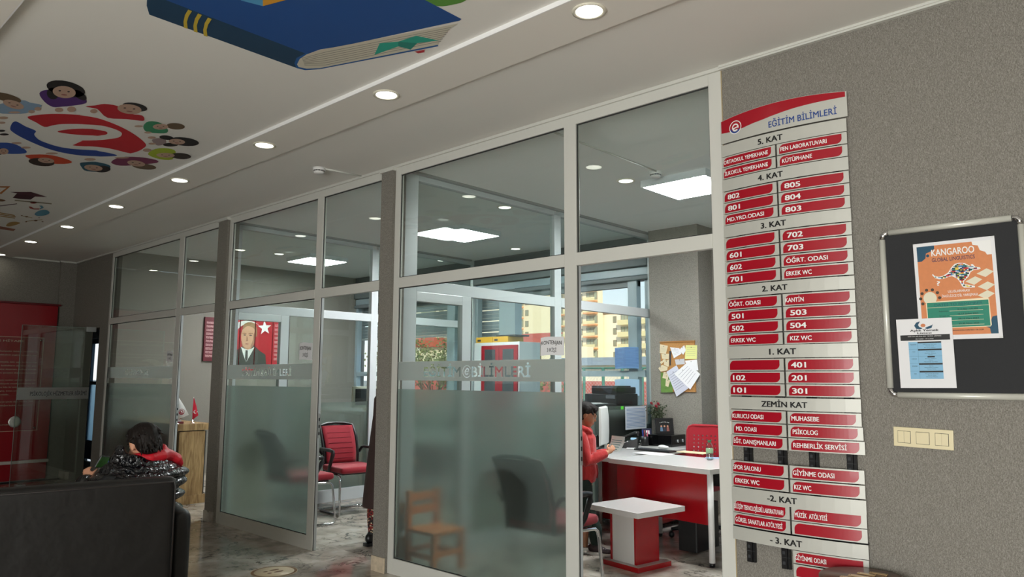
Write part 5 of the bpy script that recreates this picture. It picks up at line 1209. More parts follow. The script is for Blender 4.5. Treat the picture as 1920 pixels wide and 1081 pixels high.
# ================================================================== FURNITURE
def visitor_chair(label, fabric=REDFAB, group='red and black cantilever visitor chairs'):
    """faces +x; origin on the floor under the seat"""
    t = thing('visitor_chair', label, 'chair', group=group)
    b = MB().mat(fabric); b.bev(-0.24, -0.235, 0.43, 0.25, 0.235, 0.50, r=0.03); s = remeshed(b, 0.012, 4, 'seat'); link_mesh('seat', s, t)
    one('seat_pan', BX(BPLAS, -0.22, -0.20, 0.415, 0.20, 0.20, 0.432, r=0.006), parent=t)
    # bowed upholstered back with ribs, in a black frame
    def bk(y, z, dx=0.0): return Vector((-0.245 - 0.16 * ((z - 0.46) / 0.46) + 0.35 * y * y + 0.05 * math.sin((z - 0.46) / 0.46 * PI) + dx, y, z))
    b = MB().mat(fabric); ny, nz = 8, 12; vs = []
    for side in (0.0, -0.022):
        for j in range(nz + 1):
            for i in range(ny + 1):
                z = 0.50 + 0.40 * j / nz; y = (-0.19 + 0.38 * i / ny) * (0.92 + 0.08 * j / nz); vs.append(bk(y, z, side + (0.004 if j % 2 and side == 0 else 0)))
    fs = []; K = (ny + 1) * (nz + 1)
    for j in range(nz):
        for i in range(ny): a = j * (ny + 1) + i; fs += [(a, a + 1, a + ny + 2, a + ny + 1), (a + K, a + K + ny + 1, a + K + ny + 2, a + K + 1)]
    for i in range(ny): fs += [(i, i + K, i + 1 + K, i + 1), (nz * (ny + 1) + i, nz * (ny + 1) + i + 1, nz * (ny + 1) + i + 1 + K, nz * (ny + 1) + i + K)]
    for j in range(nz):
        for e_ in (0, ny): a = j * (ny + 1) + e_; fs.append((a, a + ny + 1, a + ny + 1 + K, a + K))
    b.add(vs, fs, True); b.build('backrest', t)
    b = MB().mat(mat('back_shell_black', (34, 24, 28), 0.6)); vs = []
    for side in (-0.024, -0.030):
        for j in range(nz + 1):
            for i in range(ny + 1):
                z = 0.49 + 0.42 * j / nz; y = (-0.195 + 0.39 * i / ny) * (0.92 + 0.08 * j / nz); vs.append(bk(y, z, side))
    b.add(vs, fs, True); b.build('back_shell', t)
    rb = MB().mat(mat('fabric_seam', (120, 20, 36), 0.8))
    for j in range(6): z = 0.55 + 0.055 * j; rb.tube([bk(-0.14 + 0.07 * i, z, 0.006) for i in range(5)], 0.0022, 4)
    rb.build('back_ribs', t)
    fr = MB().mat(BPLAS); lp = [bk(-0.20, 0.42, -0.012), bk(-0.205, 0.6, -0.012), bk(-0.21, 0.78, -0.012), bk(-0.20, 0.905, -0.012), bk(-0.1, 0.925, -0.012), bk(0.0, 0.93, -0.012), bk(0.1, 0.925, -0.012), bk(0.20, 0.905, -0.012), bk(0.21, 0.78, -0.012), bk(0.205, 0.6, -0.012), bk(0.20, 0.42, -0.012)]
    fr.tube(lp, 0.015, 8); fr.build('back_frame', t)
    for s_ in (-1, 1):
        y = 0.262 * s_
        one('armrest', MB().mat(BPLAS).tube([(-0.26, y * 0.85, 0.60), (-0.26, y, 0.655), (-0.20, y, 0.665), (0.02, y, 0.665), (0.09, y, 0.655), (0.085, y, 0.62), (0.02, y, 0.50), (-0.04, y * 0.95, 0.42)], [0.015, 0.017, 0.018, 0.02, 0.02, 0.022, 0.018, 0.014], 8), parent=t)
        one('leg', MB().mat(CHROME).tube([(-0.16, 0.18 * s_, 0.412), (0.05, 0.215 * s_, 0.412), (0.19, 0.23 * s_, 0.405), (0.215, 0.235 * s_, 0.385), (0.225, 0.24 * s_, 0.34), (0.255, 0.25 * s_, 0.06), (0.25, 0.25 * s_, 0.025), (0.215, 0.25 * s_, 0.0125), (-0.2, 0.25 * s_, 0.0125)], 0.0125, 8), parent=t)
    one('runner', MB().mat(CHROME).tube([(-0.2, -0.25, 0.0125), (-0.235, -0.235, 0.0125), (-0.24, -0.2, 0.0125), (-0.24, 0.2, 0.0125), (-0.235, 0.235, 0.0125), (-0.2, 0.25, 0.0125)], 0.0125, 8), parent=t)
    one('cross_bar', MB().mat(CHROME).tube([(0.05, -0.215, 0.412), (0.05, 0.215, 0.412)], 0.01, 8), parent=t)
    return t
ch1 = visitor_chair('red visitor chair with black arms against the frosted glass wall of the middle office')
place(ch1, -6.93, 4.88, 0, math.radians(-8))
ch2 = copy_tree(ch1); ch2['label'] = 'red visitor chair half hidden by the frosted pane of the middle bay'; place(ch2, -6.7, 4.12, 0, math.radians(86))
ch3 = copy_tree(ch1); ch3['label'] = 'visitor chair blurred behind the frosted pane of the nearest bay'; place(ch3, -3.42, 4.10, 0, math.radians(93))
# child's wooden chair behind frosted glass
OW = mat('orange_wood', (214, 120, 40), 0.5, noise=0.15, nscale=12)
t = thing('wooden_childrens_chair', "small orange wooden child's chair behind the nearest frosted pane", 'chair', loc=(-4.40, 3.90, 0))
for y in (3.74, 4.02): one('leg', BX(OW, -4.585, y, 0, -4.545, y + 0.035, 0.58, r=0.004), parent=t)
for y in (3.74, 4.02): one('leg', BX(OW, -4.29, y, 0, -4.255, y + 0.035, 0.28, r=0.004), parent=t)
for z in (0.50, 0.40): one('back_slat', BX(OW, -4.575, 3.775, z, -4.555, 4.02, z + 0.06, r=0.004), parent=t)
one('seat', BX(OW, -4.585, 3.735, 0.28, -4.25, 4.06, 0.305, r=0.005), parent=t)
for y in (3.75, 4.03): one('stretcher', BX(OW, -4.55, y, 0.10, -4.28, y + 0.018, 0.14, r=0.003), parent=t)
for xx in (-4.575, -4.283): one('stretcher', BX(OW, xx, 3.77, 0.12, xx + 0.018, 4.03, 0.16, r=0.003), parent=t)

# white and red side table
M = Matrix.Translation((-3.375, 5.075, 0)) @ Matrix.Rotation(math.radians(-9), 4, 'Z')
t = thing('side_table', 'low square white side table on a red and white pedestal before the desk', 'table', loc=(-3.375, 5.075, 0))
one('tabletop', MB().mat(WLAM).bev(-0.27, -0.27, 0.415, 0.27, 0.27, 0.455, r=0.002, M=M), parent=t)
one('pedestal_core', MB().mat(WLAM).bev(-0.125, -0.135, 0.035, 0.107, 0.12, 0.415, r=0.001, M=M), parent=t)
one('pedestal_side', MB().mat(REDLAM).bev(0.107, -0.14, 0.035, 0.125, 0.125, 0.415, r=0.001, M=M), parent=t); one('pedestal_side', MB().mat(REDLAM).bev(-0.145, -0.14, 0.035, -0.126, 0.125, 0.415, r=0.001, M=M), parent=t)
b = MB().mat(REDLAM).bev(-0.19, -0.19, 0.0, 0.19, 0.19, 0.036, r=0.001, M=M); b.build('base', t)
one('base_top', MB().mat(mat('grey_laminate', (176, 164, 160), 0.3)).box(-0.185, -0.185, 0.036, 0.185, 0.185, 0.0372, M=M), parent=t)

# reception-style desk of the nearest office
DM = Matrix.Translation((-2.87, 5.35, 0)) @ Matrix.Rotation(math.radians(-6.5), 4, 'Z')
dk = thing('office_desk', 'white topped office desk with glossy red front panel', 'desk', loc=(-2.87, 5.35, 0))
one('desktop', MB().mat(WLAM).bev(-1.05, 0.0, 0.705, 0.0, 0.72, 0.745, r=0.003, M=DM), parent=dk)
one('front_panel', MB().mat(REDLAM).bev(-1.04, 0.10, 0.30, -0.10, 0.118, 0.705, r=0.001, M=DM), parent=dk)
for (px_, py_) in ((-0.045, 0.065), (-0.045, 0.65), (-1.01, 0.16), (-1.01, 0.65)):
    l = one('leg', MB().mat(WHITE).lathe([(0.024, 0.03), (0.024, 0.705)], (px_, py_, 0), 16, M=DM), parent=dk)
    one('foot', MB().mat(BPLAS).lathe([(0.021, 0.0), (0.022, 0.03)], (px_, py_, 0), 16, M=DM), parent=l)
rt = thing('desk_return', 'white desk return with red drawer front along the glazed wall', 'desk', loc=(-4.3, 6.3, 0))
one('return_top', BX(WLAM, -4.58, 5.56, 0.700, -3.93, 7.17, 0.740, r=0.003), parent=rt)
one('drawer_unit', BX(REDLAM, -4.56, 6.25, 0.05, -3.96, 7.15, 0.700, r=0.003), parent=rt)
for z in (0.08, 0.29, 0.50): o = one('drawer_front', BX(REDLAM, -3.96, 6.28, z, -3.942, 7.12, z + 0.19, r=0.003), parent=rt); one('drawer_handle', MB().mat(ALU).tube([(-3.935, 6.6, z + 0.15), (-3.925, 6.62, z + 0.15), (-3.925, 6.8, z + 0.15), (-3.935, 6.82, z + 0.15)], 0.004, 6), parent=o)
for y in (5.60, 6.2): one('leg', MB().mat(WHITE).lathe([(0.02, 0), (0.02, 0.7)], (-4.54, y, 0), 12), parent=rt)

# red perforated swivel chair behind the desk (backrest seen from the front)
PR = mat('red_plastic_mesh', (150, 14, 34), 0.45)
t = thing('desk_chair', 'red swivel chair with perforated plastic back behind the desk', 'chair', loc=(-3.52, 6.40, 0))
cx0, cy0 = -3.52, 6.45
def bp(u, v, d=0.0):  # u across, v up
    return Vector((cx0 + u, cy0 + 0.16 - 0.5 * u * u + 0.08 * (v - 0.5) + d, v))
b = MB().mat(PR); nu, nv = 12, 12; U0, U1, V0, V1 = -0.26, 0.26, 0.55, 0.985
for d, flip in ((0.0, 0), (0.016, 1)):
    for i in range(nu):
        for j in range(nv):
            ua, ub = U0 + (U1 - U0) * i / nu, U0 + (U1 - U0) * (i + 1) / nu; va, vb = V0 + (V1 - V0) * j / nv, V0 + (V1 - V0) * (j + 1) / nv
            um, vm = (ua + ub) / 2, (va + vb) / 2; f_ = 0.30
            corner = (i in (0, nu - 1)) and j == nv - 1
            if 1 <= i < nu - 1 and 3 <= j < nv - 2:
                a = (ub - ua) * f_; c = (vb - va) * f_
                vs = [bp(ua, va, d), bp(um, va, d), bp(ub, va, d), bp(ub, vm, d), bp(ub, vb, d), bp(um, vb, d), bp(ua, vb, d), bp(ua, vm, d), bp(um, vm - c, d), bp(um + a, vm, d), bp(um, vm + c, d), bp(um - a, vm, d)]
                b.add(vs, [(0, 1, 8, 11, 7), (1, 2, 3, 9, 8), (3, 4, 5, 10, 9), (5, 6, 7, 11, 10)], False)
            elif corner:
                tri = [bp(ua, va, d), bp(ub, va, d), bp(ub, vb, d), bp(ua + (0.75 if i == 0 else 0.25) * (ub - ua), vb - 0.1 * (vb - va), d)]; 
                if i != 0: tri = [bp(ua, va, d), bp(ub, va, d), bp(ua + 0.25 * (ub - ua), vb - 0.1 * (vb - va), d), bp(ua, vb, d)]
                b.add(tri, [(0, 1, 2, 3)], False)
            else: b.add([bp(ua, va, d), bp(ub, va, d), bp(ub, vb, d), bp(ua, vb, d)], [(0, 1, 2, 3)], False)
b.build('backrest', t)
one('back_rim', MB().mat(PR).tube([bp(-0.26, 0.55, 0.008), bp(-0.262, 0.75, 0.008), bp(-0.26, 0.94, 0.008), bp(-0.245, 0.975, 0.008), bp(-0.21, 0.99, 0.008), bp(0, 0.992, 0.008), bp(0.21, 0.99, 0.008), bp(0.245, 0.975, 0.008), bp(0.26, 0.94, 0.008), bp(0.262, 0.75, 0.008), bp(0.26, 0.55, 0.008)], 0.013, 8), parent=t)
link_mesh('seat', remeshed(MB().mat(REDFAB).bev(cx0 - 0.25, cy0 - 0.33, 0.44, cx0 + 0.25, cy0 + 0.14, 0.51, r=0.03), 0.014, 4), t)
one('gas_column', MB().mat(BPLAS).lathe([(0.03, 0.10), (0.03, 0.30), (0.02, 0.30), (0.02, 0.44)], (cx0, cy0 - 0.08, 0), 14), parent=t)
one('back_bracket', MB().mat(BPLAS).tube([(cx0, cy0 - 0.05, 0.43), (cx0, cy0 + 0.16, 0.43), (cx0, cy0 + 0.20, 0.60)], 0.02, 8), parent=t)
for k in range(5):
    a = k * 2 * PI / 5 + 0.3; ex, ey = cx0 + 0.29 * math.cos(a), cy0 - 0.08 + 0.29 * math.sin(a)
    o = one('base_arm', MB().mat(BPLAS).tube([(cx0, cy0 - 0.08, 0.12), (ex, ey, 0.075)], [0.026, 0.016], 8), parent=t)
    one('caster', MB().mat(BPLAS).ball((ex, ey, 0.03), (0.028, 0.028, 0.03), 10, 8), parent=o)
for s_ in (-1, 1): one('armrest', MB().mat(BPLAS).tube([(cx0 + 0.2 * s_, cy0 - 0.08, 0.43), (cx0 + 0.29 * s_, cy0 - 0.06, 0.46), (cx0 + 0.3 * s_, cy0 - 0.05, 0.66), (cx0 + 0.3 * s_, cy0 - 0.22, 0.67)], 0.015, 8), parent=t)

# things under and behind the desk
t = thing('red_canister', 'red fire extinguisher canister on the floor right of the desk leg', 'fire extinguisher', loc=(-3.0, 5.93, 0))
one('cylinder', MB().mat(REDLAM).lathe([(0.0, 0), (0.07, 0.0), (0.078, 0.012), (0.078, 0.22), (0.07, 0.25), (0.045, 0.272), (0.02, 0.28)], (-3.0, 5.93, 0), 24), parent=t)
one('valve', MB().mat(BPLAS).lathe([(0.02, 0.28), (0.02, 0.31), (0.012, 0.32)], (-3.0, 5.93, 0), 12).tube([(-3.0, 5.93, 0.315), (-2.93, 5.90, 0.33)], 0.008, 6), parent=t)
b = MB().mat(WHITE); fc = Vector((-3.0, 5.93, 0))
def cyl_patch(b, r, a0, a1, z0, z1):
    n = 6; vs = []
    for k in range(n + 1): a = a0 + (a1 - a0) * k / n; vs += [fc + Vector((r * math.cos(a), r * math.sin(a), z0)), fc + Vector((r * math.cos(a), r * math.sin(a), z1))]
    b.add(vs, [(2 * k, 2 * k + 2, 2 * k + 3, 2 * k + 1) for k in range(n)], False)
cyl_patch(b, 0.0788, -2.0, -1.45, 0.03, 0.06); cyl_patch(b, 0.0788, -2.0, -1.4, 0.10, 0.12); b.mat(mat('label_yellow', (220, 190, 110), 0.5)); cyl_patch(b, 0.0788, -1.9, -1.3, 0.155, 0.20); b.build('label', t)
t = thing('computer_tower', 'black computer tower with a small red lamp in the shade under the desk', 'computer', loc=(-3.15, 5.85, 0))
one('case', BX(mat('case_black', (9, 9, 10), 0.5), -3.34, 5.66, 0.02, -3.17, 6.04, 0.40, r=0.006), parent=t); one('power_lamp', MB().mat(emis('red_lamp', (1, 0.08, 0.03), 3)).ball((-3.166, 5.68, 0.34), 0.006, 8, 6), parent=t)
one('front_bezel', BX(mat('case_black'), -3.335, 5.652, 0.03, -3.175, 5.66, 0.39, r=0.003), parent=t)
b = thing('handbag', 'patterned black and white bag under the desk beside the leg', 'bag', loc=(-3.12, 6.12, 0.47))
bgm = mat('bag_pattern', (60, 58, 60), 0.7, noise=0.95, nscale=45)
link_mesh('bag_body', remeshed(MB().mat(bgm).bev(-3.30, 6.02, 0.515, -3.02, 6.22, 0.66, r=0.04), 0.014, 5), b); one('bag_handle', MB().mat(BLACK).tube([(-3.22, 6.12, 0.65), (-3.20, 6.14, 0.69), (-3.10, 6.14, 0.69), (-3.08, 6.12, 0.65)], 0.008, 6), parent=b)
# ---- on the desk (local desk coordinates through DM)
def dthing(name, label, cat, x, y, z=0.745, **k): return thing(name, label, cat, loc=tuple(DM @ Vector((x, y, z))), **k)
def dloc(px, py, z=0.745): return at(px, py, 'z', z)
p = dloc(1331, 862); t = thing('water_bottle', 'half-full clear water bottle with green cap at the desk corner', 'bottle', loc=tuple(p))
BG = glass_mat('bottle_plastic', (0.90, 0.95, 0.94), 2.0)
one('bottle_body', MB().mat(BG).lathe([(0.0, 0.002), (0.029, 0.002), (0.031, 0.01), (0.030, 0.045), (0.028, 0.05), (0.031, 0.056), (0.031, 0.105), (0.027, 0.125), (0.014, 0.146), (0.012, 0.152)], p, 20), parent=t)
one('water', MB().mat(glass_mat('water', (0.86, 0.93, 0.93), 2.5)).lathe([(0.0, 0.004), (0.028, 0.004), (0.029, 0.04), (0.029, 0.075), (0.0, 0.075)], p, 18), parent=t)
one('label', MB().mat(mat('bottle_label', (150, 190, 150), 0.5)).lathe([(0.0312, 0.060), (0.0316, 0.061), (0.0316, 0.098), (0.0312, 0.099)], p, 20), parent=t)
one('cap', MB().mat(mat('cap_green', (20, 100, 60), 0.4)).lathe([(0.0, 0.168), (0.0135, 0.168), (0.015, 0.165), (0.015, 0.150), (0.012, 0.150)], p, 18), parent=t)
def flat_paper(label, px, py, w_, d_, rot, z=0.7455, m=PAPER, th=0.0015, name='paper_sheet', cat='paper'):
    p = at(px, py, 'z', z); Mx = Matrix.Translation((p.x, p.y, z)) @ Matrix.Rotation(math.radians(rot), 4, 'Z')
    return tag(MB().mat(m).box(-w_ / 2, -d_ / 2, 0, w_ / 2, d_ / 2, th, M=Mx).build(name), label, cat)
flat_paper('white paper sheet lying near the front edge of the desk', 1225, 850, 0.34, 0.21, -4, z=0.7455)
flat_paper('cream sheet across the desk, left of the bottle', 1300, 848, 0.30, 0.16, -2, z=0.7455, m=mat('cream_paper', (226, 210, 172), 0.7), th=0.004, name='envelope', cat='envelope')
flat_paper('blue edged leaflet beside the water bottle', 1340, 858, 0.16, 0.12, 20, z=0.7455, m=mat('leaflet_blue', (150, 176, 214), 0.6), name='leaflet', cat='leaflet')
flat_paper('white memo sheet close to the keyboard on the desk', 1190, 840, 0.16, 0.1, 30, z=0.7455, name='memo_sheet')
# crumpled tissue and keyboard
p = at(1242, 841, 'z', 0.745)
link = remeshed(MB().mat(WHITE).ball((p.x, p.y, 0.765), (0.05, 0.035, 0.02), 12, 8).ball((p.x + 0.03, p.y + 0.01, 0.762), (0.035, 0.03, 0.016), 10, 8), 0.006, 1)
tag(link_mesh('crumpled_tissue', link), 'crumpled white tissue in the middle of the desk', 'tissue')
k0 = at(1228, 845, 'z', 0.745); Mk = Matrix.Translation((k0.x, k0.y, 0.745)) @ Matrix.Rotation(math.radians(-5), 4, 'Z')
kb = thing('keyboard', 'slim black keyboard lying across the desk', 'keyboard', loc=tuple(k0)); one('keyboard_case', MB().mat(BPLAS).bev(-0.21, -0.06, 0, 0.21, 0.06, 0.014, r=0.003, M=Mk), parent=kb)
b = MB().mat(DGREY)
for i in range(15):
    for j in range(4): b.box(-0.2 + i * 0.0268, -0.052 + j * 0.026, 0.014, -0.178 + i * 0.0268, -0.031 + j * 0.026, 0.018, M=Mk)
o = b.build('keys', kb); o['kind'] = 'stuff'
# ---- on the return: monitor seen from behind, phone, pots, photo frames, roses
t = thing('monitor', 'white computer monitor seen from behind and side on the desk return', 'monitor', loc=(-4.42, 6.02, 0.74))
p0, p1, p2, p3 = at(1136, 758, 'y', 6.05), at(1148, 764, 'y', 6.05), at(1154, 826, 'y', 6.05), at(1142, 832, 'y', 6.05)
sh = MB().mat(mat('monitor_white', (222, 226, 222), 0.35))
sx = -4.36
zt_, zb_ = 1.17, 0.80
pr = [(-0.012, zb_), (0.012, zb_), (0.02, zb_ + 0.05), (0.02, zt_ - 0.04), (0.0, zt_), (-0.012, zt_)]
Mm = Matrix.Translation((sx, 6.02, 0)) @ Matrix.Rotation(math.radians(28), 4, 'Z')
vs = []; K = 10
for k in range(K + 1):
    y = -0.24 + 0.48 * k / K; bul = 0.035 * (1 - (y / 0.24) ** 2)
    for dx, z in ((-0.012, zb_), (0.008 + bul, zb_ + 0.02), (0.012 + bul, zb_ + 0.12), (0.012 + bul, zt_ - 0.12), (0.006 + bul * 0.7, zt_ - 0.01), (-0.012, zt_)): vs.append(Mm @ Vector((dx, y, z)))
fs = [(6 * k + i, 6 * k + (i + 1) % 6, 6 * k + 6 + (i + 1) % 6, 6 * k + 6 + i) for k in range(K) for i in range(6)] + [tuple(range(6)), tuple(6 * K + i for i in range(6))]
sh.add(vs, fs, False); sh.build('monitor_shell', t)
one('screen', MB().mat(BPLAS).box(-0.0135, -0.23, zb_ + 0.01, -0.0122, 0.23, zt_ - 0.01, M=Mm), parent=t)
one('stand', MB().mat(mat('monitor_white')).bev(0.01, -0.04, 0.75, 0.03, 0.04, 1.0, r=0.004, M=Mm).bev(-0.09, -0.11, 0.741, 0.1, 0.11, 0.752, r=0.004, M=Mm), parent=t)
# telephone
def rloc(px, py, z=0.741): return at(px, py, 'z', z)
t = thing('desk_telephone', 'black office telephone with upright handset behind the standing boy', 'telephone', loc=(-4.40, 6.62, 0.74))
Mt = Matrix.Translation((-4.40, 6.50, 0.741)) @ Matrix.Rotation(math.radians(-60), 4, 'Z')
b = MB().mat(BPLAS); b.add([Mt @ Vector(v) for v in ((-0.10, -0.11, 0), (0.10, -0.11, 0), (0.10, 0.10, 0), (-0.10, 0.10, 0), (-0.10, -0.11, 0.02), (0.10, -0.11, 0.02), (0.10, 0.10, 0.10), (-0.10, 0.10, 0.10))], [(0, 3, 2, 1), (4, 5, 6, 7), (0, 1, 5, 4), (1, 2, 6, 5), (2, 3, 7, 6), (3, 0, 4, 7)], False)
b.build('phone_body', t)
one('handset', MB().mat(BPLAS).tube([Mt @ Vector(v) for v in ((-0.075, -0.10, 0.05), (-0.078, -0.07, 0.085), (-0.08, 0.0, 0.115), (-0.078, 0.07, 0.14), (-0.075, 0.105, 0.135))], [0.024, 0.02, 0.014, 0.02, 0.025], 10), parent=t)
one('display', MB().mat(emis('phone_screen', (0.45, 0.75, 0.95), 0.9)).box(0.0, 0.03, 0.086, 0.08, 0.085, 0.10, M=Mt), parent=t)
b = MB().mat(WHITE)
for i in range(3):
    for j in range(4): b.box(-0.03 + i * 0.03, -0.09 + j * 0.026, 0.026 + j * 0.010, -0.014 + i * 0.03, -0.078 + j * 0.026, 0.033 + j * 0.010, M=Mt)
b.build('phone_keys', t)
t = thing('remote_cradle', 'small black speaker base behind the red hooded boy', 'speaker', loc=(-4.35, 5.72, 0.74))
link_mesh('speaker_body', remeshed(MB().mat(BPLAS).ball((-4.30, 5.80, 0.775), (0.055, 0.05, 0.035), 14, 10).ball((-4.30, 5.83, 0.84), (0.03, 0.02, 0.07), 12, 10), 0.006, 2), t)
def doll(label, p, cols, s=1.0, name='figurine'):
    t = thing(name, label, 'figurine', loc=tuple(p)); a, b_, c = cols
    one('torso', MB().mat(a).lathe([(0.0, 0), (0.020 * s, 0.002), (0.022 * s, 0.03 * s), (0.012 * s, 0.055 * s), (0.0, 0.058 * s)], p, 14), parent=t)
    one('head', MB().mat(b_).ball(p + Vector((0, 0, 0.078 * s)), 0.021 * s, 14, 10), parent=t)
    one('hair', MB().mat(c).ball(p + Vector((0.004, 0.004, 0.087 * s)), 0.022 * s, 12, 8).ball(p + Vector((0.0, 0.0, 0.115 * s)), 0.011 * s, 10, 8), parent=t)
PINK = mat('pink_plastic', (222, 96, 150), 0.4); BLUEP = mat('blue_plastic', (28, 60, 170), 0.4)
doll('small pink doll with a black bun beside the telephone', rloc(1187, 826) , (PINK, SKIN, BLACK), 1.15)
t = thing('pencil_cup', 'black mesh pen holder behind the pink doll', 'pen holder', loc=tuple(rloc(1182, 826))); p = Vector((-4.38, 6.78, 0.741))
one('cup', MB().mat(BPLAS).lathe([(0.0, 0.0), (0.04, 0.0), (0.042, 0.10), (0.038, 0.10), (0.036, 0.006), (0.0, 0.006)], p, 20), parent=t)
for k, c in enumerate((BLUEP, RED, BLACK, PINK)): one('pen', MB().mat(c).tube([p + Vector((0.01 * k - 0.015, 0.008, 0.01)), p + Vector((0.02 * k - 0.03, 0.016 * (k % 2), 0.16))], 0.004, 6), parent=t)
p = rloc(1198, 822); t = thing('blue_flask', 'upright blue bottle between doll and pink box on the return', 'flask', loc=tuple(p)); one('flask_body', MB().mat(BLUEP).lathe([(0.0, 0.0), (0.022, 0.0), (0.024, 0.07), (0.018, 0.09), (0.012, 0.10), (0.0, 0.104)], p, 18), parent=t); one('cap', MB().mat(BPLAS).lathe([(0.013, 0.10), (0.013, 0.116), (0.0, 0.118)], p, 14), parent=t)
p = rloc(1206, 824); t = thing('gift_box', 'small pink and white patterned gift box on the return', 'box', loc=tuple(p)); one('box_body', BX(PINK, p.x - 0.04, p.y - 0.03, 0.741, p.x + 0.04, p.y + 0.03, 0.80, r=0.004), parent=t); one('lid', BX(WHITE, p.x - 0.043, p.y - 0.033, 0.80, p.x + 0.043, p.y + 0.033, 0.815, r=0.003), parent=t); one('bow', MB().mat(PINK).ball((p.x, p.y, 0.826), (0.02, 0.014, 0.012), 10, 8), parent=t)
p = rloc(1206, 829); t = thing('white_saucer', 'small white round pot before the pink gift box', 'pot', loc=tuple(p)); one('pot_body', MB().mat(WHITE).lathe([(0.0, 0.0), (0.035, 0.0), (0.038, 0.02), (0.03, 0.028), (0.0, 0.028)], p, 18), parent=t)
t = thing('glasses_case', 'black spectacles lying on the return beside the white pot', 'spectacles', loc=tuple(rloc(1193, 833)))
p = rloc(1193, 833); one('temple', MB().mat(BPLAS).tube([p + Vector((-0.06, 0.03, 0.004)), p + Vector((0.06, 0.02, 0.004))], 0.003, 6).tube([p + Vector((-0.06, -0.03, 0.004)), p + Vector((0.06, -0.04, 0.004))], 0.003, 6), parent=t)
b = MB().mat(BPLAS)
for dy in (-0.032, 0.022): b.tube([p + Vector((0.06, dy + 0.02 * math.cos(a), 0.018 + 0.016 * math.sin(a))) for a in [k * PI / 6 for k in range(13)]], 0.0025, 5)
b.build('rims', t)
# black document box, frames on top of and beside it, roses in a vase
t = thing('black_box', 'black box with two silver knobs on the desk return', 'box', loc=(-4.27, 6.95, 0.74)); one('box_body', BX(mat('gloss_black', (10, 10, 11), 0.12), -4.37, 6.82, 0.741, -4.08, 7.10, 0.86, r=0.006), parent=t)
for y in (6.93, 7.03): one('knob', MB().mat(CHROME).lathe([(0.016, 0), (0.016, 0.012), (0.0, 0.014)], (-4.08, y, 0.80), 16, axis='x'), parent=t)
def photo_frame(label, c, w_, h_, ang, lean, m, pic, cat='photo frame'):
    Mx = Matrix.Translation(c) @ Matrix.Rotation(math.radians(ang), 4, 'Z') @ Matrix.Rotation(math.radians(lean), 4, 'X')
    t = thing('framed_photograph', label, cat, loc=tuple(c)); b = MB().mat(m); f_ = 0.02
    b.bev(-w_ / 2, -0.006, 0, w_ / 2, 0.006, h_, r=0.002, M=Mx); b.build('frame', t)
    b = MB(); F = lambda u, v, l=0.0: Mx @ Vector((-w_ / 2 + f_ + (w_ - 2 * f_) * u, -0.0062 - l, h_ - f_ - (h_ - 2 * f_) * v))
    pic(b, F); b.build('photograph', t); one('prop', MB().mat(m).box(-0.015, 0.004, 0.0, 0.015, 0.05, 0.006, M=Mx), parent=t)
def pic1(b, F):
    b.mat(BLACK); quad(b, F, 0, 0, 1, 1, 0.0); b.mat(WHITE); [pg(b, F, ell(0.2 + 0.1 * k, 0.24 - 0.07 * math.sin((k + 0.5) * PI / 7), 0.028, 0.03, 8), 0.0012) for k in range(7)]
    for k, c in enumerate(((90, 120, 150), (40, 44, 60), (150, 90, 80))): b.mat(mat('pic_%d' % k, c, 0.5)); pg(b, F, [(0.18 + 0.22 * k, 0.95), (0.2 + 0.22 * k, 0.6), (0.34 + 0.22 * k, 0.6), (0.38 + 0.22 * k, 0.95)], 0.0006); b.mat(SKIN); pg(b, F, ell(0.27 + 0.22 * k, 0.52, 0.06, 0.07, 12), 0.0008)
def pic2(b, F):
    b.mat(WHITE); quad(b, F, 0, 0, 1, 1, 0.0); b.mat(DGREY); pg(b, F, ell(0.5, 0.4, 0.3, 0.22, 14), 0.0005); b.mat(SKIN); pg(b, F, ell(0.45, 0.36, 0.1, 0.09, 10), 0.0008)
photo_frame('black framed family photo standing on the black box', Vector((-4.25, 6.97, 0.861)), 0.20, 0.165, 52, -10, BPLAS, pic1)
photo_frame('leaning white photo in a navy frame left of the black box', Vector((-4.44, 6.93, 0.742)), 0.10, 0.17, 48, -14, mat('navy_frame', (20, 24, 60), 0.4), pic2)
vp_ = Vector((-4.38, 7.03, 0.876)); vp_ = Vector((-4.43, 7.12, 0.741))
t = thing('rose_vase', 'vase of dark red roses with red ribbon beside the pier', 'flowers', loc=tuple(vp_))
one('vase', MB().mat(glass_mat('vase_glass', (0.86, 0.9, 0.88), 2)).lathe([(0.0, 0.0), (0.035, 0.0), (0.04, 0.1), (0.03, 0.2), (0.035, 0.24)], vp_, 18), parent=t)
LV = mat('rose_leaf', (54, 66, 40), 0.6); stm = MB().mat(LV); rr = random.Random(11); lf = MB().mat(LV); heads = []
for k in range(26):
    a, el = rr.uniform(0, 2 * PI), rr.uniform(0.0, 0.75); L = rr.uniform(0.14, 0.24)
    d = Vector((math.cos(a) * el, math.sin(a) * el * 0.7, 1)).normalized(); p0 = vp_ + Vector((0, 0, 0.2)); p1 = p0 + d * L
    if p1.y > 7.17: p1.y = 7.17
    if p1.x < -4.56: p1.x = -4.56
    stm.tube([p0, p0 + (p1 - p0) * 0.5 + Vector((0, 0, 0.02)), p1], 0.0018, 4); heads.append(p1)
    for j in range(14):
        q = p0 + (p1 - p0) * rr.uniform(0.3, 1.05) + Vector([rr.uniform(-0.025, 0.025) for _ in range(3)]); u = Vector([rr.uniform(-1, 1) for _ in range(3)]).normalized() * 0.012; v = u.orthogonal().normalized() * 0.007
        lf.add([q - u, q + v, q + u, q - v], [(0, 1, 2, 3)], False)
stm.build('stems', t); o = lf.build('leaves', t); o['kind'] = 'stuff'
RR_ = mat('rose_red', (140, 16, 36), 0.6)
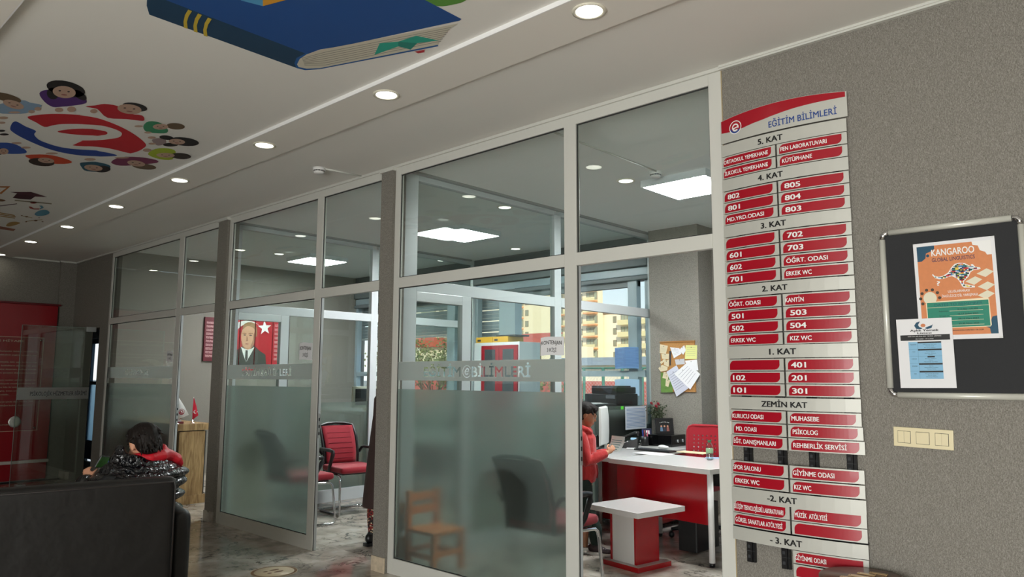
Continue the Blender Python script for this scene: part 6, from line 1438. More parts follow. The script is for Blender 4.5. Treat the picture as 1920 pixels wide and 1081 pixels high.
for k in (0, 4, 9, 13, 17):
    q = heads[k] + Vector((0, 0, 0.012)); b = MB().mat(RR_)
    for j in range(6): a = j * 1.05; b.ball(q + Vector((0.009 * math.cos(a), 0.009 * math.sin(a), 0.002 * j)), (0.009, 0.009, 0.013), 8, 6)
    b.build('rose', t)
one('ribbon', MB().mat(mat('ribbon_red', (200, 40, 40), 0.4)).ball(vp_ + Vector((0.03, -0.03, 0.17)), (0.03, 0.02, 0.022), 12, 8).ball(vp_ + Vector((0.05, -0.02, 0.185)), (0.02, 0.02, 0.014), 10, 8), parent=t)
# papers taped to the glazed wall
def xz_paper(label, px0, py0, px1, py1, X, m, lines=0, lm=None, name='taped_sheet', wav=0.0):
    a, b_ = at(px0, py0, 'x', X), at(px1, py1, 'x', X); F = yz_frame(X, a.y, b_.y, b_.z, a.z)
    t = thing(name, label, 'paper', loc=(X, a.y, b_.z)); k = MB().mat(m); n = 5
    k.add([F(i / n, v, wav * math.sin(i * 1.3) + l) for l in (0, 0.001) for i in range(n + 1) for v in (0, 1)], [(2 * i, 2 * i + 1, 2 * i + 3, 2 * i + 2) for i in range(n)] + [(12 + 2 * i, 14 + 2 * i, 15 + 2 * i, 13 + 2 * i) for i in range(n)], False); k.build('paper_sheet', t)
    if lines:
        k = MB().mat(lm)
        for j in range(lines): v = 0.1 + 0.85 * j / lines; quad(k, F, 0.06, v, 0.94, v + 0.35 / lines, 0.0016 + wav)
        k.build('printed_lines', t)
PB = mat('paper_pale_blue', (176, 198, 222), 0.7)
xz_paper('white list with blue lines taped on the frosted glass behind the telephone', 1172, 762, 1212, 802, XB + 0.003, mat('paper_list', (206, 214, 224), 0.7), 14, mat('list_blue', (110, 140, 180), 0.6))
xz_paper('tiny green sticky note on the frosted glass above the monitor', 1164, 761, 1169, 767, XB + 0.003, mat('sticky_green', (90, 220, 60), 0.6), name='sticky_note')
SB = mat('sheet_blue', (110, 150, 200), 0.7)
def ywin_paper(label, px0, py0, px1, py1, Y, m, lines, lm):
    a, b_ = at(px0, py0, 'y', Y), at(px1, py1, 'y', Y); F = lambda u, v, l=0.0: Vector((a.x + (b_.x - a.x) * u, Y - l - 0.003 * math.sin(u * 6), a.z + (b_.z - a.z) * v + 0.008 * math.sin(u * 3)))
    t = thing('taped_sheet', label, 'paper', loc=(a.x, Y, b_.z)); k = MB().mat(m); n = 6
    k.add([F(i / n, v, l) for l in (0, 0.002) for i in range(n + 1) for v in (0, 1)], [(2 * i, 2 * i + 1, 2 * i + 3, 2 * i + 2) for i in range(n)] + [(14 + 2 * i, 16 + 2 * i, 17 + 2 * i, 15 + 2 * i) for i in range(n)], False); k.build('paper_sheet', t)
    k = MB().mat(lm)
    for j in range(lines): v = 0.08 + 0.86 * j / max(1, lines); [quad(k, F, q / 6 + 0.01, v, (q + 1) / 6 + 0.001, v + 0.02, 0.004) for q in range(6)]
    if lines: k.build('printed_lines', t)
ywin_paper('blue lined sheet taped high on the office window', 1153, 652, 1198, 691, 7.36, SB, 14, mat('sheet_blue_dark', (70, 104, 160), 0.7))
ywin_paper('plain pale blue sheet taped on the window behind the printer', 1153, 711, 1199, 742, 7.36, mat('sheet_pale', (168, 198, 226), 0.7), 0, SB)

# cork board with pinned papers on the pier
YP = 7.19
a, b_ = at(1237, 643, 'y', YP), at(1307, 710, 'y', YP)
t = thing('cork_board', 'small cork board on the grey pier, covered by pinned papers', 'notice board', loc=((a.x + b_.x) / 2, YP, b_.z))
CORK = mat('cork', (176, 128, 74), 0.9, noise=0.3, nscale=90)
zb = at(1260, 734, 'y', YP).z
one('cork_panel', BX(CORK, a.x + 0.015, YP - 0.014, zb, b_.x - 0.012, YP, a.z, r=0.002), parent=t); one('frame', BX(mat('cork_frame', (160, 112, 60), 0.6), a.x + 0.01, YP - 0.02, a.z, b_.x - 0.008, YP, a.z + 0.018, r=0.003), parent=t)
GP = mat('green_photo', (96, 130, 60), 0.6, noise=0.5, nscale=20); CRP = mat('cream_note', (220, 206, 172), 0.8); YNP = mat('yellow_note', (224, 226, 150), 0.8); LVP = mat('lavender_sheet', (206, 208, 222), 0.8)
K8 = lambda x, y: (1200 + x / 7.72, 620 + y / 7.72)
def pinned(label, pts, m, l, name='pinned_note', lines=0):
    P3 = [at(*K8(*p), 'y', YP - 0.016 - l) for p in pts]; b = MB().mat(m).poly(P3, 0.001, (0, -1, 0)); 
    t = thing(name, label, 'paper', loc=tuple(P3[0])); b.build('paper_sheet', t)
    c = (P3[0] + P3[1]) / 2 * 0.85 + (P3[2] + P3[-1]) / 2 * 0.15
    one('pin', MB().mat(BLACK).ball(c + Vector((0, -0.004, 0)), 0.004, 8, 6), parent=t)
    if lines:
        k = MB().mat(mat('note_ink', (120, 124, 140), 0.7)); q = P3
        for j in range(lines):
            v = 0.18 + 0.7 * j / lines; L_, R_ = q[0].lerp(q[-1], v), q[1].lerp(q[2], v); A1, A2 = L_.lerp(R_, 0.12), L_.lerp(R_, 0.85); d = Vector((0, -0.0016, 0)); h = (q[-1] - q[0]) * 0.012
            k.add([A1 + d, A2 + d, A2 + d + h, A1 + d + h], [(0, 1, 2, 3)], False)
        k.build('handwriting', t)
pinned('green photo print at the lower left of the cork board', [(300, 600), (470, 620), (475, 890), (305, 890)], GP, 0.001, 'photo_print')
pinned('beige scrap at the left edge of the cork board, below the first note', [(310, 330), (420, 330), (415, 410), (320, 400)], CRP, 0.001, lines=2)
pinned('cream note at the top left corner of the cork board', [(290, 195), (405, 215), (375, 330), (285, 320)], CRP, 0.004, lines=5)
pinned('small white note at the top centre of the cork board', [(435, 235), (570, 250), (600, 330), (490, 395)], PAPER, 0.003, lines=5)
pinned('narrow tilted white note right of the top centre one', [(590, 250), (640, 205), (665, 280), (625, 345), (570, 280)], PAPER, 0.005, lines=3)
pinned('yellow green note at the top right corner of the cork board', [(662, 205), (828, 205), (825, 408), (650, 405)], YNP, 0.003, lines=5)
pinned('dark ribbon strip hanging down the cork board', [(425, 290), (455, 290), (445, 500), (428, 500)], DGREY, 0.006, 'ribbon_strip')
pinned('tilted cream card at mid left of the cork board', [(290, 450), (350, 405), (380, 420), (305, 480)], CRP, 0.004)
pinned('cream card beside the dark ribbon strip', [(350, 440), (420, 415), (415, 520), (345, 490)], CRP, 0.003, lines=3)
pinned('wide cream note sticking out left of the cork board', [(265, 540), (320, 490), (400, 520), (395, 570), (300, 590)], CRP, 0.006, lines=3)
pinned('cream note above the green photo print', [(345, 590), (420, 600), (405, 700), (325, 680)], CRP, 0.005, lines=4)
pinned('small cream tag over the green photo print', [(375, 695), (440, 710), (410, 810), (368, 795)], CRP, 0.006, lines=2)
pinned('grey sheet under the yellow note on the cork board', [(505, 415), (640, 400), (650, 480), (520, 490)], mat('grey_sheet', (196, 196, 200), 0.8), 0.003)
pinned('white sheet peeking out at the right edge of the cork board', [(650, 430), (825, 415), (845, 570), (690, 560)], PAPER, 0.004)
pinned('large lavender sheet hanging below the cork board', [(385, 590), (530, 495), (700, 830), (530, 950)], LVP, 0.008, 'pinned_sheet', lines=8)
pinned('large tilted white form hanging off the cork board to the right', [(495, 620), (690, 450), (872, 625), (728, 848)], PAPER, 0.016, 'pinned_sheet', lines=5)
P3 = [at(*K8(*p), 'y', YP - 0.036) for p in ((595, 515), (725, 485), (862, 632), (800, 715))]

# ---- middle office: printers on a white shelf unit, cabinet, boxes, desk end
t = thing('low_cabinet', 'low white cabinet under the printers in the middle office', 'cabinet', loc=(-4.95, 6.9, 0))
one('carcass', BX(WLAM, -5.25, 6.35, 0.0, -4.72, 7.30, 1.08, r=0.004), parent=t); one('door', BX(WLAM, -5.268, 6.37, 0.08, -5.25, 6.82, 1.05, r=0.003), parent=t); one('door', BX(WLAM, -5.268, 6.83, 0.08, -5.25, 7.28, 1.05, r=0.003), parent=t)
one('cabinet_top', BX(WLAM, -5.28, 6.33, 1.08, -4.71, 7.32, 1.105, r=0.004), parent=t)
t = thing('printer', 'black multifunction printer in front of the blue sheets', 'printer', loc=(-4.95, 7.02, 1.105))
one('printer_body', BX(mat('printer_black', (30, 32, 36), 0.35), -5.20, 6.82, 1.107, -4.76, 7.24, 1.27, r=0.01), parent=t)
one('scanner_lid', BX(mat('printer_black'), -5.12, 6.84, 1.272, -4.77, 7.22, 1.345, r=0.012), parent=t); one('document_feeder', BX(DGREY, -5.16, 6.90, 1.345, -4.80, 7.16, 1.36, r=0.006), parent=t)
one('output_tray', BX(DGREY, -5.30, 6.88, 1.19, -5.20, 7.18, 1.20, r=0.003), parent=t); one('control_panel', BX(mat('panel_grey', (90, 94, 100), 0.4), -4.90, 6.812, 1.22, -4.78, 6.82, 1.26, r=0.003), parent=t)
t = thing('scanner', 'flat black document scanner with white papers on top', 'scanner', loc=(-4.95, 6.55, 1.105))
one('scanner_body', BX(BPLAS, -5.18, 6.40, 1.107, -4.73, 6.80, 1.155, r=0.008), parent=t); one('scanner_lid', BX(DGREY, -5.17, 6.41, 1.156, -4.74, 6.79, 1.168, r=0.004), parent=t)
for k, (dx, dy, r_) in enumerate(((0, 0, 8), (0.02, 0.03, -6), (-0.02, -0.02, 20))):
    Mx = Matrix.Translation((-4.97 + dx, 6.6 + dy, 1.169 + 0.003 * k)) @ Matrix.Rotation(math.radians(r_), 4, 'Z'); tag(MB().mat(PAPER).box(-0.14, -0.1, 0, 0.14, 0.1, 0.002, M=Mx).build('paper_sheet'), ('bottom', 'middle', 'topmost')[k] + ' loose sheet on the flat scanner', 'paper', 'loose sheets on the scanner')
# red double cabinet with yellow boxes on top
t = thing('storage_cabinet', 'tall cabinet with red glazed doors before the shutter', 'cabinet', loc=(-6.69, 7.0, 0))
one('carcass', BX(mat('cabinet_white', (206, 212, 214), 0.4), -7.09, 6.90, 0, -6.28, 7.30, 1.90, r=0.004), parent=t)
CR_ = mat('cabinet_red', (150, 22, 38), 0.35)
for x0 in (-6.94, -6.615):
    d = one('door', BX(CR_, x0, 6.88, 0.06, x0 + 0.318, 6.90, 1.86, r=0.003), parent=t)
    one('glazed_panel', BX(mat('smoked_glass', (66, 72, 76), 0.15), x0 + 0.065, 6.876, 1.0, x0 + 0.255, 6.881, 1.81, r=0.002), parent=d); one('glazed_panel', BX(mat('smoked_glass'), x0 + 0.065, 6.876, 0.25, x0 + 0.255, 6.881, 0.85, r=0.002), parent=d)
    one('door_handle', MB().mat(ALU).tube([(x0 + (0.29 if x0 < -6.8 else 0.028), 6.87, 1.0), (x0 + (0.29 if x0 < -6.8 else 0.028), 6.87, 1.12)], 0.005, 6), parent=d)
YB_ = mat('box_yellow', (214, 164, 40), 0.6)
for k, (xa_, xb2) in enumerate(((-7.08, -6.78), (-6.77, -6.50))):
    t = thing('archive_box', ('left' if k == 0 else 'right') + ' flat yellow box on top of the red cabinet', 'box', loc=((xa_ + xb2) / 2, 7.05, 1.9), group='yellow boxes on the cabinet')
    one('box_body', BX(YB_, xa_, 6.92, 1.901, xb2, 7.22, 1.975, r=0.004), parent=t); one('label', BX(BLACK, xa_ + 0.03, 6.918, 1.92, xa_ + 0.09, 6.92, 1.945), parent=t)
t = thing('folder_stack', 'dark folder lying on the yellow box', 'folder', loc=(-6.6, 7.05, 1.976)); one('folder_cover', BX(DGREY, -6.72, 6.93, 1.977, -6.38, 7.2, 1.995, r=0.004), parent=t)
t = thing('middle_office_desk', 'white desk end beside the red chair in the middle office', 'desk', loc=(-7.2, 6.1, 0))
one('desktop', BX(WLAM, -7.54, 5.66, 0.70, -6.2, 6.35, 0.745, r=0.003), parent=t); one('front_panel', BX(DGREY, -7.45, 5.78, 0.30, -6.3, 5.80, 0.70, r=0.002), parent=t)
for (a, b2) in ((-7.50, 5.70), (-6.24, 5.70), (-7.50, 6.31), (-6.24, 6.31)): one('leg', MB().mat(ALU).lathe([(0.022, 0), (0.022, 0.70)], (a, b2, 0), 14), parent=t)
# far office: monitor and papers seen above the frosting
t = thing('far_office_desk', 'desk in the far office behind the frosted glass', 'desk', loc=(-8.4, 6.0, 0))
one('desktop', BX(WLAM, -9.2, 5.6, 0.98, -7.72, 6.3, 1.02, r=0.003), parent=t)
for (a, b2) in ((-9.15, 5.65), (-7.77, 5.65), (-9.15, 6.25), (-7.77, 6.25)): one('leg', BX(WLAM, a - 0.03, b2 - 0.03, 0, a + 0.03, b2 + 0.03, 0.98, r=0.003), parent=t)
t = thing('monitor', 'black screen with a cream frame seen over the frosted glass', 'monitor', loc=(-8.0, 5.9, 1.02))
one('monitor_shell', BX(mat('cream_plastic', (214, 214, 196), 0.4), -7.99, 5.60, 1.06, -7.95, 6.08, 1.33, r=0.006), parent=t); one('screen', BX(BLACK, -7.951, 5.63, 1.09, -7.948, 6.05, 1.30), parent=t); one('stand', BX(mat('cream_plastic'), -8.02, 5.80, 1.02, -7.92, 5.90, 1.07, r=0.004), parent=t)

# oak counter with pennants in the far office
cx1 = -8.62
t = thing('reception_counter', 'oak reception counter in the doorway of the far office', 'counter', loc=(-9.4, 3.9, 0))
one('counter_body', BX(OAK, -10.3, 3.72, 0.10, cx1 - 0.01, 4.03, 0.82, r=0.002), parent=t); one('plinth', BX(OAK, -10.32, 3.70, 0.0, cx1, 4.05, 0.10, r=0.002), parent=t)
one('worktop', BX(OAK, -10.32, 3.69, 0.83, cx1 + 0.01, 4.09, 0.905, r=0.003), parent=t); one('shadow_gap', BX(GASKET, -10.28, 3.74, 0.818, cx1 - 0.03, 4.01, 0.832), parent=t); one('corner_edge', BX(GASKET, cx1 - 0.0105, 4.02, 0.10, cx1 - 0.008, 4.031, 0.82), parent=t)
def pennant(label, y, m, deco, lean, h=0.30):
    b0 = Vector((-8.72, y, 0.905)); t = thing('table_pennant', label, 'flag', loc=tuple(b0), group=None)
    one('stand', MB().mat(CHROME).lathe([(0.0, 0.0), (0.03, 0.0), (0.028, 0.006), (0.004, 0.010), (0.003, h), (0.0, h + 0.004)], b0, 14), parent=t)
    tip = b0 + Vector((0.004, 0, h)); b = MB().mat(m); A, B_, C_ = tip, tip + Vector((0.01, lean, -0.21)), tip + Vector((0.02, lean * 0.1 - 0.02, -0.26))
    pts = [A, A.lerp(B_, 0.5) + Vector((0.012, 0, 0)), B_, C_, A.lerp(C_, 0.5) + Vector((-0.006, 0, 0))]
    b.add(pts + [p_ + Vector((0.0015, 0, 0)) for p_ in pts], [(0, 1, 4), (1, 2, 3, 4), (5, 9, 6), (6, 9, 8, 7), (0, 5, 6, 1), (1, 6, 7, 2), (2, 7, 8, 3)], True); o = b.build('flag_cloth', t)
    deco(o, A, B_, C_)
def deco_e(o, A, B_, C_):
    c = (A + B_ + C_) / 3 + Vector((0.012, -0.004, -0.015)); m = MB()
    emblem(m, (0, 0), 0.034, lambda u, v: Vector((c.x, c.y + u, c.z + v)), ring=RED, ink=RED, arc=RED); m.build('printed_emblem', o)
def deco_c(o, A, B_, C_):
    c = (A + B_ + C_) / 3 + Vector((0.014, 0.0, -0.01)); m = MB().mat(WHITE)
    for pts in (crescent(0, 0, 0.02, 0.016, 0.006, 0.2), star(0.024, 0.0, 0.009)): P3 = [Vector((c.x, c.y + u, c.z + v)) for u, v in pts]; m.add(P3, [tuple(x_) for x_ in tessellate_polygon([P3])], False)
    m.build('printed_emblem', o)
pennant('white pennant with red round emblem on the oak counter', 3.72, mat('flag_white', (226, 224, 220), 0.8), deco_e, 0.13, 0.31)
pennant('small red pennant with white crescent on the oak counter', 3.90, mat('flag_red', (200, 20, 50), 0.8), deco_c, 0.06, 0.30)
t = thing('card_holder', 'small dark red holder beside the pennants on the counter', 'holder', loc=(-8.75, 3.80, 0.905)); one('holder_body', MB().mat(mat('dark_red', (110, 20, 30), 0.4)).bev(-8.80, 3.72, 0.905, -8.72, 3.80, 0.93, r=0.004).bev(-8.79, 3.73, 0.93, -8.77, 3.79, 0.965, r=0.004), parent=t); one('cards', BX(PAPER, -8.768, 3.735, 0.93, -8.755, 3.785, 0.955), parent=t)

# black settee in the foreground, seen from behind
LEA = mat('black_leather', (13, 11, 10), 0.45, spec=0.5, bump=0.25, bscale=9, bdist=0.02)
sm = Matrix.Translation((-4.0, 1.73, 0)) @ Matrix.Rotation(math.radians(-9.6), 4, 'Z')   # local -y runs along the back, local -x is the front
t = thing('settee', 'high-backed black leather settee seen from behind', 'sofa', loc=(-4.0, 1.73, 0))
def cushion(name, x0, y0, z0, x1, y1, z1, r=0.03, vox=0.02):
    link_mesh(name, remeshed(MB().mat(LEA).bev(x0, y0, z0, x1, y1, z1, r=r, M=sm), vox, 3), t)
cushion('backrest', -0.13, -1.95, 0.10, 0.0, 0.0, 0.925, 0.022, 0.016)
cushion('back_cushion', -0.24, -1.93, 0.42, -0.13, -0.02, 0.86, 0.05)
cushion('seat_base', -0.85, -1.95, 0.10, -0.13, 0.0, 0.28)
cushion('seat_cushion', -0.86, -0.98, 0.28, -0.22, -0.01, 0.43, 0.05); cushion('seat_cushion', -0.86, -1.94, 0.28, -0.22, -0.99, 0.43, 0.05)
cushion('armrest', -0.86, 0.0, 0.10, -0.10, 0.115, 0.735, 0.05); cushion('armrest', -0.86, -2.07, 0.10, -0.10, -1.955, 0.735, 0.05)
for (a, b2) in ((-0.05, -0.05), (-0.8, -0.05), (-0.05, -1.9), (-0.8, -1.9)): one('foot', MB().mat(CHROME).lathe([(0.025, 0), (0.025, 0.10)], (a, b2, 0), 12, M=sm), parent=t)
one('piping', MB().mat(mat('piping_dark', (34, 28, 26), 0.45)).tube([sm @ Vector(v) for v in ((0.002, -1.9, 0.902), (0.002, -0.02, 0.902), (0.002, -0.012, 0.88), (0.002, -0.012, 0.12))], 0.004, 6), parent=t)

# round walnut stand with brass plates under the sign
q = at(1597, 1074, 'z', 0.58); q = Vector((-1.115, 3.365, 0)); ZS = 0.628
R = 0.172
t = thing('walnut_stool', 'round dark walnut drum stand with brass plates at the bottom edge', 'stand', loc=tuple(q))
one('drum', MB().mat(WALNUT).lathe([(R * 0.8, 0.0), (R * 0.86, 0.02), (R * 0.93, 0.3), (R * 0.97, ZS - 0.06), (R * 0.985, ZS - 0.05), (R, ZS - 0.045), (R, ZS - 0.006), (R - 0.006, ZS), (0.0, ZS)], q, 56), parent=t)
BRS = mat('brass', (206, 176, 128), 0.3, metal=0.6)
for k, (x_, y_, w_, d_) in enumerate(((-0.03, -0.065, 0.075, 0.028), (0.012, -0.015, 0.125, 0.034), (0.0, 0.045, 0.07, 0.026), (0.035, 0.09, 0.07, 0.026))):
    Mx = Matrix.Translation((q.x + x_, q.y + y_, ZS)) @ Matrix.Rotation(math.radians(4), 4, 'Z')
    o = one('brass_plate', MB().mat(BRS).bev(-w_ / 2, -d_ / 2, 0, w_ / 2, d_ / 2, 0.003, r=0.0008, M=Mx), parent=t)
    b = MB().mat(BLACK)
    for s_ in (-1, 1): b.lathe([(0, 0.0042), (0.0018, 0.0042), (0.0022, 0.003)], (s_ * (w_ / 2 - 0.006), 0, 0), 8, M=Mx)
    b.build('screw', o)
# ================================================================== PEOPLE
def make_head(skin, hair_m, P, s=1.0, heading=0.0, tilt=0.0, hairstyle='short', nod=0.0):
    """head facing +x at its own origin (centre of the skull); returns skin MB, hair mesh, details"""
    M = Matrix.Translation(P) @ Matrix.Rotation(heading, 4, 'Z') @ Matrix.Rotation(nod, 4, 'Y') @ Matrix.Rotation(tilt, 4, 'X') @ Matrix.Scale(s, 4)
    b = MB().mat(skin)
    def B(c, r): b.ball(M @ Vector(c), tuple(x * s for x in r), 20, 14, M=M.to_3x3().normalized().to_4x4())
    B((-0.012, 0, 0.025), (0.092, 0.073, 0.082)); B((0.03, 0, -0.025), (0.058, 0.058, 0.07)); B((0.045, 0, -0.075), (0.036, 0.036, 0.028))
    B((0.055, 0.028, -0.035), (0.026, 0.024, 0.03)); B((0.055, -0.028, -0.035), (0.026, 0.024, 0.03))       # cheeks
    B((0.077, 0, 0.012), (0.016, 0.03, 0.02)); B((0.091, 0, -0.022), (0.014, 0.010, 0.012)); B((0.085, 0, -0.006), (0.011, 0.007, 0.02))   # brow, nose
    B((0.078, 0, -0.052), (0.013, 0.02, 0.007)); B((0.077, 0, -0.062), (0.012, 0.017, 0.006))               # lips
    for s_ in (-1, 1): B((-0.008, 0.073 * s_, -0.012), (0.016, 0.009, 0.027)); B((-0.006, 0.078 * s_, -0.002), (0.018, 0.005, 0.02))
    return b, M
def head_details(t, M, s, lip=(176, 100, 92)):
    e = MB().mat(WHITE)
    R3 = M.to_3x3().normalized().to_4x4()
    for s_ in (-1, 1):
        e.mat(WHITE); e.ball(M @ Vector((0.0735, 0.029 * s_, -0.003)), (0.008 * s, 0.012 * s, 0.005 * s), 12, 8, M=R3); e.mat(BLACK); e.ball(M @ Vector((0.0795, 0.029 * s_, -0.004)), (0.003 * s, 0.0055 * s, 0.0048 * s), 10, 8, M=R3); e.tube([M @ Vector((0.0795, 0.017 * s_, 0.0)), M @ Vector((0.0825, 0.029 * s_, 0.0035)), M @ Vector((0.076, 0.042 * s_, 0.0))], 0.0016 * s, 5)
    e.build('eyes', t)
    l = MB().mat(mat('lips', lip, 0.5)); l.ball(M @ Vector((0.0855, 0, -0.056)), (0.006 * s, 0.016 * s, 0.005 * s), 12, 8, M=R3); l.build('lips', t)
    br = MB().mat(HAIR)
    for s_ in (-1, 1): br.tube([M @ Vector((0.086, 0.014 * s_, 0.018)), M @ Vector((0.085, 0.03 * s_, 0.023)), M @ Vector((0.076, 0.045 * s_, 0.018))], 0.0028 * s, 6)
    br.build('eyebrows', t)
def hair_cap(M, s, seed=1, fringe=0.03, nape=-0.05, vox=0.0035):
    b = MB().mat(HAIR); R3 = M.to_3x3().normalized().to_4x4(); rr = random.Random(seed)
    def B(c, r): b.ball(M @ Vector(c), tuple(x * s for x in r), 16, 12, M=R3)
    B((-0.024, 0, 0.040), (0.092, 0.078, 0.077)); B((-0.05, 0, 0.0), (0.062, 0.073, 0.075)); B((-0.062, 0, nape + 0.02), (0.040, 0.055, 0.045))
    B((0.04, 0, 0.082), (0.045, 0.056, 0.028)); B((0.064, -0.015, 0.066), (0.020, 0.042, fringe * 0.8)); B((0.062, 0.025, 0.068), (0.018, 0.033, fringe * 0.75))
    for s_ in (-1, 1): B((-0.014, 0.068 * s_, 0.03), (0.026, 0.014, 0.034))
    for _ in range(150):
        a = rr.uniform(-2.6, 2.6); u = rr.uniform(0.0, 1.0); c = Vector((-0.02 - 0.088 * math.cos(a) * math.sin(u * 1.5) * -1 * (-1), 0.076 * math.sin(a) * math.sin(u * 1.5), 0.042 + 0.075 * math.cos(u * 1.5)))
        c.x = -0.022 + 0.09 * math.sin(u * 1.5) * math.cos(a); 
        if c.x > 0.03 and c.z < 0.05: continue
        q = c + Vector((c.x * 0.28 + rr.uniform(-0.006, 0.01), c.y * 0.22 + rr.uniform(-0.005, 0.005), -0.026 - rr.uniform(0, 0.012))) * (1.0 if c.z < 0.10 else 0.999); q = q if c.z < 0.1 else c + Vector((0.03, rr.uniform(-0.01, 0.01), -0.006)); b.tube([M @ (c * 0.985), M @ q], [0.0075 * s, 0.0025 * s], 5)
    for _ in range(110):
        a = rr.uniform(1.75, 2 * PI - 1.75); z = rr.uniform(-0.055, 0.045); k = math.sqrt(1 - (z / 0.1) ** 2)
        c = Vector((-0.05 + 0.064 * math.cos(a) * k, 0.073 * math.sin(a) * k, z)); q = c * 1.03 + Vector((rr.uniform(-0.003, 0.004), rr.uniform(-0.006, 0.006), -0.026))
        b.tube([M @ c, M @ q], [0.0065 * s, 0.002 * s], 5)
    return remeshed(b, vox, 1, mats=[HAIR])
def hand(b, wrist, palm_dir, up, s=1.0, curl=0.9, side=1):
    """palm and five bent fingers added to the body volume; up = back of the hand, side = which side the thumb leaves"""
    w = Vector(wrist); d = Vector(palm_dir).normalized(); n = Vector(up).normalized(); n = (n - d * n.dot(d)).normalized(); c = d.cross(n) * side
    R = Matrix((d, c, n)).transposed().to_4x4()
    b.ball(w + d * 0.035 * s, (0.042 * s, 0.033 * s, 0.014 * s), 14, 10, M=R)
    for k, L in enumerate((0.060, 0.068, 0.063, 0.050)):
        o = w + d * 0.062 * s + c * (0.024 - 0.0165 * k) * s; p = [o]; a = 0.25
        for j in range(3): dd = d * math.cos(a) - n * math.sin(a); p.append(p[-1] + dd * L * s * (0.42, 0.32, 0.26)[j]); a += curl * 0.75
        b.tube(p, [0.0085 * s, 0.0078 * s, 0.007 * s, 0.0058 * s], 8)
    o = w + d * 0.02 * s + c * 0.024 * s; b.tube([o, o + (d * 0.6 + c * 0.8) * 0.028 * s, o + (d * 0.9 + c * 0.7 - n * 0.4) * 0.05 * s, o + (d * 1.0 + c * 0.45 - n * 0.7) * 0.068 * s], [0.011 * s, 0.010 * s, 0.0085 * s, 0.007 * s], 8)
def sneaker(name, t, ankle, head, s, up_m, sole_m, acc=None):
    M = Matrix.Translation(ankle) @ Matrix.Rotation(head, 4, 'Z') @ Matrix.Scale(s, 4)
    b = MB().mat(up_m); R3 = M.to_3x3().normalized().to_4x4()
    for c, r in (((0.02, 0, 0.045), (0.085, 0.036, 0.035)), ((0.10, 0, 0.035), (0.065, 0.040, 0.026)), ((-0.03, 0, 0.055), (0.045, 0.034, 0.04)), ((-0.01, 0, 0.085), (0.04, 0.036, 0.03))): b.ball(M @ Vector(c), tuple(x * s for x in r), 16, 10, M=R3)
    o = link_mesh(name, remeshed(b, 0.006, 3, mats=[up_m]), t)
    q = MB().mat(sole_m); pts = [(-0.075, 0.028), (-0.04, 0.036), (0.05, 0.038), (0.12, 0.042), (0.16, 0.025), (0.168, 0), (0.16, -0.025), (0.12, -0.042), (0.05, -0.038), (-0.04, -0.036), (-0.075, -0.028)]
    q.poly([M @ Vector((x, y, 0.0005)) for x, y in pts], 0.024 * s, (0, 0, 1)); q.build('sole', o)
    l = MB().mat(acc or WHITE)
    for k in range(4): l.tube([M @ Vector((0.04 + 0.02 * k, -0.02, 0.074 - 0.006 * k)), M @ Vector((0.04 + 0.02 * k, 0.02, 0.074 - 0.006 * k))], 0.0025 * s, 5)
    l.build('laces', o); return o
def M3(h): return Matrix.Rotation(h, 4, 'Z')

# ---- boy standing at the desk, red hoodie, reading a leaflet ------------------------------------
H = math.radians(34); O = Vector((-3.94, 5.12, 0)); L = lambda x, y, z: O + M3(H) @ Vector((x, y, z))   # local x forward, y to his left
t = thing('person', 'boy in a red hooded sweatshirt reading a leaflet at the office desk', 'person', loc=tuple(O))
S = 0.93
SK1 = mat('skin_boy', (196, 140, 108), 0.5)
b, HM = make_head(SK1, HAIR, L(0.045, 0, 1.135), s=S * 0.98, heading=H, nod=math.radians(20))
b.tube([L(0.0, 0, 1.0), L(0.01, 0, 1.09)], [0.04, 0.036], 14)
b.tube([L(0, 0, 0.55), L(0, 0, 0.75), L(0, 0, 0.95), L(0, 0, 1.01)], [0.09, 0.085, 0.09, 0.05], 16)
arms = {}
for s_ in (-1, 1):
    sh = L(0.0, 0.115 * s_, 0.95); el = L(0.06, 0.145 * s_, 0.765); wr = L(0.225, 0.05 * s_ + 0.0, 0.825); arms[s_] = (sh, el, wr)
    b.tube([sh, el], [0.03, 0.026], 10); b.tube([el, wr], [0.026, 0.018], 10)
    d = (L(0.26, 0.03 * s_, 0.86) - wr); hand(b, wr, d, M3(H) @ Vector((0.2, 1.0 * s_, 0.35)), 0.78, 0.8, side=s_)
    b.tube([L(0.0, 0.06 * s_, 0.58), L(0.02, 0.065 * s_, 0.32), L(-0.01 + 0.03 * (s_ < 0), 0.065 * s_, 0.06)], [0.055, 0.042, 0.03], 12)
link_mesh('body', remeshed(b, 0.0055, 2, mats=[SK1]), t)
head_details(t, HM, S * 0.98)
link_mesh('hair', hair_cap(HM, S * 1.02, 2, 0.036), t)
HOOD = mat('red_fleece', (178, 32, 32), 0.85, noise=0.1, nscale=14, bump=0.4, bscale=22, bdist=0.02, sheen=0.3)
b = MB().mat(HOOD)
b.tube([L(-0.012, 0, 0.575), L(-0.012, 0, 0.63), L(-0.01, 0, 0.74), L(-0.005, 0, 0.86), L(0, 0, 0.95), L(0.002, 0, 1.0), L(0.002, 0, 1.02)], [0.122, 0.142, 0.138, 0.130, 0.122, 0.085, 0.060], 20)
b.ball(L(-0.005, 0, 0.93), (0.09, 0.15, 0.075), 20, 12, M=M3(H))
b.ball(L(0.06, 0, 0.67), (0.08, 0.11, 0.08), 16, 10, M=M3(H))
for s_ in (-1, 1):
    sh, el, wr = arms[s_]
    b.ball(sh, (0.055, 0.05, 0.055), 14, 10)
    b.tube([sh + Vector((0, 0, 0.01)), sh.lerp(el, 0.5), el + Vector((0, 0, -0.012)), el.lerp(wr, 0.35), el.lerp(wr, 0.8), wr.lerp(el, 0.08)], [0.052, 0.05, 0.049, 0.047, 0.036, 0.030], 14)
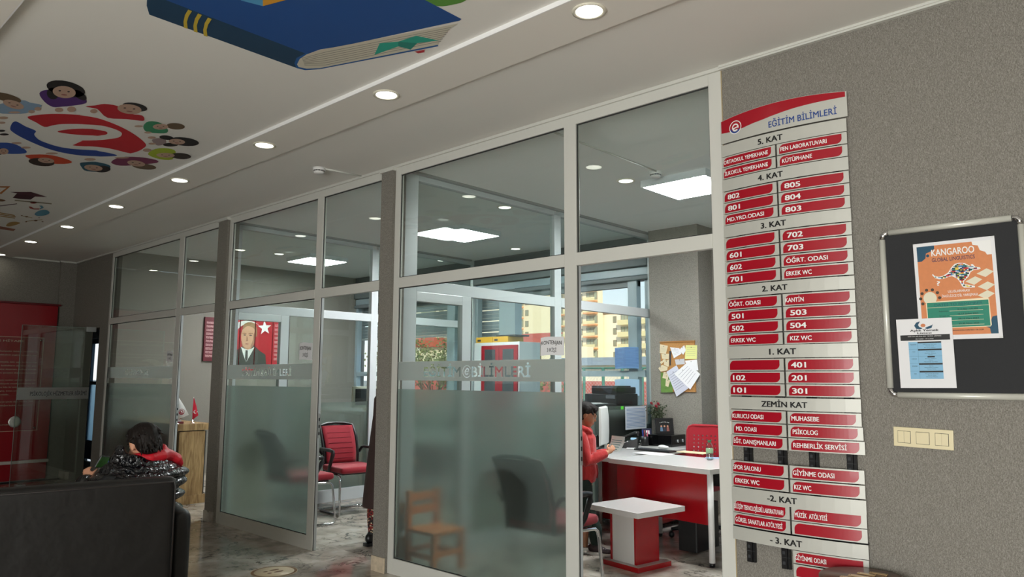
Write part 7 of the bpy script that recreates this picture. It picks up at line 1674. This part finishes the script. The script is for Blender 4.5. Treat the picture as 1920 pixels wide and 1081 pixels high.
# hood lying on the shoulders
b.tube([L(0.085, 0.045, 0.985), L(0.05, 0.085, 1.012), L(-0.02, 0.095, 1.035), L(-0.085, 0.05, 1.03), L(-0.10, 0, 1.02), L(-0.085, -0.05, 1.03), L(-0.02, -0.095, 1.035), L(0.05, -0.085, 1.012), L(0.085, -0.045, 0.985)], [0.018, 0.026, 0.032, 0.038, 0.04, 0.038, 0.032, 0.026, 0.018], 12)
b.ball(L(-0.10, 0, 0.96), (0.05, 0.085, 0.07), 14, 10, M=M3(H))
link_mesh('hooded_sweatshirt', remeshed(b, 0.0065, 4, mats=[HOOD]), t)
one('kangaroo_pocket', MB().mat(mat('red_fleece_dark', (150, 24, 26), 0.9)).tube([L(0.13, -0.085, 0.73), L(0.138, -0.10, 0.66), L(0.13, -0.085, 0.62)], 0.005, 6), parent=t)
TRS = mat('dark_green_sweatpants', (26, 44, 38), 0.85, noise=0.2, nscale=10, bump=0.4, bscale=18, bdist=0.02)
b = MB().mat(TRS); b.ball(L(-0.015, 0, 0.57), (0.105, 0.125, 0.10), 18, 12, M=M3(H))
feet = {-1: L(0.115, -0.07, 0.0), 1: L(-0.06, 0.075, 0.0)}
for s_ in (-1, 1):
    f = feet[s_]
    b.tube([L(-0.005, 0.058 * s_, 0.60), L(0.01, 0.062 * s_, 0.48), Vector((0, 0, 0.31)) + (L(0.02, 0.065 * s_, 0) * 0.6 + f * 0.4), Vector((f.x, f.y, 0.2)), Vector((f.x, f.y, 0.12)), Vector((f.x, f.y, 0.075))], [0.088, 0.078, 0.062, 0.056, 0.052, 0.038], 16)
link_mesh('sweatpants', remeshed(b, 0.008, 3, mats=[TRS]), t)
SNK = mat('shoe_dark', (40, 20, 26), 0.5, noise=0.6, nscale=30)
sneaker('shoe', t, feet[-1], H - 0.35, 0.92, SNK, WHITE); sneaker('shoe', t, feet[1], H + 0.2, 0.92, SNK, WHITE)
lf_ = thing('leaflet', 'folded pale leaflet held in the hands of the boy in red', 'leaflet', loc=tuple(L(0.30, 0, 0.86)))
b = MB().mat(mat('leaflet_paper', (210, 224, 222), 0.6)); vs = []
for k in range(7):
    a = k / 6; vs += [L(0.262 + 0.012 * math.sin(a * 3) + 0.045 * a + 0.055, -0.065, 0.835 + 0.125 * a), L(0.262 + 0.012 * math.sin(a * 3) + 0.045 * a - 0.055, 0.065, 0.835 + 0.125 * a)]
b.add(vs + [v + Vector((0.002, 0.002, 0)) for v in vs], [(2 * k, 2 * k + 1, 2 * k + 3, 2 * k + 2) for k in range(6)] + [(14 + 2 * k, 16 + 2 * k, 17 + 2 * k, 15 + 2 * k) for k in range(6)], True); b.build('paper_sheet', lf_)
b = MB().mat(mat('leaflet_print', (110, 160, 160), 0.6))
for k in range(5): b.add([L(0.257 + 0.009 * k + 0.01 * math.sin(k * 0.6) - yy * 0.85, yy, 0.85 + 0.018 * k + dz) for yy, dz in ((-0.05, 0), (0.05, 0), (0.05, 0.006), (-0.05, 0.006))], [(0, 1, 2, 3)], False)
b.build('printed_lines', lf_)

# ---- boy sitting on the settee in a glossy puffer jacket, seen from behind ----------------------
H = math.radians(196); O = Vector((-4.42, 1.70, 0.43)); L = lambda x, y, z: O + M3(H) @ Vector((x, y, z))
t = thing('person', 'boy in a glossy dark padded jacket sitting on the black settee, seen from behind', 'person', loc=(O.x, O.y, 0.0))
HP = Vector((-4.40, 1.695, 1.075))
b, HM = make_head(SKIN, HAIR, HP, s=0.96, heading=H - 0.10, nod=math.radians(16), tilt=math.radians(-4))
b.tube([L(0.02, 0, 0.46), L(0.03, 0, 0.60)], [0.055, 0.05], 14)
b.tube([L(0.0, 0, 0.02), L(-0.02, 0, 0.2), L(0.0, 0, 0.42), L(0.01, 0, 0.49)], [0.11, 0.11, 0.12, 0.07], 16)
arms = {}
for s_ in (-1, 1):
    sh = L(0.01, 0.165 * s_, 0.49); el = L(0.16, 0.23 * s_, 0.23); wr = L(0.33, 0.12 * s_ + 0.03, 0.36)
    if s_ == 1: el = L(0.12, 0.25, 0.34); wr = L(0.16, 0.21, 0.455)
    if s_ == -1: el = L(0.17, -0.17, 0.27); wr = L(0.20, 0.04, 0.50)
    arms[s_] = (sh, el, wr); b.tube([sh, el], [0.04, 0.035], 10); b.tube([el, wr], [0.035, 0.024], 10)
    hand(b, wr, (L(0.20, 0.19, 0.56) if s_ == 1 else L(0.22, 0.10, 0.57)) - wr, M3(H) @ Vector((-0.3, 0.9 * s_, 0.3)), 0.74, 0.9, side=s_)
    b.tube([L(0.0, 0.09 * s_, 0.06), L(0.36, 0.12 * s_, 0.08), L(0.42, 0.12 * s_, -0.05), L(0.44, 0.12 * s_, -0.36)], [0.07, 0.06, 0.05, 0.035], 12)
link_mesh('body', remeshed(b, 0.007, 2, mats=[SKIN]), t); head_details(t, HM, 1.0)
HAIR2 = HAIR
link_mesh('hair', hair_cap(HM, 0.98, 5, 0.022, nape=-0.05, vox=0.0035), t)
b = MB().mat(PUFFER)
zs = [0.03, 0.11, 0.19, 0.27, 0.35, 0.42, 0.47]
for i, z in enumerate(zs): b.ball(L(-0.005, 0, z), (0.165, 0.225 + 0.012 * i, 0.052), 28, 12, M=M3(H))
b.ball(L(0.0, 0, 0.505), (0.135, 0.215, 0.05), 28, 12, M=M3(H)); b.ball(L(0.0, 0, 0.54), (0.11, 0.14, 0.04), 24, 10, M=M3(H))
for s_ in (-1, 1):
    sh, el, wr = arms[s_]
    for k in range(5): b.ball(sh.lerp(el, k / 4), (0.072 - 0.003 * k, 0.072 - 0.003 * k, 0.068), 16, 12)
    for k in range(4): b.ball(el.lerp(wr, k / 3.6), (0.066 - 0.004 * k,) * 3, 16, 12)
# stand-up collar and turned-out hood at his left
b.tube([L(0.09, 0.10, 0.56), L(0.03, 0.125, 0.575), L(-0.05, 0.10, 0.565), L(-0.075, 0.0, 0.55), L(-0.05, -0.10, 0.545), L(0.03, -0.11, 0.54)], [0.03, 0.04, 0.032, 0.022, 0.028, 0.02], 12)
b.ball(L(0.03, 0.115, 0.60), (0.045, 0.022, 0.045), 14, 10, M=M3(H)); b.ball(L(0.02, 0.15, 0.565), (0.04, 0.022, 0.03), 14, 10, M=M3(H))
link_mesh('padded_jacket', remeshed(b, 0.007, 1, mats=[PUFFER]), t)
LIN = mat('red_lining', (200, 18, 38), 0.5, bump=0.5, bscale=30, bdist=0.01)
b = MB().mat(LIN); b.tube([L(0.02, 0.075, 0.565), L(-0.045, 0.06, 0.575), L(-0.08, 0.0, 0.57), L(-0.075, -0.07, 0.575), L(-0.04, -0.12, 0.575), L(-0.02, -0.17, 0.56), L(-0.02, -0.21, 0.535), L(-0.02, -0.245, 0.50)], [0.018, 0.025, 0.028, 0.034, 0.038, 0.036, 0.040, 0.022], 12)
b.ball(L(-0.03, -0.105, 0.605), (0.035, 0.03, 0.032), 12, 8)
link_mesh('red_hood_lining', remeshed(b, 0.006, 2, mats=[LIN]), t)
b = MB().mat(BLACK)
for s_ in (-1, 1): sh, el, wr = arms[s_]; b.tube([el.lerp(wr, 0.72), wr], [0.046, 0.032], 12)
b.build('cuffs', t)
JN = mat('dark_trousers', (24, 26, 34), 0.85); b = MB().mat(JN)
for s_ in (-1, 1): b.tube([L(0.0, 0.09 * s_, 0.07), L(0.36, 0.12 * s_, 0.09), L(0.43, 0.12 * s_, 0.0), L(0.45, 0.12 * s_, -0.34)], [0.09, 0.078, 0.07, 0.05], 14)
link_mesh('trousers', remeshed(b, 0.012, 3, mats=[JN]), t)
for s_ in (-1, 1): q = L(0.45, 0.12 * s_, 0); sneaker('shoe', t, Vector((q.x, q.y, 0)), H, 1.05, BPLAS, WHITE)
ph = thing('mobile_phone', 'phone with a bright green game held by the sitting boy', 'phone', loc=tuple(L(0.30, 0.16, 0.50)))
pa = at(183, 868, 'x', -4.66); Mp = Matrix.Translation(Vector((-4.54, 1.545, 0.975))) @ M3(H + math.radians(28)) @ Matrix.Rotation(math.radians(8), 4, 'X') @ Matrix.Rotation(math.radians(-26), 4, 'Y')
one('phone_case', MB().mat(BPLAS).bev(-0.004, -0.066, -0.034, 0.004, 0.066, 0.034, r=0.002, M=Mp), parent=ph)
gm = mat('game_green', (50, 96, 40), 0.4, noise=0.9, nscale=70, emit=0.12); one('screen', MB().mat(gm).box(-0.0052, -0.062, -0.030, -0.0042, 0.062, 0.030, M=Mp), parent=ph)
one('score_panel', MB().mat(emis('game_blue', (0.10, 0.16, 0.35), 0.3)).box(-0.0056, -0.062, 0.0, -0.0050, -0.03, 0.030, M=Mp), parent=ph)
# dark rucksack on the settee beside him
bgk = thing('rucksack', 'black rucksack leaning on the settee left of the sitting boy', 'bag', loc=(-4.40, 1.50, 0.43))
RK = mat('rucksack_cloth', (24, 25, 28), 0.7, bump=0.3, bscale=40, bdist=0.01)
link_mesh('bag_body', remeshed(MB().mat(RK).ball((-4.345, 1.50, 0.69), (0.08, 0.18, 0.245), 24, 14).ball((-4.34, 1.49, 0.55), (0.095, 0.20, 0.13), 20, 12), 0.012, 3), bgk)
one('bag_strap', MB().mat(RK).tube([(-4.29, 1.60, 0.80), (-4.28, 1.55, 0.90), (-4.28, 1.47, 0.91), (-4.29, 1.40, 0.84)], [0.02, 0.022, 0.022, 0.02], 8), parent=bgk)

# ---- grown-up in a long brown coat, mostly hidden by the grey pier ------------------------------
H = math.radians(75); O = Vector((-5.19, 4.06, 0)); L = lambda x, y, z: O + M3(H) @ Vector((x, y, z))
t = thing('person', 'person in a long dark brown coat and patterned leggings, half hidden by the pier', 'person', loc=tuple(O))
b, HM = make_head(SKIN, HAIR, L(0.03, 0, 1.50), s=1.08, heading=H, nod=math.radians(12))
b.tube([L(0.0, 0, 1.30), L(0.01, 0, 1.44)], [0.05, 0.045], 14); b.tube([L(0, 0, 0.8), L(0, 0, 1.0), L(0, 0, 1.25), L(0, 0, 1.34)], [0.12, 0.11, 0.12, 0.06], 16)
arms = {}
for s_ in (-1, 1):
    sh = L(0, 0.16 * s_, 1.27); el = L(0.0, 0.215 * s_, 1.0); wr = L(0.10, 0.20 * s_, 0.78); arms[s_] = (sh, el, wr)
    b.tube([sh, el], [0.04, 0.034], 10); b.tube([el, wr], [0.034, 0.024], 10); hand(b, wr, L(0.13, 0.19 * s_, 0.68) - wr, M3(H) @ Vector((0, 1.0 * s_, 0)), 0.95, 0.5, side=s_)
    b.tube([L(0, 0.09 * s_, 0.85), L(0.03, 0.09 * s_, 0.48), L(-0.05 + 0.02 * (s_ > 0), -0.08 if s_ < 0 else 0.19, 0.08)], [0.08, 0.055, 0.035], 12)
link_mesh('body', remeshed(b, 0.009, 2, mats=[SKIN]), t); head_details(t, HM, 1.06); 
SC = mat('headscarf', (70, 52, 50), 0.8, noise=0.3, nscale=14)
b = MB().mat(SC); R3 = HM.to_3x3().normalized().to_4x4()
b.ball(HM @ Vector((-0.028, 0, 0.028)), (0.108, 0.092, 0.098), 20, 14, M=R3); b.ball(HM @ Vector((-0.04, 0, -0.09)), (0.085, 0.085, 0.08), 20, 12, M=R3); link_mesh('headscarf', remeshed(b, 0.01, 3, mats=[SC]), t)
CT = mat('brown_coat', (58, 40, 36), 0.85, noise=0.15, nscale=12, bump=0.3, bscale=14, bdist=0.02)
b = MB().mat(CT); b.tube([L(-0.01, 0, 0.36), L(-0.01, 0, 0.6), L(-0.005, 0, 0.9), L(0, 0, 1.12), L(0, 0, 1.27), L(0, 0, 1.35), L(0.0, 0, 1.38)], [0.225, 0.205, 0.18, 0.16, 0.155, 0.09, 0.06], 24)
b.ball(L(0, 0, 1.26), (0.11, 0.20, 0.08), 20, 12, M=M3(H))
for s_ in (-1, 1): sh, el, wr = arms[s_]; b.tube([sh, sh.lerp(el, 0.5), el, el.lerp(wr, 0.6), wr], [0.07, 0.066, 0.062, 0.056, 0.055], 14)
link_mesh('coat', remeshed(b, 0.011, 3, mats=[CT]), t)
LGM = mat('patterned_legging', (60, 30, 30), 0.8); nt = LGM.node_tree; bs = nt.nodes['Principled BSDF']; tcn = nt.nodes.new('ShaderNodeTexCoord'); vr = nt.nodes.new('ShaderNodeTexVoronoi'); vr.inputs['Scale'].default_value = 80
cr = nt.nodes.new('ShaderNodeValToRGB'); cr.color_ramp.interpolation = 'CONSTANT'; cr.color_ramp.elements[0].color = (*lin((34, 26, 28)), 1); cr.color_ramp.elements[1].position = 0.45; cr.color_ramp.elements[1].color = (*lin((130, 40, 36)), 1)
e3 = cr.color_ramp.elements.new(0.75); e3.color = (*lin((206, 190, 160)), 1)
nt.links.new(tcn.outputs['Object'], vr.inputs['Vector']); nt.links.new(vr.outputs['Color'], cr.inputs[0]); nt.links.new(cr.outputs[0], bs.inputs['Base Color'])
b = MB().mat(LGM)
fp = {-1: L(-0.06, -0.08, 0), 1: L(-0.05, 0.225, 0)}
for s_ in (-1, 1): f = fp[s_]; b.tube([L(0, 0.10 * s_, 0.6), Vector((f.x, f.y, 0.34)), Vector((f.x, f.y, 0.2)), Vector((f.x, f.y, 0.07))], [0.075, 0.068, 0.058, 0.042], 14)
link_mesh('leggings', remeshed(b, 0.009, 3, mats=[LGM]), t)
for s_ in (-1, 1): sneaker('shoe', t, fp[s_], H + 0.3 * s_, 1.15, BPLAS, BPLAS, DGREY)
